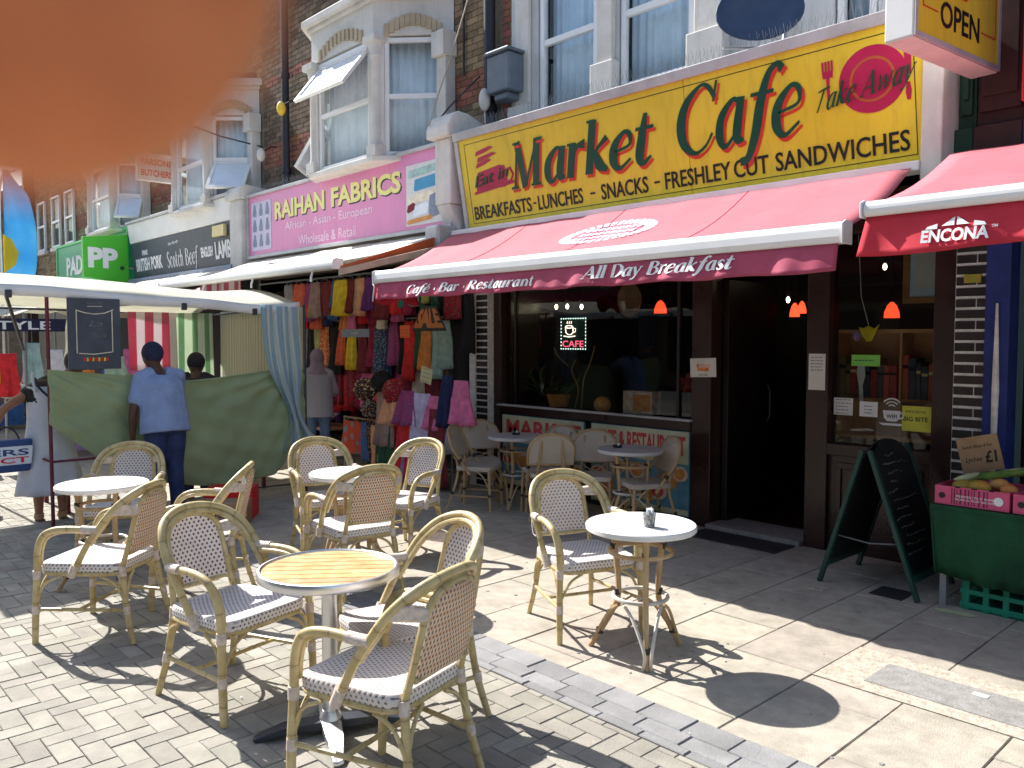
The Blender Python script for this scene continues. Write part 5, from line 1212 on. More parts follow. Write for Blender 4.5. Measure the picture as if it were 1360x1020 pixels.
# plants in the window
pt=thing('window_plant',(-6.6,6.9,.95),'dark leafy potted plant with bare twisted stems behind the wide cafe window','plant')
MB().lathe([(.10,.98),(.14,1.12),(.13,1.12)],-6.55,6.85,16).build('pot','fruit_orange',pt); rr=random.Random(8)
for k in range(26):
    a=rr.uniform(0,6.28);L_=rr.uniform(.3,.65);e=rr.uniform(.5,1.3); x0,y0=-6.6+rr.uniform(-.2,.1),6.85
    P=[Vector((x0+math.cos(a)*L_*f*math.cos(e*f),y0+math.sin(a)*L_*.35*f,1.08+L_*math.sin(e)*f-L_*.5*f*f*.6)) for f in (0,.3,.6,1)]
    MB().tube(crom(P,3),[.006,.012,.016,.018,.018,.018,.015,.012,.008,.002],5,flat=.25).build('leaf','plant_dark',pt)
for P in ([(-6.25,6.8,.98),(-6.2,6.8,1.2),(-6.3,6.8,1.4),(-6.24,6.8,1.52)],[(-6.15,6.8,.98),(-6.12,6.8,1.3),(-6.02,6.8,1.5),(-5.96,6.8,1.68)],[(-6.35,6.8,1.45),(-6.5,6.8,1.55),(-6.58,6.8,1.66)]): MB().tube(crom(P,5),.009,6).build('stem','twig',pt,smooth=True)
t=thing('window_box_display',(-5.24,6.7,.98),'square patterned cardboard box standing on the cafe window sill','box')
MB().box(-5.43,-5.06,6.64,6.78,.99,1.22).build('box','poster_art',t); MB().box(-5.30,-5.08,6.636,6.6395,1.02,1.19).build('picture','fruit_orange',t)
mb=MB(); mb.ell((-5.78,6.72,1.05),(.10,.08,.09),16,10); t=tag(mb.build('ornament','fruit_orange',smooth=True),'orange brown round ornament on the window sill left of the patterned box','ornament')
pr=thing('seated_flower_display',(-5.0,7.2,1.2),'dim reddish flower arrangement behind the cafe window','flowers')
for k in range(10): MB().ell((-5.0+rr.uniform(-.13,.13),7.2+rr.uniform(-.05,.05),1.30+rr.uniform(-.1,.12)),.045,8,6).build('bloom','panel_red',pr,smooth=True)
MB().lathe([(.04,1.0),(.06,1.2)],-5.0,7.2,10).build('vase','dark_metal',pr)
def card(name,lab,cat,x0,x1,z0,z1,mt,y=6.60,rot=0,extra=None):
    t=thing(name,((x0+x1)/2,y,z0),lab,cat); c,s=math.cos(rot),math.sin(rot); cx=(x0+x1)/2;cz=(z0+z1)/2;hx=(x1-x0)/2;hz=(z1-z0)/2
    MB().prism([(-hx,-hz),(hx,-hz),(hx,hz),(-hx,hz)],(cx,y,cz),(c,0,s),(-s,0,c),(0,-1,0),.003).build('sheet',mt,t)
    if extra: extra(t,Vector((cx,y-.003,cz)),Vector((c,0,s)),Vector((-s,0,c)),hx,hz)
    return t
def lines(n,mt='black_ink',frac=.8,z0=.8,zs=1.6):
    def f(t,c,ax,ay,hx,hz):
        mb=MB(); rr=random.Random(n)
        for i in range(n):
            z=hz*(z0-zs*i/max(1,n-1)); L_=hx*frac*rr.uniform(.6,1); x=-hx*frac
            while x<L_:
                w_=rr.uniform(.01,.03); w_=min(w_,L_-x+.005); mb.prism([(x,z-.004),(x+w_,z-.004),(x+w_,z+.004),(x,z+.004)],c,ax,ay,(0,-1,0),.001); x+=w_+.008
        mb.build('printed_lines',mt,t)
    return f
def cakep(t,c,ax,ay,hx,hz):
    MB().prism([(-.06,-.03),(.06,-.035),(.07,.03),(-.07,.035)],c,ax,ay,(0,-1,0),.0015).build('picture','orange_print',t); MB().prism([(-.05,-.0),(.06,.0),(.05,.03),(-.03,.04)],c+Vector((0,-.0016,0)),ax,ay,(0,-1,0),.001).build('picture','panel_pale',t)
    letters('lettering','OUR CAKES','black_ink',t,c-ax*.05-ay*.075,ax,ay,.10,.016,d=.001)
card('paper_notice','white torn notice with a food picture on the brown post left of the doorway','notice',-4.52,-4.24,1.40,1.575,'paper',6.515,R(2),cakep)
card('paper_notice','tall narrow white menu sheet taped to the brown post right of the doorway','notice',-3.345,-3.20,1.33,1.63,'paper',6.515,0,lines(5,'grey_blue',.7,.8,.7))
card('window_sticker','white square notice at the lower left corner of the narrow window','notice',-3.16,-3.00,1.13,1.27,'paper',6.597,0,lines(5,'grey_blue'))
card('window_sticker','white label with a green top strip low in the narrow window','notice',-2.945,-2.80,1.13,1.25,'white_flat',6.597,0,lines(3,'grey_blue',.5,.4,.9))
def vis(t,c,ax,ay,hx,hz):
    MB().prism([(-hx,-.045),(hx,-.045),(hx,.02),(-hx,.02)],c,ax,ay,(0,-1,0),.001)
    letters('lettering','RECEIVE','black_ink',t,c-ax*hx*.75+ay*.045,ax,ay,hx*1.4,.018,d=.001); letters('lettering','BIG BITE','black_ink',t,c-ax*hx*.9-ay*.02,ax,ay,hx*1.7,.035,bold=.02,d=.001)
card('window_sticker','yellow poster at the lower right corner of the narrow window','notice',-2.61,-2.395,1.04,1.235,'yellow_paper',6.597,0,vis)
card('window_sticker','bright green card hanging in the middle of the narrow window','notice',-3.02,-2.79,1.535,1.625,'lime_paper',6.597,0,lines(1,'black_ink',.8,0,1))
t=thing('wifi_sticker',(-2.69,6.59,1.1),'white coffee cup sticker with wireless arcs in the narrow window','sticker')
MB().prism([(-.07,.0),(.07,.0),(.06,-.06),(.035,-.085),(-.035,-.085),(-.06,-.06)],(-2.69,6.597,1.19),(1,0,0),(0,0,1),(0,-1,0),.002).prism([(-.1,-.10),(.1,-.10),(.07,-.118),(-.07,-.118)],(-2.69,6.597,1.19),(1,0,0),(0,0,1),(0,-1,0),.002).build('cup_shape','white_flat',t)
mb=MB()
for r_ in (.03,.055,.08): mb.tube([(-2.69+r_*math.cos(a),6.595,1.205+r_*math.sin(a)) for a in [R(40+12.5*k) for k in range(9)]],.006,5)
mb.tube([(-2.63,6.595,1.175),(-2.595,6.595,1.17),(-2.60,6.595,1.14),(-2.635,6.595,1.13)],.007,5); mb.build('arcs','white_flat',t)
letters('lettering','WIFI','black_ink',t,(-2.73,6.595,1.13),(1,0,0),(0,0,1),.08,.03,bold=.02,d=.001)
# bookcase with books in the narrow window
bc=thing('bookcase',(-2.8,6.9,.9),'wooden bookcase full of red and brown books behind the narrow window','bookcase')
MB().box(-3.25,-2.25,7.02,7.06,.9,1.82).build('back_board','wood_shelf',bc)
for z in (.93,1.24,1.80): MB().box(-3.25,-2.25,6.78,7.02,z,z+.03).build('shelf','wood_shelf',bc)
for x in (-3.25,-2.72,-2.26): MB().box(x,x+.02,6.79,7.02,.93,1.8).build('upright','wood_shelf',bc)
rr=random.Random(6); x=-3.22; k=0
while x<-2.30:
    w_=rr.uniform(.035,.06); h=rr.uniform(.26,.36)
    if not -2.74<x+w_<-2.68:
        k+=1; k0=k-1
        q=thing('book',(x+w_/2,6.85,1.27),'book standing on the window bookcase, %s from its left end'%(['first','second','third','fourth','fifth','sixth','seventh','eighth','ninth','tenth','eleventh','twelfth','thirteenth','fourteenth','fifteenth','sixteenth','seventeenth','eighteenth','nineteenth','twentieth'][min(19,k-1)]),'book','books in the narrow window')
        MB().box(x,x+w_,6.80,6.98,1.27,1.27+h).build('cover','book%d'%rr.choice([0,0,2,2,5,6,1,3,4]),q,bevel=.004); MB().box(x+.002,x+w_-.002,6.797,6.8,1.27+h*.7,1.27+h*.78).build('spine_band','lamb_yellow' if rr.random()<.4 else 'dark_void',q)
    x+=w_+.004; k+=0
t=thing('picture_frame',(-2.6,7.0,2.0),'gilt framed picture high up behind the narrow window','picture'); mb=MB(); frame_rect(mb,Vector((-2.78,7.0,0)),(1,0,0),(0,0,1),(0,-1,0),0,.5,2.04,2.75,.05,.03); mb.build('picture_frame_wood','gold_frame',t); MB().box(-2.73,-2.33,6.985,6.99,2.09,2.7).build('picture','curtain',t); MB().box(-2.68,-2.36,6.98,6.984,2.16,2.64).build('mount','paper',t)
t=thing('hanging_ornament',(-2.97,6.7,1.7),'small yellow bird ornament with a long white paper tail hanging in the narrow window','ornament')
MB().prism([(-.08,.05),(-.04,.04),(0,.06),(.05,.035),(.09,.07),(.06,.0),(.03,-.06),(-.01,-.07),(-.05,-.02)],(-2.93,6.70,1.80),(1,0,0),(0,0,1),(0,-1,0),.02).build('bird','cl_yellow',t,bevel=.005); MB().ell((-3.03,6.70,1.78),(.035,.01,.045)).build('charm','cl_mauve',t,smooth=True)
MB().prism([(-.03,0),(.02,.01),(.03,-.12),(.01,-.2),(.02,-.32),(-.01,-.36),(-.02,-.2),(-.04,-.1)],(-2.98,6.70,1.57),(1,0,0),(0,0,1),(0,-1,0),.006).build('paper_tail','paper',t); MB().tube([(-2.93,6.70,1.85),(-3.0,6.70,2.1),(-3.05,6.7,2.85)],.003,4).build('string','white_flat',t)

# ------------------------------------------------------------------ A board
ab=thing('a_board',(-2.45,5.98,0),'green framed chalk menu board with an arched top standing folded open before the cafe','menu board')
def panelA(sg,matp):
    top=Vector((-2.475+sg*.012,0,1.0)); bot=Vector((-2.45+sg*.335,0,0)); dv=(top-bot).normalized(); L_=(top-bot).length; yv=Vector((0,1,0)); nn=yv.cross(dv)*(1 if sg>0 else -1)
    org=Vector((bot.x,5.64,0)); wd=.66; arch=[]
    for k in range(13): a=math.pi*k/12; arch.append((wd/2+ (wd/2-.03)*math.cos(a),L_-.16+.20*math.sin(a)))
    MB().prism([(.03,.16)]+[(wd-.03,.16)]+arch,org,yv,dv,nn,.012).build('board',matp,ab)
    for yy in (0,wd-.035): MB().prism([(yy,0),(yy+.04,0),(yy+.04,L_-.02),(yy,L_-.02)],org-nn*.008,yv,dv,nn,.03).build('leg','green_frame',ab,bevel=.004)
    MB().prism([(.03,.12),(wd-.03,.12),(wd-.03,.17),(.03,.17)],org,yv,dv,nn,.02).build('rail','green_frame',ab)
    if sg>0:
        rr=random.Random(3); mb=MB(); z=L_-.08; k=0
        while z>.28:
            x=.09+rr.uniform(0,.09)+ (.1 if k==0 else 0); end=wd-.12-rr.uniform(0,.34)
            while x<end: w_=rr.uniform(.015,.05); zq=z+rr.uniform(-.008,.008); mb.prism([(x,zq),(x+w_,zq+rr.uniform(0,.012)),(x+w_,zq+.012),(x,zq+.007)],org+nn*.0125,yv,dv,nn,.001); x+=w_+.012
            z-=.062 ; k+=1
        mb.build('chalk_writing','chalk',ab)
panelA(1,'chalkboard'); panelA(-1,'chalkboard')
MB().tube([(-2.68,5.70,.35),(-2.45,5.70,.33),(-2.24,5.70,.36)],.005,5).build('cord','chalk',ab)
MB().tube([(-2.42,6.0,.33),(-2.30,6.0,.335),(-2.30,6.0,.22)],.007,5).build('cord','chalk',ab)

# ------------------------------------------------------------------ fruit stand
fs_=thing('fruit_stand',(-1.2,6.0,0),'trestle draped with dark green cloth carrying fruit boxes at the right edge','stall table')
def gc(u,v):
    x=-2.05+2.9*u; w_=.022*math.sin(u*40)+.014*math.sin(u*97+1)+.008*math.sin(u*190)
    return Vector((x+.05*(1-v)*(1-u),5.66+w_*(1-v),.655-.43*(1-v)-.03*math.sin(u*9)*(1-v)))
MB().sheet(gc,90,6,(0,.006,0)).build('cloth_front','green_cloth_dark',fs_,smooth=True)
MB().sheet(lambda u,v: Vector((-2.05+.006*math.sin(u*30)+.04*(1-v)*(1-u),5.66+.72*u,.655-.43*(1-v))),30,6,(.006,0,0)).build('cloth_side','green_cloth_dark',fs_,smooth=True)
MB().box(-2.05,.85,5.66,6.38,.655,.675).build('table_top','green_cloth_dark',fs_)
for x,y in ((-1.98,5.75),(-1.98,6.3),(.7,5.75),(.7,6.3)): MB().box(x-.02,x+.02,y-.02,y+.02,0,.65).build('leg','grey_metal',fs_)
def crate(x0,x1,lab):
    t=thing('fruit_box',((x0+x1)/2,5.95,.676),lab,'box','pink striped fruit boxes on the green stand')
    y0,y1=5.69,6.12
    for nm,b in (('front',(x0,x1,y0,y0+.008)),('back',(x0,x1,y1-.008,y1)),('side',(x0,x0+.008,y0+.008,y1-.008)),('side',(x1-.008,x1,y0+.008,y1-.008))):
        MB().box(*b,.68,.80).build(nm,'box_pink',t)
    MB().box(x0+.01,x1-.01,y0+.01,y1-.01,.678,.685).build('bottom','card_brown',t)
    mb=MB(); rr=random.Random(4); x=x0+.10
    while x<x1-.12: w_=rr.uniform(.004,.012); mb.box(x,x+w_,y0-.0015,y0-.0003,.69,.79); x+=w_+rr.uniform(.008,.02)
    mb.build('stripe','box_stripe',t)
    letters('lettering','PERFECTLY RIPE','white_flat',t,(x0+.13,y0-.002,.735),(1,0,0),(0,0,1),.22,.014,d=.001); letters('lettering','TROPICAL FRUIT GROWERS','white_flat',t,(x0+.12,y0-.002,.715),(1,0,0),(0,0,1),.25,.012,d=.001)
    for cx,mt,r_ in ((x0+.045,'black_ink',.02),(x1-.06,'white_flat',.028)):
        MB().prism([(r_*math.cos(i*.524),r_*math.sin(i*.524)) for i in range(12)],(cx,y0-.002,.738),(1,0,0),(0,0,1),(0,-1,0),.002).build('badge',mt,t)
    for k in range(3): MB().box(x0+.12+.1*k,x0+.15+.1*k,y0-.001,y0+.0095,.795,.803).build('slot','dark_void',t)
    return t
crate(-2.03,-1.595,'pink striped fruit box at the left end of the green stand under the price card'); crate(-1.575,-1.14,'second pink striped fruit box, cut by the right edge of the photo')
rr=random.Random(15)
for k,(x,y,z,rx,ry,rz_,a,mt,nm,lab) in enumerate(((-1.90,5.82,.79,.07,.05,.042,.2,'mango','mango','green yellow mango at the front left of the pink box'),(-1.80,5.80,.80,.075,.055,.045,-.3,'mango','mango','reddish green mango in the middle front of the pink box'),(-1.72,5.92,.81,.06,.05,.042,.6,'fruit_orange','mango','orange ripe mango behind the front row of the pink box'),(-1.92,5.98,.80,.06,.05,.042,.4,'mango','mango','dark green mango at the back left of the pink box'),(-1.63,5.80,.80,.05,.045,.04,.2,'fruit_orange','mango','small orange mango at the right front of the pink box'))):
    m3=Matrix.Rotation(a,3,'Z'); tag(MB().ell((x,y,z),(rx,ry,rz_),14,10,mat3=m3).build(nm,mt,smooth=True),lab,'fruit')
for k in range(6):
    a=rr.uniform(-.3,.5); x=-1.85+.06*k; y=5.98+rr.uniform(-.06,.06); L_=.14; z=.84+.012*k
    tag(MB().tube(crom([(x-L_*math.cos(a),y-L_*math.sin(a),z-.02),(x,y,z+.01),(x+L_*math.cos(a),y+L_*math.sin(a),z+.03)],4),[.006,.018,.024,.026,.026,.026,.024,.018,.008],10).build('marrow','leafy' if k%3 else 'pale_veg',smooth=True),['lowest long green vegetable at the back left of the pink box','long green vegetable second from the left in the pink box','long dark green vegetable in the middle of the heap','pale long vegetable lying across the middle of the heap','long green vegetable near the right end of the heap','topmost long green vegetable at the right of the pink box'][k],'vegetable','long vegetables in the pink box')
def pricef(t,c,ax,ay,hx,hz):
    letters('lettering','Sweet Bites 4 For','chalkboard',t,c-ax*hx*.8+ay*hz*.35,ax,ay,hx*1.5,.022,True if False else False,.3,0,.001); letters('lettering','Lychee','chalkboard',t,c-ax*hx*.75-ay*hz*.5,ax,ay,hx*.8,.045,False,.35,0,.001); letters('lettering','£1','chalkboard',t,c+ax*hx*.2-ay*hz*.55,ax,ay,hx*.6,.08,False,.1,.03,.001)
card('price_card','brown cardboard price card with a handwritten pound price standing in the fruit box','price card',-2.02,-1.76,.86,1.10,'card_brown',6.08,R(14),pricef)
gcx=thing('green_crate',(-1.5,5.85,0),'open sided bright green plastic crate on the ground under the fruit stand','crate')
mb=MB()
for z0,z1 in ((.015,.05),(.105,.135),(.19,.22)): mb.box(-1.86,-1.02,5.745,5.765,z0,z1); mb.box(-1.88,-1.86,5.745,6.3,z0,z1)
for k in range(8): x=-1.86+k*.115; mb.box(x,x+.035,5.747,5.763,.0,.22)
for k in range(5): y=5.765+k*.12; mb.box(-1.878,-1.862,y,y+.035,.0,.22)
mb.build('side','crate_green',gcx,bevel=.003); MB().box(-1.86,-1.02,5.765,6.3,.0,.014).build('bottom','crate_green',gcx)

# ------------------------------------------------------------------ hanging clothes of the fabric shop
def drape(cx,cy,z1,z0,w1,w0,dp,folds,ph,lean=0,ns=9,nk=40,shoulder=False):
    mb=MB(); vs=[];fs=[]
    for j in range(ns+1):
        v=j/ns; z=z1+(z0-z1)*v; w_=w1+(w0-w1)*v
        if shoulder and v<.14: w_*=.45+.55*(v/.14)
        d=dp*(.35+.65*v)
        for k in range(nk):
            a=2*math.pi*k/nk; c,s=math.cos(a),math.sin(a)
            pl_=1+.22*math.cos(9*a+ph)*(.4+.6*v); x=c*w_/2*(1+.05*math.cos(9*a+ph)); y=s*d/2*pl_+d*.35*math.sin(folds*c*3+ph+v*.8)*(.3+.7*v)
            vs.append((cx+x+lean*v+.01*math.sin(v*7+ph),cy+y,z+(.012*math.sin(c*9+ph) if j==ns else 0)))
    for j in range(ns):
        for k in range(nk): k2=(k+1)%nk; fs.append((j*nk+k,(j+1)*nk+k,(j+1)*nk+k2,j*nk+k2))
    fs.append(tuple(range(nk))); fs.append(tuple(ns*nk+k for k in range(nk))[::-1])
    return mb.add(vs,fs)
def garment(u0,u1,z1,z0,y,mt,lab,nm='hanging_garment',cat='garment',grp='clothes hanging across the fabric shop',folds=1.6,dp=.07,lean=0,flare=1.0,tie=True):
    # u0,u1 are metres along the shop front
    w_=(u1-u0)*1.25; cx=(u0+u1)/2; rr=random.Random(int(cx*100)); z0+=rr.uniform(-.05,.04) if tie else 0; lean=lean+rr.uniform(-.05,.05); flare*=rr.uniform(.95,1.25); dp*=rr.uniform(1,1.6)
    t=thing(nm,(cx,y,z0),lab,cat,grp)
    drape(cx,y,z1,z0,w_*.8,w_*flare,dp,folds,rr.uniform(0,6),lean).build('cloth',mt,t,smooth=True)
    if tie: MB().tube([(cx-w_*.3,y,z1),(cx,y,z1+.05),(cx+w_*.3,y,z1)],.005,5).build('hanger','grey_metal',t)
    return t
rl=thing('clothes_rail',(-10.2,6.35,2.66),'long metal rail under the fabric awning on which the upper row of clothes hangs','rail')
MB().tube([(-13,6.38,2.66),(-7.75,6.38,2.66)],.015,8).build('bar','grey_metal',rl); MB().tube([(-13,6.52,2.03),(-7.8,6.52,2.03)],.012,8).build('bar','grey_metal',rl)
def UX(u,y=6.35):  # street position seen in that direction from the shop survey (offline table)
    d=fw+rt*((u-680)/1097); return d.x/d.y*y
row1=[(381,391,'cl_grey','pale grey',.0),(391,405,'cl_redorange','red orange',0),(405,415,'pt_pink','purple patterned',0),(415,427,'cl_taupe','grey brown',0),(424,440,'cl_darkred','dark red',0),(440,447,'cl_blue','bright blue',0),(447,463,'cl_yellow','mustard yellow',.03),(463,471,'cl_darkred','deep maroon',0),(471,478,'cl_beige','beige',0),(478,486,'cl_peach','peach pink',0),(486,496,'cl_violet','violet',0),(496,506,'pt_red','dark red patterned',0),(506,518,'cl_darkred','plain crimson',-.05),(518,532,'cl_red','bright red',-.05),(532,541,'cl_teal','teal',.1),(541,549,'cl_wine','wine red',0),(549,558,'cl_mint','mint green',.05),(558,566,'cl_dgreen','dark green',.05),(566,573,'cl_olive','olive',.1),(573,582,'cl_dgreen','black green',0),(582,590,'cl_black','black',0),(594,614,'pt_red','red lace',-.12),(612,626,'cl_black','long black',-.5)]
for k,(u0,u1,mt,cn,dz) in enumerate(row1):
    garment(UX(u0),UX(u1),2.60,2.10+dz+.03*math.sin(k*2.1),6.34+.02*(k%3),mt,cn+' garment in the upper hanging row, number by colour along the shop rail' if False else '%s cloth hanging in the upper row of the fabric shop'%cn)
row2=[(398,404,'cl_grey','grey'),(404,411,'cl_taupe','mottled brown'),(411,417,'cl_black','black'),(417,427,'cl_olive','olive green'),(427,437,'pt_orange','orange patterned'),(437,450,'cl_black','jet black'),(452,460,'cl_redorange','rust'),(462,472,'cl_yellow','yellow'),(476,486,'cl_darkred','dark crimson'),(488,497,'cl_wine','burgundy'),(499,513,'pt_blue','blue patterned'),(512,520,'cl_navyc','navy'),(519,529,'pt_pink','pink patterned'),(530,538,'cl_black','plain black'),(538,551,'cl_red','scarlet'),(551,560,'cl_dgreen','bottle green'),(560,572,'cl_orange','orange'),(571,583,'cl_mint','pale mint'),(583,598,'cl_mint','wide mint'),(598,626,'cl_black','long black flared')]
for k,(u0,u1,mt,cn) in enumerate(row2):
    garment(UX(u0,6.52),UX(u1,6.52),1.99,1.40-.08*(k%3)-(.5 if k==19 else 0),6.52+.02*(k%2),mt,'%s garment hanging in the lower row of the fabric shop'%cn,flare=1.1)
CN={'cl_black':'black','cl_darkred':'dark red','cl_navyc':'navy','cl_violet':'violet','cl_taupe':'brown','cl_dgreen':'dark green','pt_multi':'speckled','cl_wine':'wine red'}
def DK(k):
    c=CN[random.Random(k).choice(['cl_black','cl_darkred','cl_navyc','cl_violet','cl_taupe','cl_dgreen','pt_multi','cl_wine'])]; side=['far left','left','middle','right','far right'][min(4,k//7)]
    return 'dim %s garment on the %s inner back rail, %s part of the shop'%(c,'upper' if k%2 else 'lower',side)
row3=[(440,452,'cl_darkred','dark red'),(451,462,'cl_red','glossy red'),(461,472,'pt_red','flecked red'),(471,483,'cl_wine','wine'),(482,494,'cl_pinkpat','rose pink'),(493,505,'cl_redorange','brick red'),(504,516,'cl_darkred','deep red'),(515,527,'cl_red','poppy red'),(526,538,'pt_pink','flowered pink'),(537,549,'cl_wine','claret'),(548,560,'cl_cream','cream'),(559,571,'pt_red','red spotted'),(570,583,'cl_darkred','oxblood'),(582,596,'cl_peach','salmon'),(400,412,'cl_redorange','tomato'),(411,424,'pt_pink','plum flowered'),(423,436,'cl_wine','ruby')]
for k,(u0,u1,mt,cn) in enumerate(row3):
    garment(UX(u0,6.6),UX(u1,6.6),1.52,.80-.1*(k%2),6.62+.03*(k%2),mt,'%s garment in the low third row of the fabric shop'%cn,flare=1.15)
row1b=[(386,398,'cl_wine','wine'),(400,411,'cl_red','signal red'),(419,430,'cl_redorange','rust red'),(436,444,'cl_navyc','navy'),(458,467,'cl_orange','amber'),(468,476,'cl_pinkpat','old rose'),(483,492,'cl_red','cherry'),(494,503,'cl_wine','garnet'),(508,516,'cl_cream','ivory'),(525,535,'cl_pinkpat','pink')]
for k,(u0,u1,mt,cn) in enumerate(row1b):
    garment(UX(u0,6.5),UX(u1,6.5),2.58,1.98-.05*(k%3),6.47,mt,'%s cloth tucked behind the upper hanging row'%cn)
# dense dark stock behind
for k in range(34):
    x=-13+.155*k; garment(x,x+.17,2.55 if k%2 else 1.75,1.2 if k%2 else .35,6.98+.05*(k%3),random.Random(k).choice(['cl_black','cl_darkred','cl_navyc','cl_violet','cl_taupe','cl_dgreen','pt_multi','cl_wine']),DK(k),grp='stock on the back rails of the fabric shop',tie=False)
# hats / bead bundles
rr=random.Random(31)
for (x,z,r_,mts,lab) in ((-9.10,1.10,.17,['pt_multi','lamb_yellow','cl_cream'],'round bundle of gold and black beaded scarves on the low rail'),(-8.42,1.10,.19,['pt_red','cl_red','pt_orange'],'round bundle of red sequinned scarves on the low rail'),(-9.0,.86,.13,['pt_multi','cl_grey'],'small black and white speckled bundle below the gold one'),(-8.72,1.22,.16,['cl_black'],'black hat shaped bundle between the beaded scarves')):
    t=thing('scarf_bundle',(x,5.9,z-r_),lab,'scarves'); mb=MB().ell((x,5.9,z),(r_,r_*.8,r_*.85),20,14)
    mb.v=[(p[0]+rr.uniform(-.012,.012),p[1]+rr.uniform(-.012,.012),p[2]+rr.uniform(-.012,.012)) for p in mb.v]; mb.build('bundle',mts[0],t)
    for k in range(60 if len(mts)>1 else 0):
        a=rr.uniform(0,6.28);b=rr.uniform(-1.1,1.3); MB().ell((x+r_*math.cos(b)*math.cos(a),5.9+r_*.8*math.cos(b)*math.sin(a),z+r_*.85*math.sin(b)),.014,6,4).build('bead',mts[1+k%(len(mts)-1)],t) if math.sin(a)<.2 else None
lr=thing('scarf_rail',(-8.9,5.95,0),'low metal rail in front of the fabric shop carrying long scarves','rail')
MB().tube([(-9.75,5.98,.70),(-8.72,5.98,.70)],.014,8).build('bar','card_brown',lr); MB().tube([(-8.75,5.98,1.02),(-7.4,5.98,1.02)],.012,8).build('bar','grey_metal',lr)
for x in (-9.74,-8.73,-7.42): MB().tube([(x,5.98,0),(x,5.98,1.02 if x>-9 else .7)],.012,8).build('post','grey_metal',lr)
low=[(456,478,.66,.26,'pt_carpet','orange and grey patterned rug'),(479,486,.66,.20,'cl_blue','royal blue scarf'),(486,492,.66,.12,'pt_multi','dark patterned scarf'),(492,502,.64,.10,'cl_peach','coral pink scarf'),(501,509,.64,.10,'cl_dgreen','dark green cloth')]
for u0,u1,z1,z0,mt,nm in low: garment(UX(u0,5.95),UX(u1,5.95),z1,z0,5.95,mt,nm+' hanging from the low rail of the fabric shop','hanging_scarf','scarf','scarves on the low rail',folds=.8,dp=.04)
sc=[(508,520,1.0,.42,'cl_taupe','brown'),(513,523,.85,.02,'cl_dgreen','dark green long'),(520,530,.9,.02,'cl_wine','plum long'),(517,529,1.02,.70,'cl_peach','peach knotted'),(527,543,.85,-.02,'cl_red','wide red tulle'),(541,552,.88,.02,'cl_mauve','mauve long'),(538,549,1.04,.72,'pt_pink','rose knotted'),(548,568,1.02,.02,'cl_lilac','pale lilac tulle'),(566,580,.82,.02,'cl_wine','deep wine tulle'),(577,590,.85,.05,'cl_darkred','dark crimson long'),(572,584,1.0,.7,'cl_pinkpat','dusty pink knotted'),(594,606,1.0,.45,'cl_grey','pale grey white'),(606,624,1.2,.8,'cl_pinkpat','bunch of pink bags'),(588,600,1.25,.75,'cl_navyc','navy and white')]
for k,(u0,u1,z1,z0,mt,nm) in enumerate(sc): garment(UX(u0-(2 if k<11 else 0),5.9),UX(u1+(3 if k<11 else 0),5.9),z1+.09,max(.03,z0),5.86+.03*(k%3),mt,nm+' scarf hanging low in front of the fabric shop','hanging_scarf','scarf','long scarves in front of the fabric shop',folds=2.2,dp=.10,flare=1.25,tie=False)
# pile of folded clothes by the woman
rr=random.Random(40)
for k in range(22):
    x=-11.75+rr.uniform(0,1.1); z=.5+.07*(k//3)+rr.uniform(0,.02); mt=rr.choice(['cl_pinkpat','cl_wine','cl_teal','cl_red','cl_white','cl_mauve','cl_cream','cl_darkred'])
    mb=MB().ell((x,6.35+rr.uniform(-.15,.1),z),(.14,.12,.05),12,8); mb.v=[(p[0]+rr.uniform(-.012,.012),p[1],p[2]+rr.uniform(-.012,.012)) for p in mb.v]
    tag(mb.build('folded_cloth',mt,smooth=True),'%s folded cloth %s, in the heap beside the headscarf woman'%({'cl_pinkpat':'pink','cl_wine':'wine','cl_teal':'teal','cl_red':'red','cl_white':'white','cl_mauve':'mauve','cl_cream':'cream','cl_darkred':'dark red'}[mt],('at the bottom' if k<6 else 'in the middle' if k<14 else 'near the top')+(' left' if x<-11.4 else ' right' if x>-11.0 else '')),'clothes','heap of folded cloths')
t=thing('display_table',(-11.2,6.4,0),'table under the heap of folded cloths at the left of the fabric shop','table'); MB().box(-11.95,-10.55,6.15,6.7,.42,.46).build('table_top','wood_shelf',t)
for x in (-11.9,-10.6): MB().box(x-.02,x+.02,6.2,6.24,0,.42).build('leg','wood_shelf',t)
# price signs
def saleboard():
    t=thing('sale_sign',(-8.1,6.15,1.87),'black card with tall orange letters spelling SALE among the hanging clothes','sign')
    MB().prism([(-.34,-.02),(.34,-.02),(.16,.28),(-.16,.28)],(-8.09,6.17,1.87),(1,0,0),(0,0,1),(0,-1,0),.01).build('card','black_ink',t)
    o=letters('lettering','SALE','orange_cloth' if False else 'lamb_orange',t,(-8.40,6.158,1.885),(1,0,0),(0,0,1),.62,.24,False,0,.05,.004)
    L0=wloc(t)
    for v in o.data.vertices:
        p=v.co+L0; f=(p.z-1.885)/.24; v.co.x=(-8.09+(p.x+8.09)*(1-.55*f))-L0.x
mat('lamb_orange',(.62,.2,.06),.6,.1,9); saleboard()
card('price_sign','small bright orange price card left of the SALE board','price card',-8.74,-8.53,1.77,1.93,'orange_card',6.2,0,lines(4,'red_text'))
card('price_sign','tilted pale yellow price card above the pink scarves','price card',-8.10,-7.88,1.22,1.41,'yellow_card',6.05,R(-12),lines(4,'grey_blue',.7))
def five(t,c,ax,ay,hx,hz): letters('lettering','£5','black_ink',t,c-ax*hx*.8-ay*hz*.6,ax,ay,hx*1.6,hz*1.2,bold=.03,d=.001)
card('price_sign','small white card reading £5 over the low scarf rail','price card',-9.30,-9.11,.885,1.01,'white_flat',6.0,0,five)
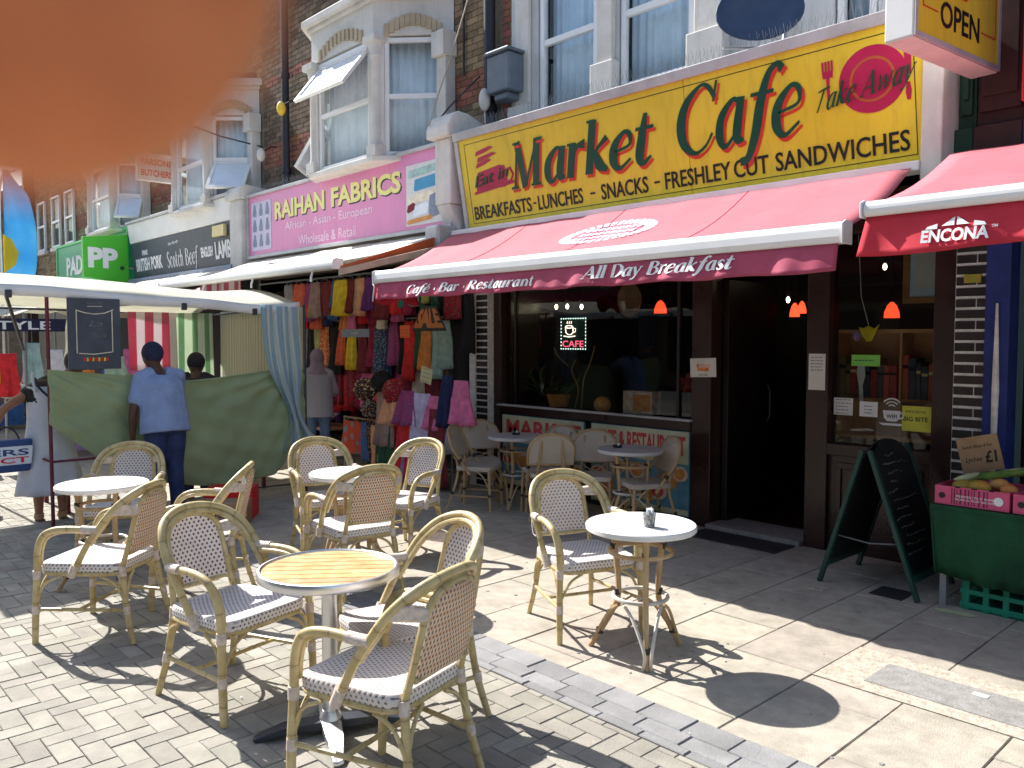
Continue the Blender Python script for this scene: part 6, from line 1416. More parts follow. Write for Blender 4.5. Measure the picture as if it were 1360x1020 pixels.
card('price_sign','grey shop sign board hanging in the middle of the fabric shop','sign',-10.15,-9.45,1.78,1.89,'grey_blue',6.2,0,lines(1,'lamb_yellow',.3,0,1))
# mannequin head
t=thing('mannequin_head',(-12.1,6.3,2.2),'mannequin head with short black hair high at the left of the fabric shop','mannequin')
MB().ell((-12.15,6.3,2.36),(.085,.10,.12),16,12).build('head','skin_light',t,smooth=True); MB().ell((-12.15,6.325,2.405),(.098,.105,.105),16,12).build('hair','hair',t,smooth=True); MB().lathe([(.05,2.14),(.045,2.28)],-12.15,6.31,12).build('neck','skin_light',t)
fa_=MB(); fa_.ell((-12.18,6.205,2.375),(.012,.006,.006),8,6); fa_.ell((-12.115,6.205,2.375),(.012,.006,.006),8,6); fa_.ell((-12.148,6.203,2.31),(.022,.006,.006),8,6); fa_.build('painted_face','hair',t)
t=thing('green_bag',(-12.8,6.3,2.1),'dark green bag with a pale print hanging at the left end of the shop','bag'); MB().box(-13.0,-12.55,6.28,6.33,2.12,2.5).build('bag','cl_teal',t,bevel=.01); letters('lettering','BIG','cl_mint',t,(-12.95,6.28,2.2),(1,0,0),(0,0,1),.33,.18,bold=.03)
# ------------------------------------------------------------------ market stall with the green cloth
ms=thing('market_stall',(-9.7,3.2,0),'market stall with maroon poles, a cream canopy and a sagging green cloth front','market stall')
XF=-8.42
def zfront(y): return 2.205-.047*(y-1.75) if y<4.05 else 2.097+.07*(y-4.05)
def cn(u,v):
    y=1.06+3.51*u; x=XF+.06-2.75*v
    return Vector((x,y,zfront(y)+.26*math.sin(math.pi*min(1,v*1.0))*.9-.03*v-.015*math.sin(u*math.pi*3)*(1-v)))
MB().sheet(cn,26,12,(0,0,.006)).build('canopy','canopy',ms,smooth=True)
MB().sheet(lambda u,v: Vector((XF+.075+.01*math.sin(u*30),1.06+3.51*u,zfront(1.06+3.51*u)+.03-.10*(1-v)-.01*math.sin(u*16))),50,2,(.005,0,0)).build('canopy_edge','white_paint',ms,smooth=True)
def pole(a,b,r=.017,mt='maroon_metal',nm='pole'): return MB().tube([a,b],r,8).build(nm,mt,ms)
pole((XF,2.06,0),(XF,2.06,2.2)); pole((XF,4.66,0),(XF,4.66,2.14),mt='dark_metal'); pole((-11.1,1.9,0),(-11.1,1.9,2.2)); pole((-11.1,4.75,0),(-11.1,4.75,2.1)); pole((XF,2.06,.62),(-9.4,2.06,.62),.012); pole((XF,2.06,.62),(XF,2.5,.62),.012)
pole((XF+.04,1.72,2.2),(XF+.04,4.1,2.09),.012,'grey_metal','roof_pole'); pole((XF+.05,1.72,2.17),(XF-.9,2.06,1.65),.016,'dark_metal','roof_brace'); pole((XF-.1,3.2,2.14),(-10.9,2.9,2.1),.014,'grey_metal','roof_pole'); pole((-11.1,1.9,2.12),(-11.1,4.75,2.08),.014,'dark_metal','roof_pole'); pole((XF,4.6,2.12),(-11.1,4.75,2.08),.014,'dark_metal','roof_pole')
for y in (1.74,3.28,4.03): MB().box(XF+.06,XF+.10,y-.025,y+.025,zfront(y)-.09,zfront(y)-.02).build('clamp','dark_metal',ms,bevel=.006)
pole((XF,4.6,.12),(XF,3.2,.16),.008,'dark_metal','rail'); pole((XF,4.66,.42),(XF-.5,3.0,.40),.008,'dark_metal','rail'); pole((XF-.8,4.6,.25),(XF-.1,3.3,.22),.008,'dark_metal','rail')
# green cloth, swagged
def gcl(u,v):
    y=2.04+2.58*u
    zt=1.475-.13*min(1,u/.45)-(.03*math.sin(max(0,u-.3)*9) if u>.3 else 0)+ (.05*(u-.75)/.25 if u>.75 else 0)
    zb=.98-.62*min(1,(u/.30))**.9 if u<.30 else .36-.18*math.sin(math.pi*min(1,(u-.30)/.70)*.9)+.05*u
    if u>.86: zb+=.28*(u-.86)/.14
    z=zb+(zt-zb)*v
    x=XF+.035+.05*math.sin(v*math.pi)*.8+.02*math.sin(u*14+v*5)*(1-v)+.014*math.sin(u*30-v*9)*v*(1-v)*3+.03*math.exp(-((u-.30)/.1)**2)*math.sin(v*10)
    # creases running from the tied corners
    a1=math.atan2(1.02-v,u+.02); a2=math.atan2(1.05-v,1.02-u); r1=math.hypot(u,1-v); r2=math.hypot(1-u,1-v)
    x+=.016*math.sin(a1*17)*math.exp(-r1*2.2)*min(1,r1*6)+.020*math.sin(a2*19)*math.exp(-r2*1.8)*min(1,r2*6)+.007*math.sin(u*23+v*31)+.005*math.sin(u*61-v*17)
    return Vector((x,y,z))
MB().sheet(gcl,150,60,(-.006,0,0)).build('green_cloth','stall_cloth',ms,smooth=True)
MB().tube([gcl(k/30,1.0)+Vector((-.003,0,.006)) for k in range(8,31)],.012,6).build('cloth_hem','lamb_yellow' if False else 'stall_cloth',ms,smooth=True)
# cloth walls: red/white and green/white at the back, beige striped side
def wall(nm,p0,p1,z0,z1,mt,amp=.03,fr=9):
    p0=Vector(p0);p1=Vector(p1);L_=(p1-p0).length; n=Vector((-(p1-p0).y,(p1-p0).x,0)).normalized()
    MB().sheet(lambda u,v: p0+(p1-p0)*u+n*amp*math.sin(u*L_*fr+v*1.3)+Vector((0,0,z0+(z1-z0)*v)),40,8,tuple(n*.005),uvs=(L_,z1-z0)).build(nm,mt,ms,smooth=True)
wall('striped_curtain',(-11.0,3.62,0),(-11.0,4.22,0),1.35,2.1,'stripe_red'); wall('striped_curtain',(-11.05,4.10,0),(-11.05,4.74,0),.5,2.1,'stripe_green'); wall('striped_curtain',(-11.0,4.80,0),(-8.5,4.72,0),.75,2.12,'stripe_beige',.015,14)
# blue and white curtain at the right front corner, gathered low down
def cur(u,v):
    zz=2.12-1.62*(1-v); q=1-v
    c=4.30+.02+.33*q*q*.9+ (.0 if q<.7 else 0); hw=.225*(1-.62*math.exp(-((q-.72)/.2)**2)) 
    if q>.8: hw*=1+.4*(q-.8)/.2
    y=c+(u-.5)*2*hw; 
    return Vector((XF+.10+.035*math.sin(u*15+q*3)*(.4+q)+.02*math.sin(u*31),y,zz-.02*u))
MB().sheet(cur,60,36,(-.005,0,0),uvs=(.62,1.7)).build('tied_curtain','stripe_blue',ms,smooth=True)
# counter inside
MB().box(-9.9,-9.0,2.3,4.5,.80,.84).build('counter','card_brown',ms); mb=MB()
for x in (-9.85,-9.05):
    for y in (2.35,4.45): mb.box(x-.02,x+.02,y-.02,y+.02,0,.8)
mb.build('counter_leg','maroon_metal',ms)
# blackboard hanging at the front
bd=thing('hanging_blackboard',(-8.33,2.43,1.47),'black chalkboard with a white drawn border hanging from the stall canopy','blackboard')
MB().box(-8.335,-8.315,2.20,2.66,1.47,2.13).build('board','sign_slate',bd,bevel=.004)
ck=MB()
def cl(P,r=.0045): ck.tube([(-8.312,y,z) for y,z in P],r,4)
cl([(2.27,2.02),(2.35,1.995),(2.43,1.985),(2.52,1.995),(2.60,2.03)]); cl([(2.275,2.01),(2.275,1.62)]); cl([(2.585,2.02),(2.585,1.63)]); cl([(2.29,1.62),(2.42,1.61),(2.58,1.63)]); cl([(2.37,2.055),(2.50,2.058)],.003)
ck.build('chalk_border','cl_cream',bd)
letters('lettering','La','chalk',bd,(-8.313,2.38,1.87),(0,1,0),(0,0,1),.12,.05,False,.3,0,.002); letters('lettering','Fruits','chalk',bd,(-8.313,2.40,1.77),(0,1,0),(0,0,1),.13,.04,False,.3,0,.002); letters('lettering','Special','chalk',bd,(-8.313,2.36,2.07),(0,1,0),(0,0,1),.15,.03,False,.3,0,.002)
for k in range(9): MB().box(-8.314,-8.31,2.33+.025*k,2.345+.025*k,1.545,1.58).build('chalk_mark','cl_yellow' if k%2 else 'cl_red',bd)
# clothes hung inside the stall
for y,z1,z0,wd,mt,lab,x in ((3.10,1.98,1.62,.30,'red_cloth','bright red garment hanging inside the stall beside the blackboard',-10.2),(3.2,1.55,1.2,.30,'cl_mint','pale green cloth below the bright red garment',-10.2),(2.72,1.42,1.2,.24,'cl_orange','orange brown cloth behind the sagging green cloth',-9.6),(2.95,2.0,1.5,.22,'cl_white','white cloth behind the bright red garment',-10.9)):
    t=thing('hanging_garment',(x,y,z0),lab,'garment'); m=MB(); drape(0,0,z1,z0,wd*.7,wd,.08,1.5,y); m=drape(0,0,z1,z0,wd*.6,wd,.08,1.5,y); m.v=[(x+p[1],y+p[0],p[2]) for p in m.v]; m.f=[f[::-1] for f in m.f]; m.build('cloth',mt,t,smooth=True)
    MB().tube([(x,y,z1),(x,y,z1+.1 if z1<1.9 else 2.15)],.004,5).build('hanger','grey_metal',t)
bx=thing('banana_box',(-7.5,3.35,0),'brown cardboard fruit box marked BANANA lying behind the armchairs below the green cloth','box')
m3=Matrix.Rotation(R(52),3,'Z'); MB().obox((-7.55,3.28,.11),(.50,.30,.22),m3).build('box','card_brown',bx,bevel=.006)
nx=m3@Vector((1,0,0)); ny=m3@Vector((0,-1,0)); letters('lettering','BANANA','black_ink',bx,Vector((-7.55,3.28,.09))+ny*.151-nx*.12,nx,(0,0,1),.34,.055,False,0,.005,.002)
n=14; MB().prism([(.17*math.cos(math.pi*k/n),.17*math.sin(math.pi*k/n)) for k in range(n+1)],Vector((-7.55,3.28,.03))+ny*.1505+nx*.05,nx,(0,0,1),ny,.0006).build('printed_arch','cl_taupe',bx)
t=thing('red_crate',(-7.75,3.45,0),'red plastic crate behind the brown banana box','crate'); MB().obox((-7.80,3.50,.15),(.46,.3,.30),m3).build('crate','box_pink' if False else 'bright_red',t,bevel=.01)
# ------------------------------------------------------------------ people
def person(label,loc,rz,skin,pose,cloth,hair='hair',scale=1.0,hat=None):
    t=thing('person',loc,label,'person'); t.rotation_euler=(0,0,rz); t.scale=(scale,)*3
    J=pose
    def rem(mb,name,mt,vox,sm=4):
        o=mb.build(name,mt,t,smooth=True,local=True); r=o.modifiers.new('r','REMESH'); r.mode='VOXEL'; r.voxel_size=vox; r.use_smooth_shade=True
        s=o.modifiers.new('s','SMOOTH'); s.factor=.5; s.iterations=sm; return o
    def limb(mb,pts,rs,k=4): 
        P=crom(pts,k); n=len(P); R_=[]
        for i in range(n):
            f=i/(n-1)*(len(rs)-1); a=int(min(len(rs)-2,f)); R_.append(rs[a]+(rs[a+1]-rs[a])*(f-a))
        mb.tube(P,R_,12); mb.ell(P[0],R_[0]); mb.ell(P[-1],R_[-1])
    b=MB(); H=Vector(J['head']); N_=Vector(J['neck']); C=Vector(J['chest']); Pv=Vector(J['pelvis'])
    fd=Vector(J.get('look',(0,1,0))).normalized(); sd=fd.cross(Vector((0,0,1))).normalized()
    m3=Matrix((sd,fd,sd.cross(fd))).transposed()
    b.ell(H,(.080,.10,.118),16,12,mat3=m3); b.ell(H+m3@Vector((0,.02,-.05)),(.055,.07,.065),12,8,mat3=m3)
    b.ell(H+m3@Vector((0,.10,-.015)),(.012,.018,.022),8,6,mat3=m3)
    for s in (-1,1): b.ell(H+m3@Vector((s*.078,-.005,-.01)),(.012,.02,.032),8,6,mat3=m3)
    b.tube([N_-Vector((0,0,.06)),H-Vector((0,0,.06))],[.07,.06],12)
    b.tube([Pv,(Pv+C)/2,C,N_-Vector((0,0,.05))],[.13,.12,.135,.07],14)
    for s,k in ((-1,'L'),(1,'R')):
        sh=N_+Vector((s*.175,-.0,-.09)) if k+'s' not in J else Vector(J[k+'s']); el=Vector(J[k+'e']);wr=Vector(J[k+'w'])
        limb(b,[sh,(sh+el)/2,el,(el+wr)/2,wr],[.05,.045,.038,.036,.026])
        hd=(wr-el).normalized(); hx=hd.orthogonal().normalized(); hz=hd.cross(hx); mh=Matrix((hx,hz,hd)).transposed()
        b.ell(wr+hd*.045,(.018,.038,.05),10,8,mat3=mh)
        for q,L_ in ((-.028,.065),(-.010,.078),(.010,.074),(.027,.06)):
            p0=wr+hd*.075+hz*q; b.tube([p0,p0+hd*L_*.5+hx*.006,p0+hd*L_*.85+hx*.022],[.0095,.009,.008],7)
        p0=wr+hd*.03+hz*-.032; b.tube([p0,p0+hd*.03-hz*.022,p0+hd*.055-hz*.026+hx*.01],[.011,.010,.009],7)
        hp=Pv+Vector((s*.09,0,-.03)); kn=Vector(J[k+'k']); an=Vector(J[k+'a'])
        limb(b,[hp,(hp+kn)/2,kn,(kn+an)/2,an],[.085,.075,.055,.052,.038])
        b.ell(an+Vector((0,.06,-.045)),(.04,.12,.035),12,8)
    rem(b,'body',skin,.0085,3)
    f=MB()
    for s in (-1,1): f.ell(H+m3@Vector((s*.032,.088,.012)),(.013,.006,.006),8,6,mat3=m3)
    f.ell(H+m3@Vector((0,.094,-.055)),(.022,.005,.006),8,6,mat3=m3); f.build('face_features','hair',t,smooth=True,local=True)
    for c in cloth:
        m=MB(); kind=c[0]
        if kind=='top':
            _,nm,mt,sl,hem=c
            m.tube(crom([C+Vector((0,0,.12)),C,(C+Pv)/2,Pv+Vector((0,0,hem))],4),[.10,.14,.165,.18,.182,.182,.182,.183,.185,.188,.192,.196,.2][:13],18,flat=1)
            # widen sideways
            m.v=[((p[0]-C.x)*1.18+C.x,(p[1]-(C.y+(Pv.y-C.y)*max(0,min(1,(C.z-p[2])/(C.z-Pv.z)))))*.86+(C.y+(Pv.y-C.y)*max(0,min(1,(C.z-p[2])/(C.z-Pv.z)))),p[2]) for p in m.v]
            for s,k in ((-1,'L'),(1,'R')):
                sh=N_+Vector((s*.17,0,-.09)) if k+'s' not in J else Vector(J[k+'s']); el=Vector(J[k+'e']);wr=Vector(J[k+'w'])
                m.tube(crom([N_+Vector((s*.05,0,-.03)),N_+Vector((s*.11,0,-.055)),sh],4),[.06,.065,.07,.07,.07,.07,.072,.073,.074],12)
                m.ell(sh,.075)
                if sl>=1: limb(m,[sh,(sh+el)/2,el,(el+wr)/2,el+(wr-el)*.9],[.072,.065,.058,.055,.045])
                elif sl>0: limb(m,[sh,sh+(el-sh)*.4,sh+(el-sh)*sl],[.074,.072,.070])
            rem(m,nm,mt,.011,3)
        elif kind=='trousers':
            _,nm,mt,r_=c
            m.tube([Pv+Vector((0,0,.10)),Pv+Vector((0,0,.0)),Pv+Vector((0,0,-.08))],[.125,.15,.15],18)
            for s,k in ((-1,'L'),(1,'R')):
                hp=Pv+Vector((s*.088,0,-.03)); kn=Vector(J[k+'k']); an=Vector(J[k+'a']); limb(m,[hp,(hp+kn)/2,kn,(kn+an)/2,an+Vector((0,0,.02))],[.11*r_,.098*r_,.078*r_,.072*r_,.07*r_])
            rem(m,nm,mt,.012,3)
        elif kind=='skirt':
            _,nm,mt,z0,r0,r1=c
            ns=14;nk=44;vs=[];fs=[]
            zt=C.z+.06
            for j in range(ns+1):
                v=j/ns; z=zt+(z0-zt)*v; rr_=(.135+.02*math.sin(v*6)) if z>Pv.z else r0+(r1-r0)*((Pv.z-z)/(Pv.z-z0)); 
                if z>Pv.z: rr_=.185+(r0-.185)*(zt-z)/(zt-Pv.z)
                cx=Pv.x if z<Pv.z else Pv.x+(C.x-Pv.x)*(z-Pv.z)/(C.z-Pv.z); cy=Pv.y if z<Pv.z else Pv.y+(C.y-Pv.y)*(z-Pv.z)/(C.z-Pv.z)
                for k in range(nk): a=2*math.pi*k/nk; q=rr_*(1+.07*math.sin(a*9+v*2)*v*v); vs.append((cx+q*1.1*math.cos(a),cy+q*.9*math.sin(a),z))
            for j in range(ns):
                for k in range(nk): fs.append((j*nk+k,(j+1)*nk+k,(j+1)*nk+(k+1)%nk,j*nk+(k+1)%nk))
            fs.append(tuple(range(nk))); fs.append(tuple(ns*nk+k for k in range(nk))[::-1]); m.add(vs,fs); m.build(nm,mt,t,smooth=True,local=True)
    if hair:
        m=MB(); m.ell(H+m3@Vector((0,-.018,.028)),(.096,.112,.112),16,12,mat3=m3)
        rem(m,'hair' if hat is None else 'cap',hair if hat is None else hat,.01,2)
    sh_=MB()
    for k in 'LR': a=Vector(J[k+'a']); sh_.ell(a+Vector((0,.06,-.052)),(.047,.13,.034),14,8); sh_.tube([a+Vector((0,0,-.05)),a+Vector((0,0,-.01))],.043,12)
    sh_.build('shoe','dark_top' if 'sandal' not in pose else 'card_brown',t,smooth=True,local=True)
    return t
stand=dict(head=(0,.02,1.60),neck=(0,0,1.44),chest=(0,0,1.26),pelvis=(0,0,.93),Le=(-.25,-.02,1.08),Lw=(-.27,.06,.84),Re=(.25,-.02,1.08),Rw=(.27,.06,.84),Lk=(-.10,.03,.50),Rk=(.10,.03,.50),La=(-.10,0,.085),Ra=(.10,0,.085))
p1=dict(stand); p1.update(head=(-.03,.19,1.555),neck=(0,.11,1.43),chest=(0,.07,1.26),pelvis=(0,-.02,.92),Le=(-.27,.05,1.04),Lw=(-.26,.10,.79),Rs=(.19,.13,1.36),Re=(.27,.32,1.22),Rw=(.24,.52,1.30),Lk=(-.09,.0,.50),Rk=(.10,.02,.50),La=(-.09,-.05,.085),Ra=(.11,-.02,.085),look=(-.25,1,-.2))
person('man in a light blue polo shirt and dark jeans leaning over the green cloth',(-8.12,2.98,.0),R(92),'skin_dark',p1,[('top','polo_shirt','shirt_blue',.62,-.09),('trousers','jeans','jeans',1.0)],scale=1.02,hat='navy')
p2=dict(stand); p2.update(head=(0,.14,1.50),neck=(0,.06,1.40),chest=(0,.02,1.24),look=(.3,1,-.4))
person('person in a dark hood behind the green cloth beside the man in blue',(-8.95,3.62,0),R(60),'skin_dark',p2,[('top','dark_top','dark_top',1,0),('trousers','trousers','jeans',1)],scale=.98,hat='dark_top')
p3=dict(stand); p3.update(head=(.26,.16,1.50),neck=(.10,.07,1.38),chest=(.02,.03,1.24),Le=(-.36,-.06,1.10),Lw=(-.47,.05,.88),Re=(.30,.2,1.15),Rw=(.30,.42,1.22),look=(.5,1,-.3),sandal=1)
person('woman in a long white dress over a black top at the left of the stall',(-8.86,2.15,0),R(80),'skin_mid',p3,[('top','black_top','hair',.3,.15),('skirt','white_dress','dress_white',.27,.165,.27)],scale=1.0)
st_=MB(); ww=bpy.data.objects[[o.name for o in bpy.data.objects if o.name.startswith('person') and 'white' in o.get('label','')][0]]
st_.tube(crom([(-.10,-.05,1.38),(-.08,-.135,1.30),(.02,-.16,1.18),(.12,-.15,1.05)],5),.010,6); st_.build('bag_strap','navy',ww,smooth=True,local=True)
MB().tube(crom([(-.115,.03,1.43),(-.125,-.10,1.36),(-.10,-.14,1.25)],5),.013,6).tube(crom([(.10,.06,1.43),(.12,-.09,1.36),(.10,-.14,1.25)],5),.013,6).build('dress_strap','dress_white',ww,smooth=True,local=True)
p4=dict(stand); p4.update(head=(0,.06,1.52),neck=(0,.02,1.38),chest=(0,.01,1.22),Le=(-.26,.12,1.02),Lw=(-.20,.34,.98),Re=(.26,.10,1.02),Rw=(.20,.33,1.02),look=(-.2,1,-.1))
hw=person('woman in a lilac grey headscarf, patterned pale top and jeans browsing the heap of cloths',(-10.45,5.98,0),R(62),'skin_light',p4,[('top','patterned_top','hijab_top',1,-.26),('trousers','jeans','jeans_light',1.05)],scale=.97,hair=None)
m=MB(); m.ell((0,.045,1.535),(.105,.12,.135),18,12); m.tube([(0,.05,1.46),(0,.02,1.36),(0,.0,1.28)],[.095,.12,.15],16); m.ell((0,.0,1.30),(.17,.13,.07),14,8)
o=m.build('headscarf','hijab_grey',hw,smooth=True,local=True); r=o.modifiers.new('r','REMESH'); r.mode='VOXEL'; r.voxel_size=.012; r.use_smooth_shade=True; s=o.modifiers.new('s','SMOOTH'); s.iterations=4
# shopping bag held by the woman in white
t=thing('shopping_bag',(-8.75,1.45,.55),'blue and white printed shopping bag held by the woman in the white dress','bag')
MB().prism([(-.17,0),(.17,0),(.20,.30),(-.20,.30)],(-8.70,1.78,.52),(0,1,0),(0,0,1),(-1,0,0),.12).build('bag','bag_blue',t,bevel=.015)
MB().prism([(-.178,.07),(.178,.07),(.195,.24),(-.195,.24)],(-8.695,1.78,.52),(0,1,0),(0,0,1),(1,0,0),.003).build('print_band','bag_white',t)
letters('lettering','ERS','bag_blue',t,(-8.691,1.62,.675),(0,1,0),(0,0,1),.32,.06,bold=.02,d=.002); letters('lettering','ECT','cl_red',t,(-8.691,1.62,.605),(0,1,0),(0,0,1),.32,.055,bold=.02,d=.002)
MB().tube(crom([(-8.76,1.68,.82),(-8.78,1.72,.90),(-8.82,1.78,.93),(-8.78,1.84,.90),(-8.76,1.88,.82)],5),.008,6).build('handle','navy',t,smooth=True)
# ------------------------------------------------------------------ things further left along the street
def far_person(label,loc,rz,top,bot,skin='skin_mid',sc=1.0,pose=stand): return person(label,loc,rz,skin,dict(pose),[('top','top',top,.6,-.05),('trousers','trousers',bot,1)],scale=sc)
far_person('distant shopper in a bright pink top at the left edge beyond the stall',(-13.6,2.18,0),R(200),'pink_cloth','jeans')
far_person('distant shopper in a light blue top at the left edge behind the one in pink',(-15.2,2.75,0),R(95),'shirt_blue','navy')
far_person('distant shopper in dark clothes in the street far beyond the stall',(-19.5,3.6,0),R(85),'dark_top','jeans')
far_person('distant shopper in white walking far down the street',(-23.0,3.3,0),R(80),'cl_white','navy')
def stall(name,lab,x0,x1,y0,y1,z,mt,sign=None,goods=()):
    t=thing(name,((x0+x1)/2,(y0+y1)/2,0),lab,'market stall')
    MB().sheet(lambda u,v: Vector((x0+(x1-x0)*u,y0+(y1-y0)*v,z+.22*math.sin(math.pi*v)+.03*math.sin(u*6))),12,8,(0,0,.01)).build('canopy',mt,t,smooth=True)
    for x in (x0+.05,x1-.05):
        for y in (y0+.05,y1-.05): MB().tube([(x,y,0),(x,y,z)],.02,6).build('pole','grey_metal',t)
    MB().box(x0+.1,x1-.1,y0+.25,y1-.2,.78,.83).build('counter','card_brown',t)
    MB().sheet(lambda u,v: Vector((x1-.1+.02*math.sin(u*30),y0+.25+(y1-y0-.45)*u,.1+.7*v)),30,2,(.006,0,0)).build('counter_cloth',goods[0] if goods else 'canopy',t)
    rr=random.Random(int(x0*3))
    for k in range(10): MB().ell((rr.uniform(x0+.2,x1-.2),rr.uniform(y0+.3,y1-.3),.9),(.12,.12,.08),8,6).build('goods',rr.choice(['cl_red','cl_yellow','cl_white','cl_blue','cl_peach','cl_mint']),t,smooth=True)
    return t
s1=stall('market_stall','next market stall down the street with a white canopy',-16.8,-13.2,2.9,4.6,2.12,'canopy',goods=('cl_mauve',))
s2=stall('market_stall','far white canopied stall in the middle of the street at the left edge',-22,-18,2.6,4.6,2.3,'canopy',goods=('cl_blue',))
s3=stall('market_stall','farthest white canopied stall towards the end of the terrace',-28,-24.5,2.7,4.7,2.4,'canopy',goods=('cl_red',))
t=thing('banner_sign',(-13.1,3.3,2.0),'navy banner with white letters below a far white canopy at the left edge','sign'); MB().box(-13.16,-13.12,2.30,3.45,1.86,2.04).build('board','navy',t); letters('lettering','STYLE','white_flat',t,(-13.12,2.45,1.885),(0,1,0),(0,0,1),.8,.12,bold=.02,d=.004)
for k,(y,z,mt) in enumerate(((2.5,1.75,'cl_yellow'),(2.75,1.55,'cl_red'),(3.05,1.7,'cl_mint'),(3.35,1.6,'cl_white'),(3.7,1.7,'pt_multi'),(4.1,1.65,'cl_blue'),(4.4,1.6,'cl_pinkpat'))):
    q=thing('hanging_garment',(-13.3,y,z-.6),['yellow','red','pale green','white','speckled','blue','pink'][k]+' garment hung along the front of the next stall','garment','garments along the next stall'); m=drape(0,0,z,z-.6,.2,.28,.07,1.5,y); m.v=[(-13.3+p[1],y+p[0],p[2]) for p in m.v]; m.f=[f[::-1] for f in m.f]; m.build('cloth',mt,q,smooth=True); MB().tube([(-13.3,y,z),(-13.3,y,2.12)],.005,4).build('hanger','grey_metal',q)
def flag(lab,x,y,z0,z1,wd,mt,sg=1,ph=0):
    t=thing('feather_flag',(x,y,0),lab,'flag'); MB().tube(crom([(x,y,0),(x,y,z0),(x,y+.02*sg,z1-.3),(x,y+.25*sg,z1)],5),.02,8).build('pole','white_paint',t)
    def fn(u,v):
        w_=wd*(.30+.9*math.sin(math.pi*min(1,(1-v)*.62+.12))**1.2)*(1-.8*max(0,v-.82)/.18)
        return Vector((x+.06*math.sin(u*5+v*4+ph),y+sg*(.02+w_*u+.05*v),z0+(z1-z0)*v))
    MB().sheet(fn,10,24,(.008,0,0)).build('flag',mt,t,smooth=True); return t
f1=flag('light blue feather flag rising above the left end of the stall canopy',-16.0,3.25,2.35,4.6,.42,'flag_blue'); f2=flag('blue feather flag with a yellow patch at the very left edge',-16.6,3.05,2.3,4.6,-.5,'flag_blue',1,2)
MB().prism([(3.27,2.85),(3.45,3.0),(3.50,3.2),(3.40,3.42),(3.27,3.5)],(-15.93,0,0),(0,1,0),(0,0,1),(1,0,0),.008).build('patch','flag_yellow',f1)
# striped red and white cloth hanging from the end of the fabric shop awning
t=thing('striped_cloth',(-11.8,5.0,2.1),'red and white striped cloth hanging below the left part of the fabric awning','cloth')
MB().sheet(lambda u,v: Vector((-13.0+2.25*u,5.0+.04*math.sin(u*22),2.18+(.40*(.35+.65*math.sin(min(1,u*1.6)*math.pi/2)))*v)),50,4,(0,.005,0),uvs=(2.25,.4)).build('cloth','stripe_red',t,smooth=True)
# dark maroon round rail at far left
t=thing('rail_seat',(-9.6,1.2,.0),'round dark red metal rail frame standing in the street at the left edge','frame'); MB().tube([(-9.9+.45*math.cos(k*.3927),1.35+.45*math.sin(k*.3927),.52) for k in range(16)],.018,6,True).build('ring','maroon_metal',t)
for k in range(4): a=k*1.5708+.5; MB().tube([(-9.9+.45*math.cos(a),1.35+.45*math.sin(a),.52),(-9.9+.5*math.cos(a),1.35+.5*math.sin(a),0)],.012,6).build('leg','maroon_metal',t)

# ------------------------------------------------------------------ the photographer's fingertip in front of the lens
D=.0265
def cw(x,y,z): return Vector((0,0,1.75))+rt*x+upv*y-fw*z
tip=Vector(((18-680)/1097*D,(510+100)/1097*D,-D)); ax=Vector((-1,.36,-.10)).normalized()
prof=[(0,.0000),(.0012,.0040),(.0030,.0064),(.0055,.0080),(.009,.0088),(.014,.0092),(.020,.0094),(.026,.0092),(.030,.0094),(.038,.0096),(.048,.0096),(.058,.0094),(.064,.0092)]
mb=MB(); side=ax.cross(Vector((0,0,1))).normalized(); upf=side.cross(ax)
P0=tip-ax*.0088; vs=[];fs=[];K=26
for i,(s_,r_) in enumerate(prof):
    for k in range(K):
        a=2*math.pi*k/K; cr=1+.012*math.sin(s_*2500)*(1 if .024<s_<.034 else .2)
        p=P0+ax*s_+(side*math.cos(a)*1.0+upf*math.sin(a)*.92)*max(r_,.0002)*cr; vs.append(cw(*p))
for i in range(len(prof)-1):
    for k in range(K): fs.append((i*K+k,(i+1)*K+k,(i+1)*K+(k+1)%K,i*K+(k+1)%K))
fs.append(tuple(range(K))); fs.append(tuple((len(prof)-1)*K+k for k in range(K))[::-1]); mb.add(vs,fs)
fg=thing('fingertip',cw(*tip),'out of focus orange brown fingertip of the photographer covering the top left corner','finger')
mb.build('finger','finger_skin',fg,smooth=True)
nm=MB(); NP=[]
for j in range(7):
    for i in range(7):
        s_=.0022+.0100*j/6; a=R(-90+ (i-3)*16.0); r_=next(r1+(r2-r1)*(s_-s1)/(s2-s1) for (s1,r1),(s2,r2) in zip(prof,prof[1:]) if s1<=s_<=s2)+.0002
        NP.append(cw(*(P0+ax*s_+(side*math.cos(a)+upf*math.sin(a)*.92)*r_)))
nm.add(NP,[(j*7+i,j*7+i+1,(j+1)*7+i+1,(j+1)*7+i) for j in range(6) for i in range(6)]); nm.build('nail','finger_nail',fg,smooth=True)

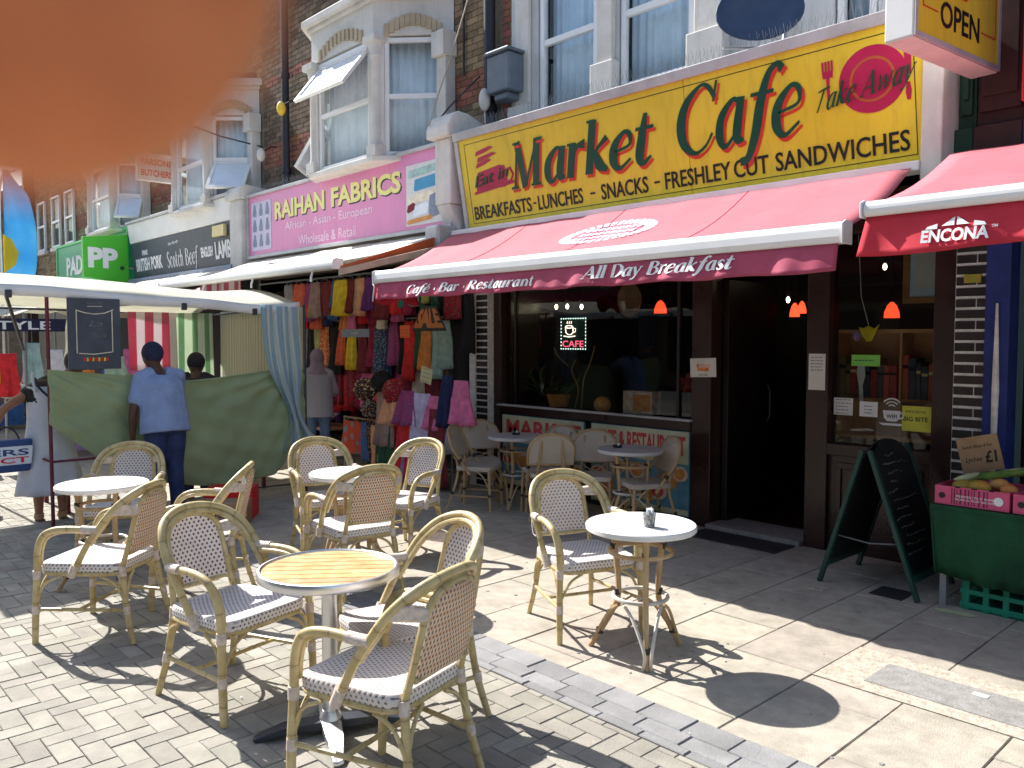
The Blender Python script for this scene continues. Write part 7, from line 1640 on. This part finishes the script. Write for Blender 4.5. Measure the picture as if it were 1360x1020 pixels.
# ------------------------------------------------------------------ the opposite side of the street (seen in the window reflections)
for k in range(5):
    x0=-26+8*k; t=thing('opposite_house',(x0+4,-11,0),['tall brick house across the street, reflected in the far left bay windows','brick house across the street, reflected in the windows over the pink sign','brick house across the street reflected in the left upper window of the cafe','brick house across the street reflected in the wide cafe window','brick house across the street reflected in the narrow cafe window'][k],'building','houses across the street')
    h=7.2+.5*(k%2)
    MB().box(x0,x0+7.98,-16,-11,0,h).build('wall','brown_brick',t); MB().prism([(-16.2,h),(-13.5,h+2.2),(-10.8,h)],(x0,0,0),(0,1,0),(0,0,1),(1,0,0),7.98).build('roof','slate',t)
    MB().box(x0+.4,x0+1.3,-14,-13,h+1,h+3.2).build('chimney','brown_brick',t)
    for i in range(3): MB().box(x0+.9+2.3*i,x0+2.1+2.3*i,-11,-10.93,4.1,5.8).build('window','pane_dark',t)
    MB().box(x0+.3,x0+7.6,-11,-10.9,.6,2.6).build('shop_window','dark_void',t); MB().box(x0+.2,x0+7.7,-11,-10.8,2.9,3.6).build('fascia',['cl_wine','cl_teal','white_flat','cl_blue','cl_dgreen'][k],t)

# added second finger, unseen outside the frame, shades the fingertip from the sun
mb=MB(); vs=[]; fs=[]; sh_=Vector((-.52,.66,-.55)).normalized()*.0205
for i,(s_,r_) in enumerate(prof):
    for k in range(K):
        a=2*math.pi*k/K; p=P0+sh_-ax*.010+ax*s_+(side*math.cos(a)+upf*math.sin(a)*.92)*max(r_*1.06,.0002); vs.append(cw(*p))
for i in range(len(prof)-1):
    for k in range(K): fs.append((i*K+k,(i+1)*K+k,(i+1)*K+(k+1)%K,i*K+(k+1)%K))
fs.append(tuple(range(K))); fs.append(tuple((len(prof)-1)*K+k for k in range(K))[::-1]); mb.add(vs,fs)
mb.build('finger','finger_skin',fg,smooth=True)

# labels of alike pieces lying side by side: tell them apart by their place
same={}
for o in scene.objects:
    if o.get('category'): same.setdefault(o['label'],[]).append(o)
for l,os_ in same.items():
    if len(os_)==2:
        os_.sort(key=lambda q:q.location.x)
        for o,wd in zip(os_,('left','right')):
            nl=l+', %s one'%wd
            if len(nl.split())<=16: o['label']=nl
            else: o['label']='%s '%wd+l.replace(' of the shop','')
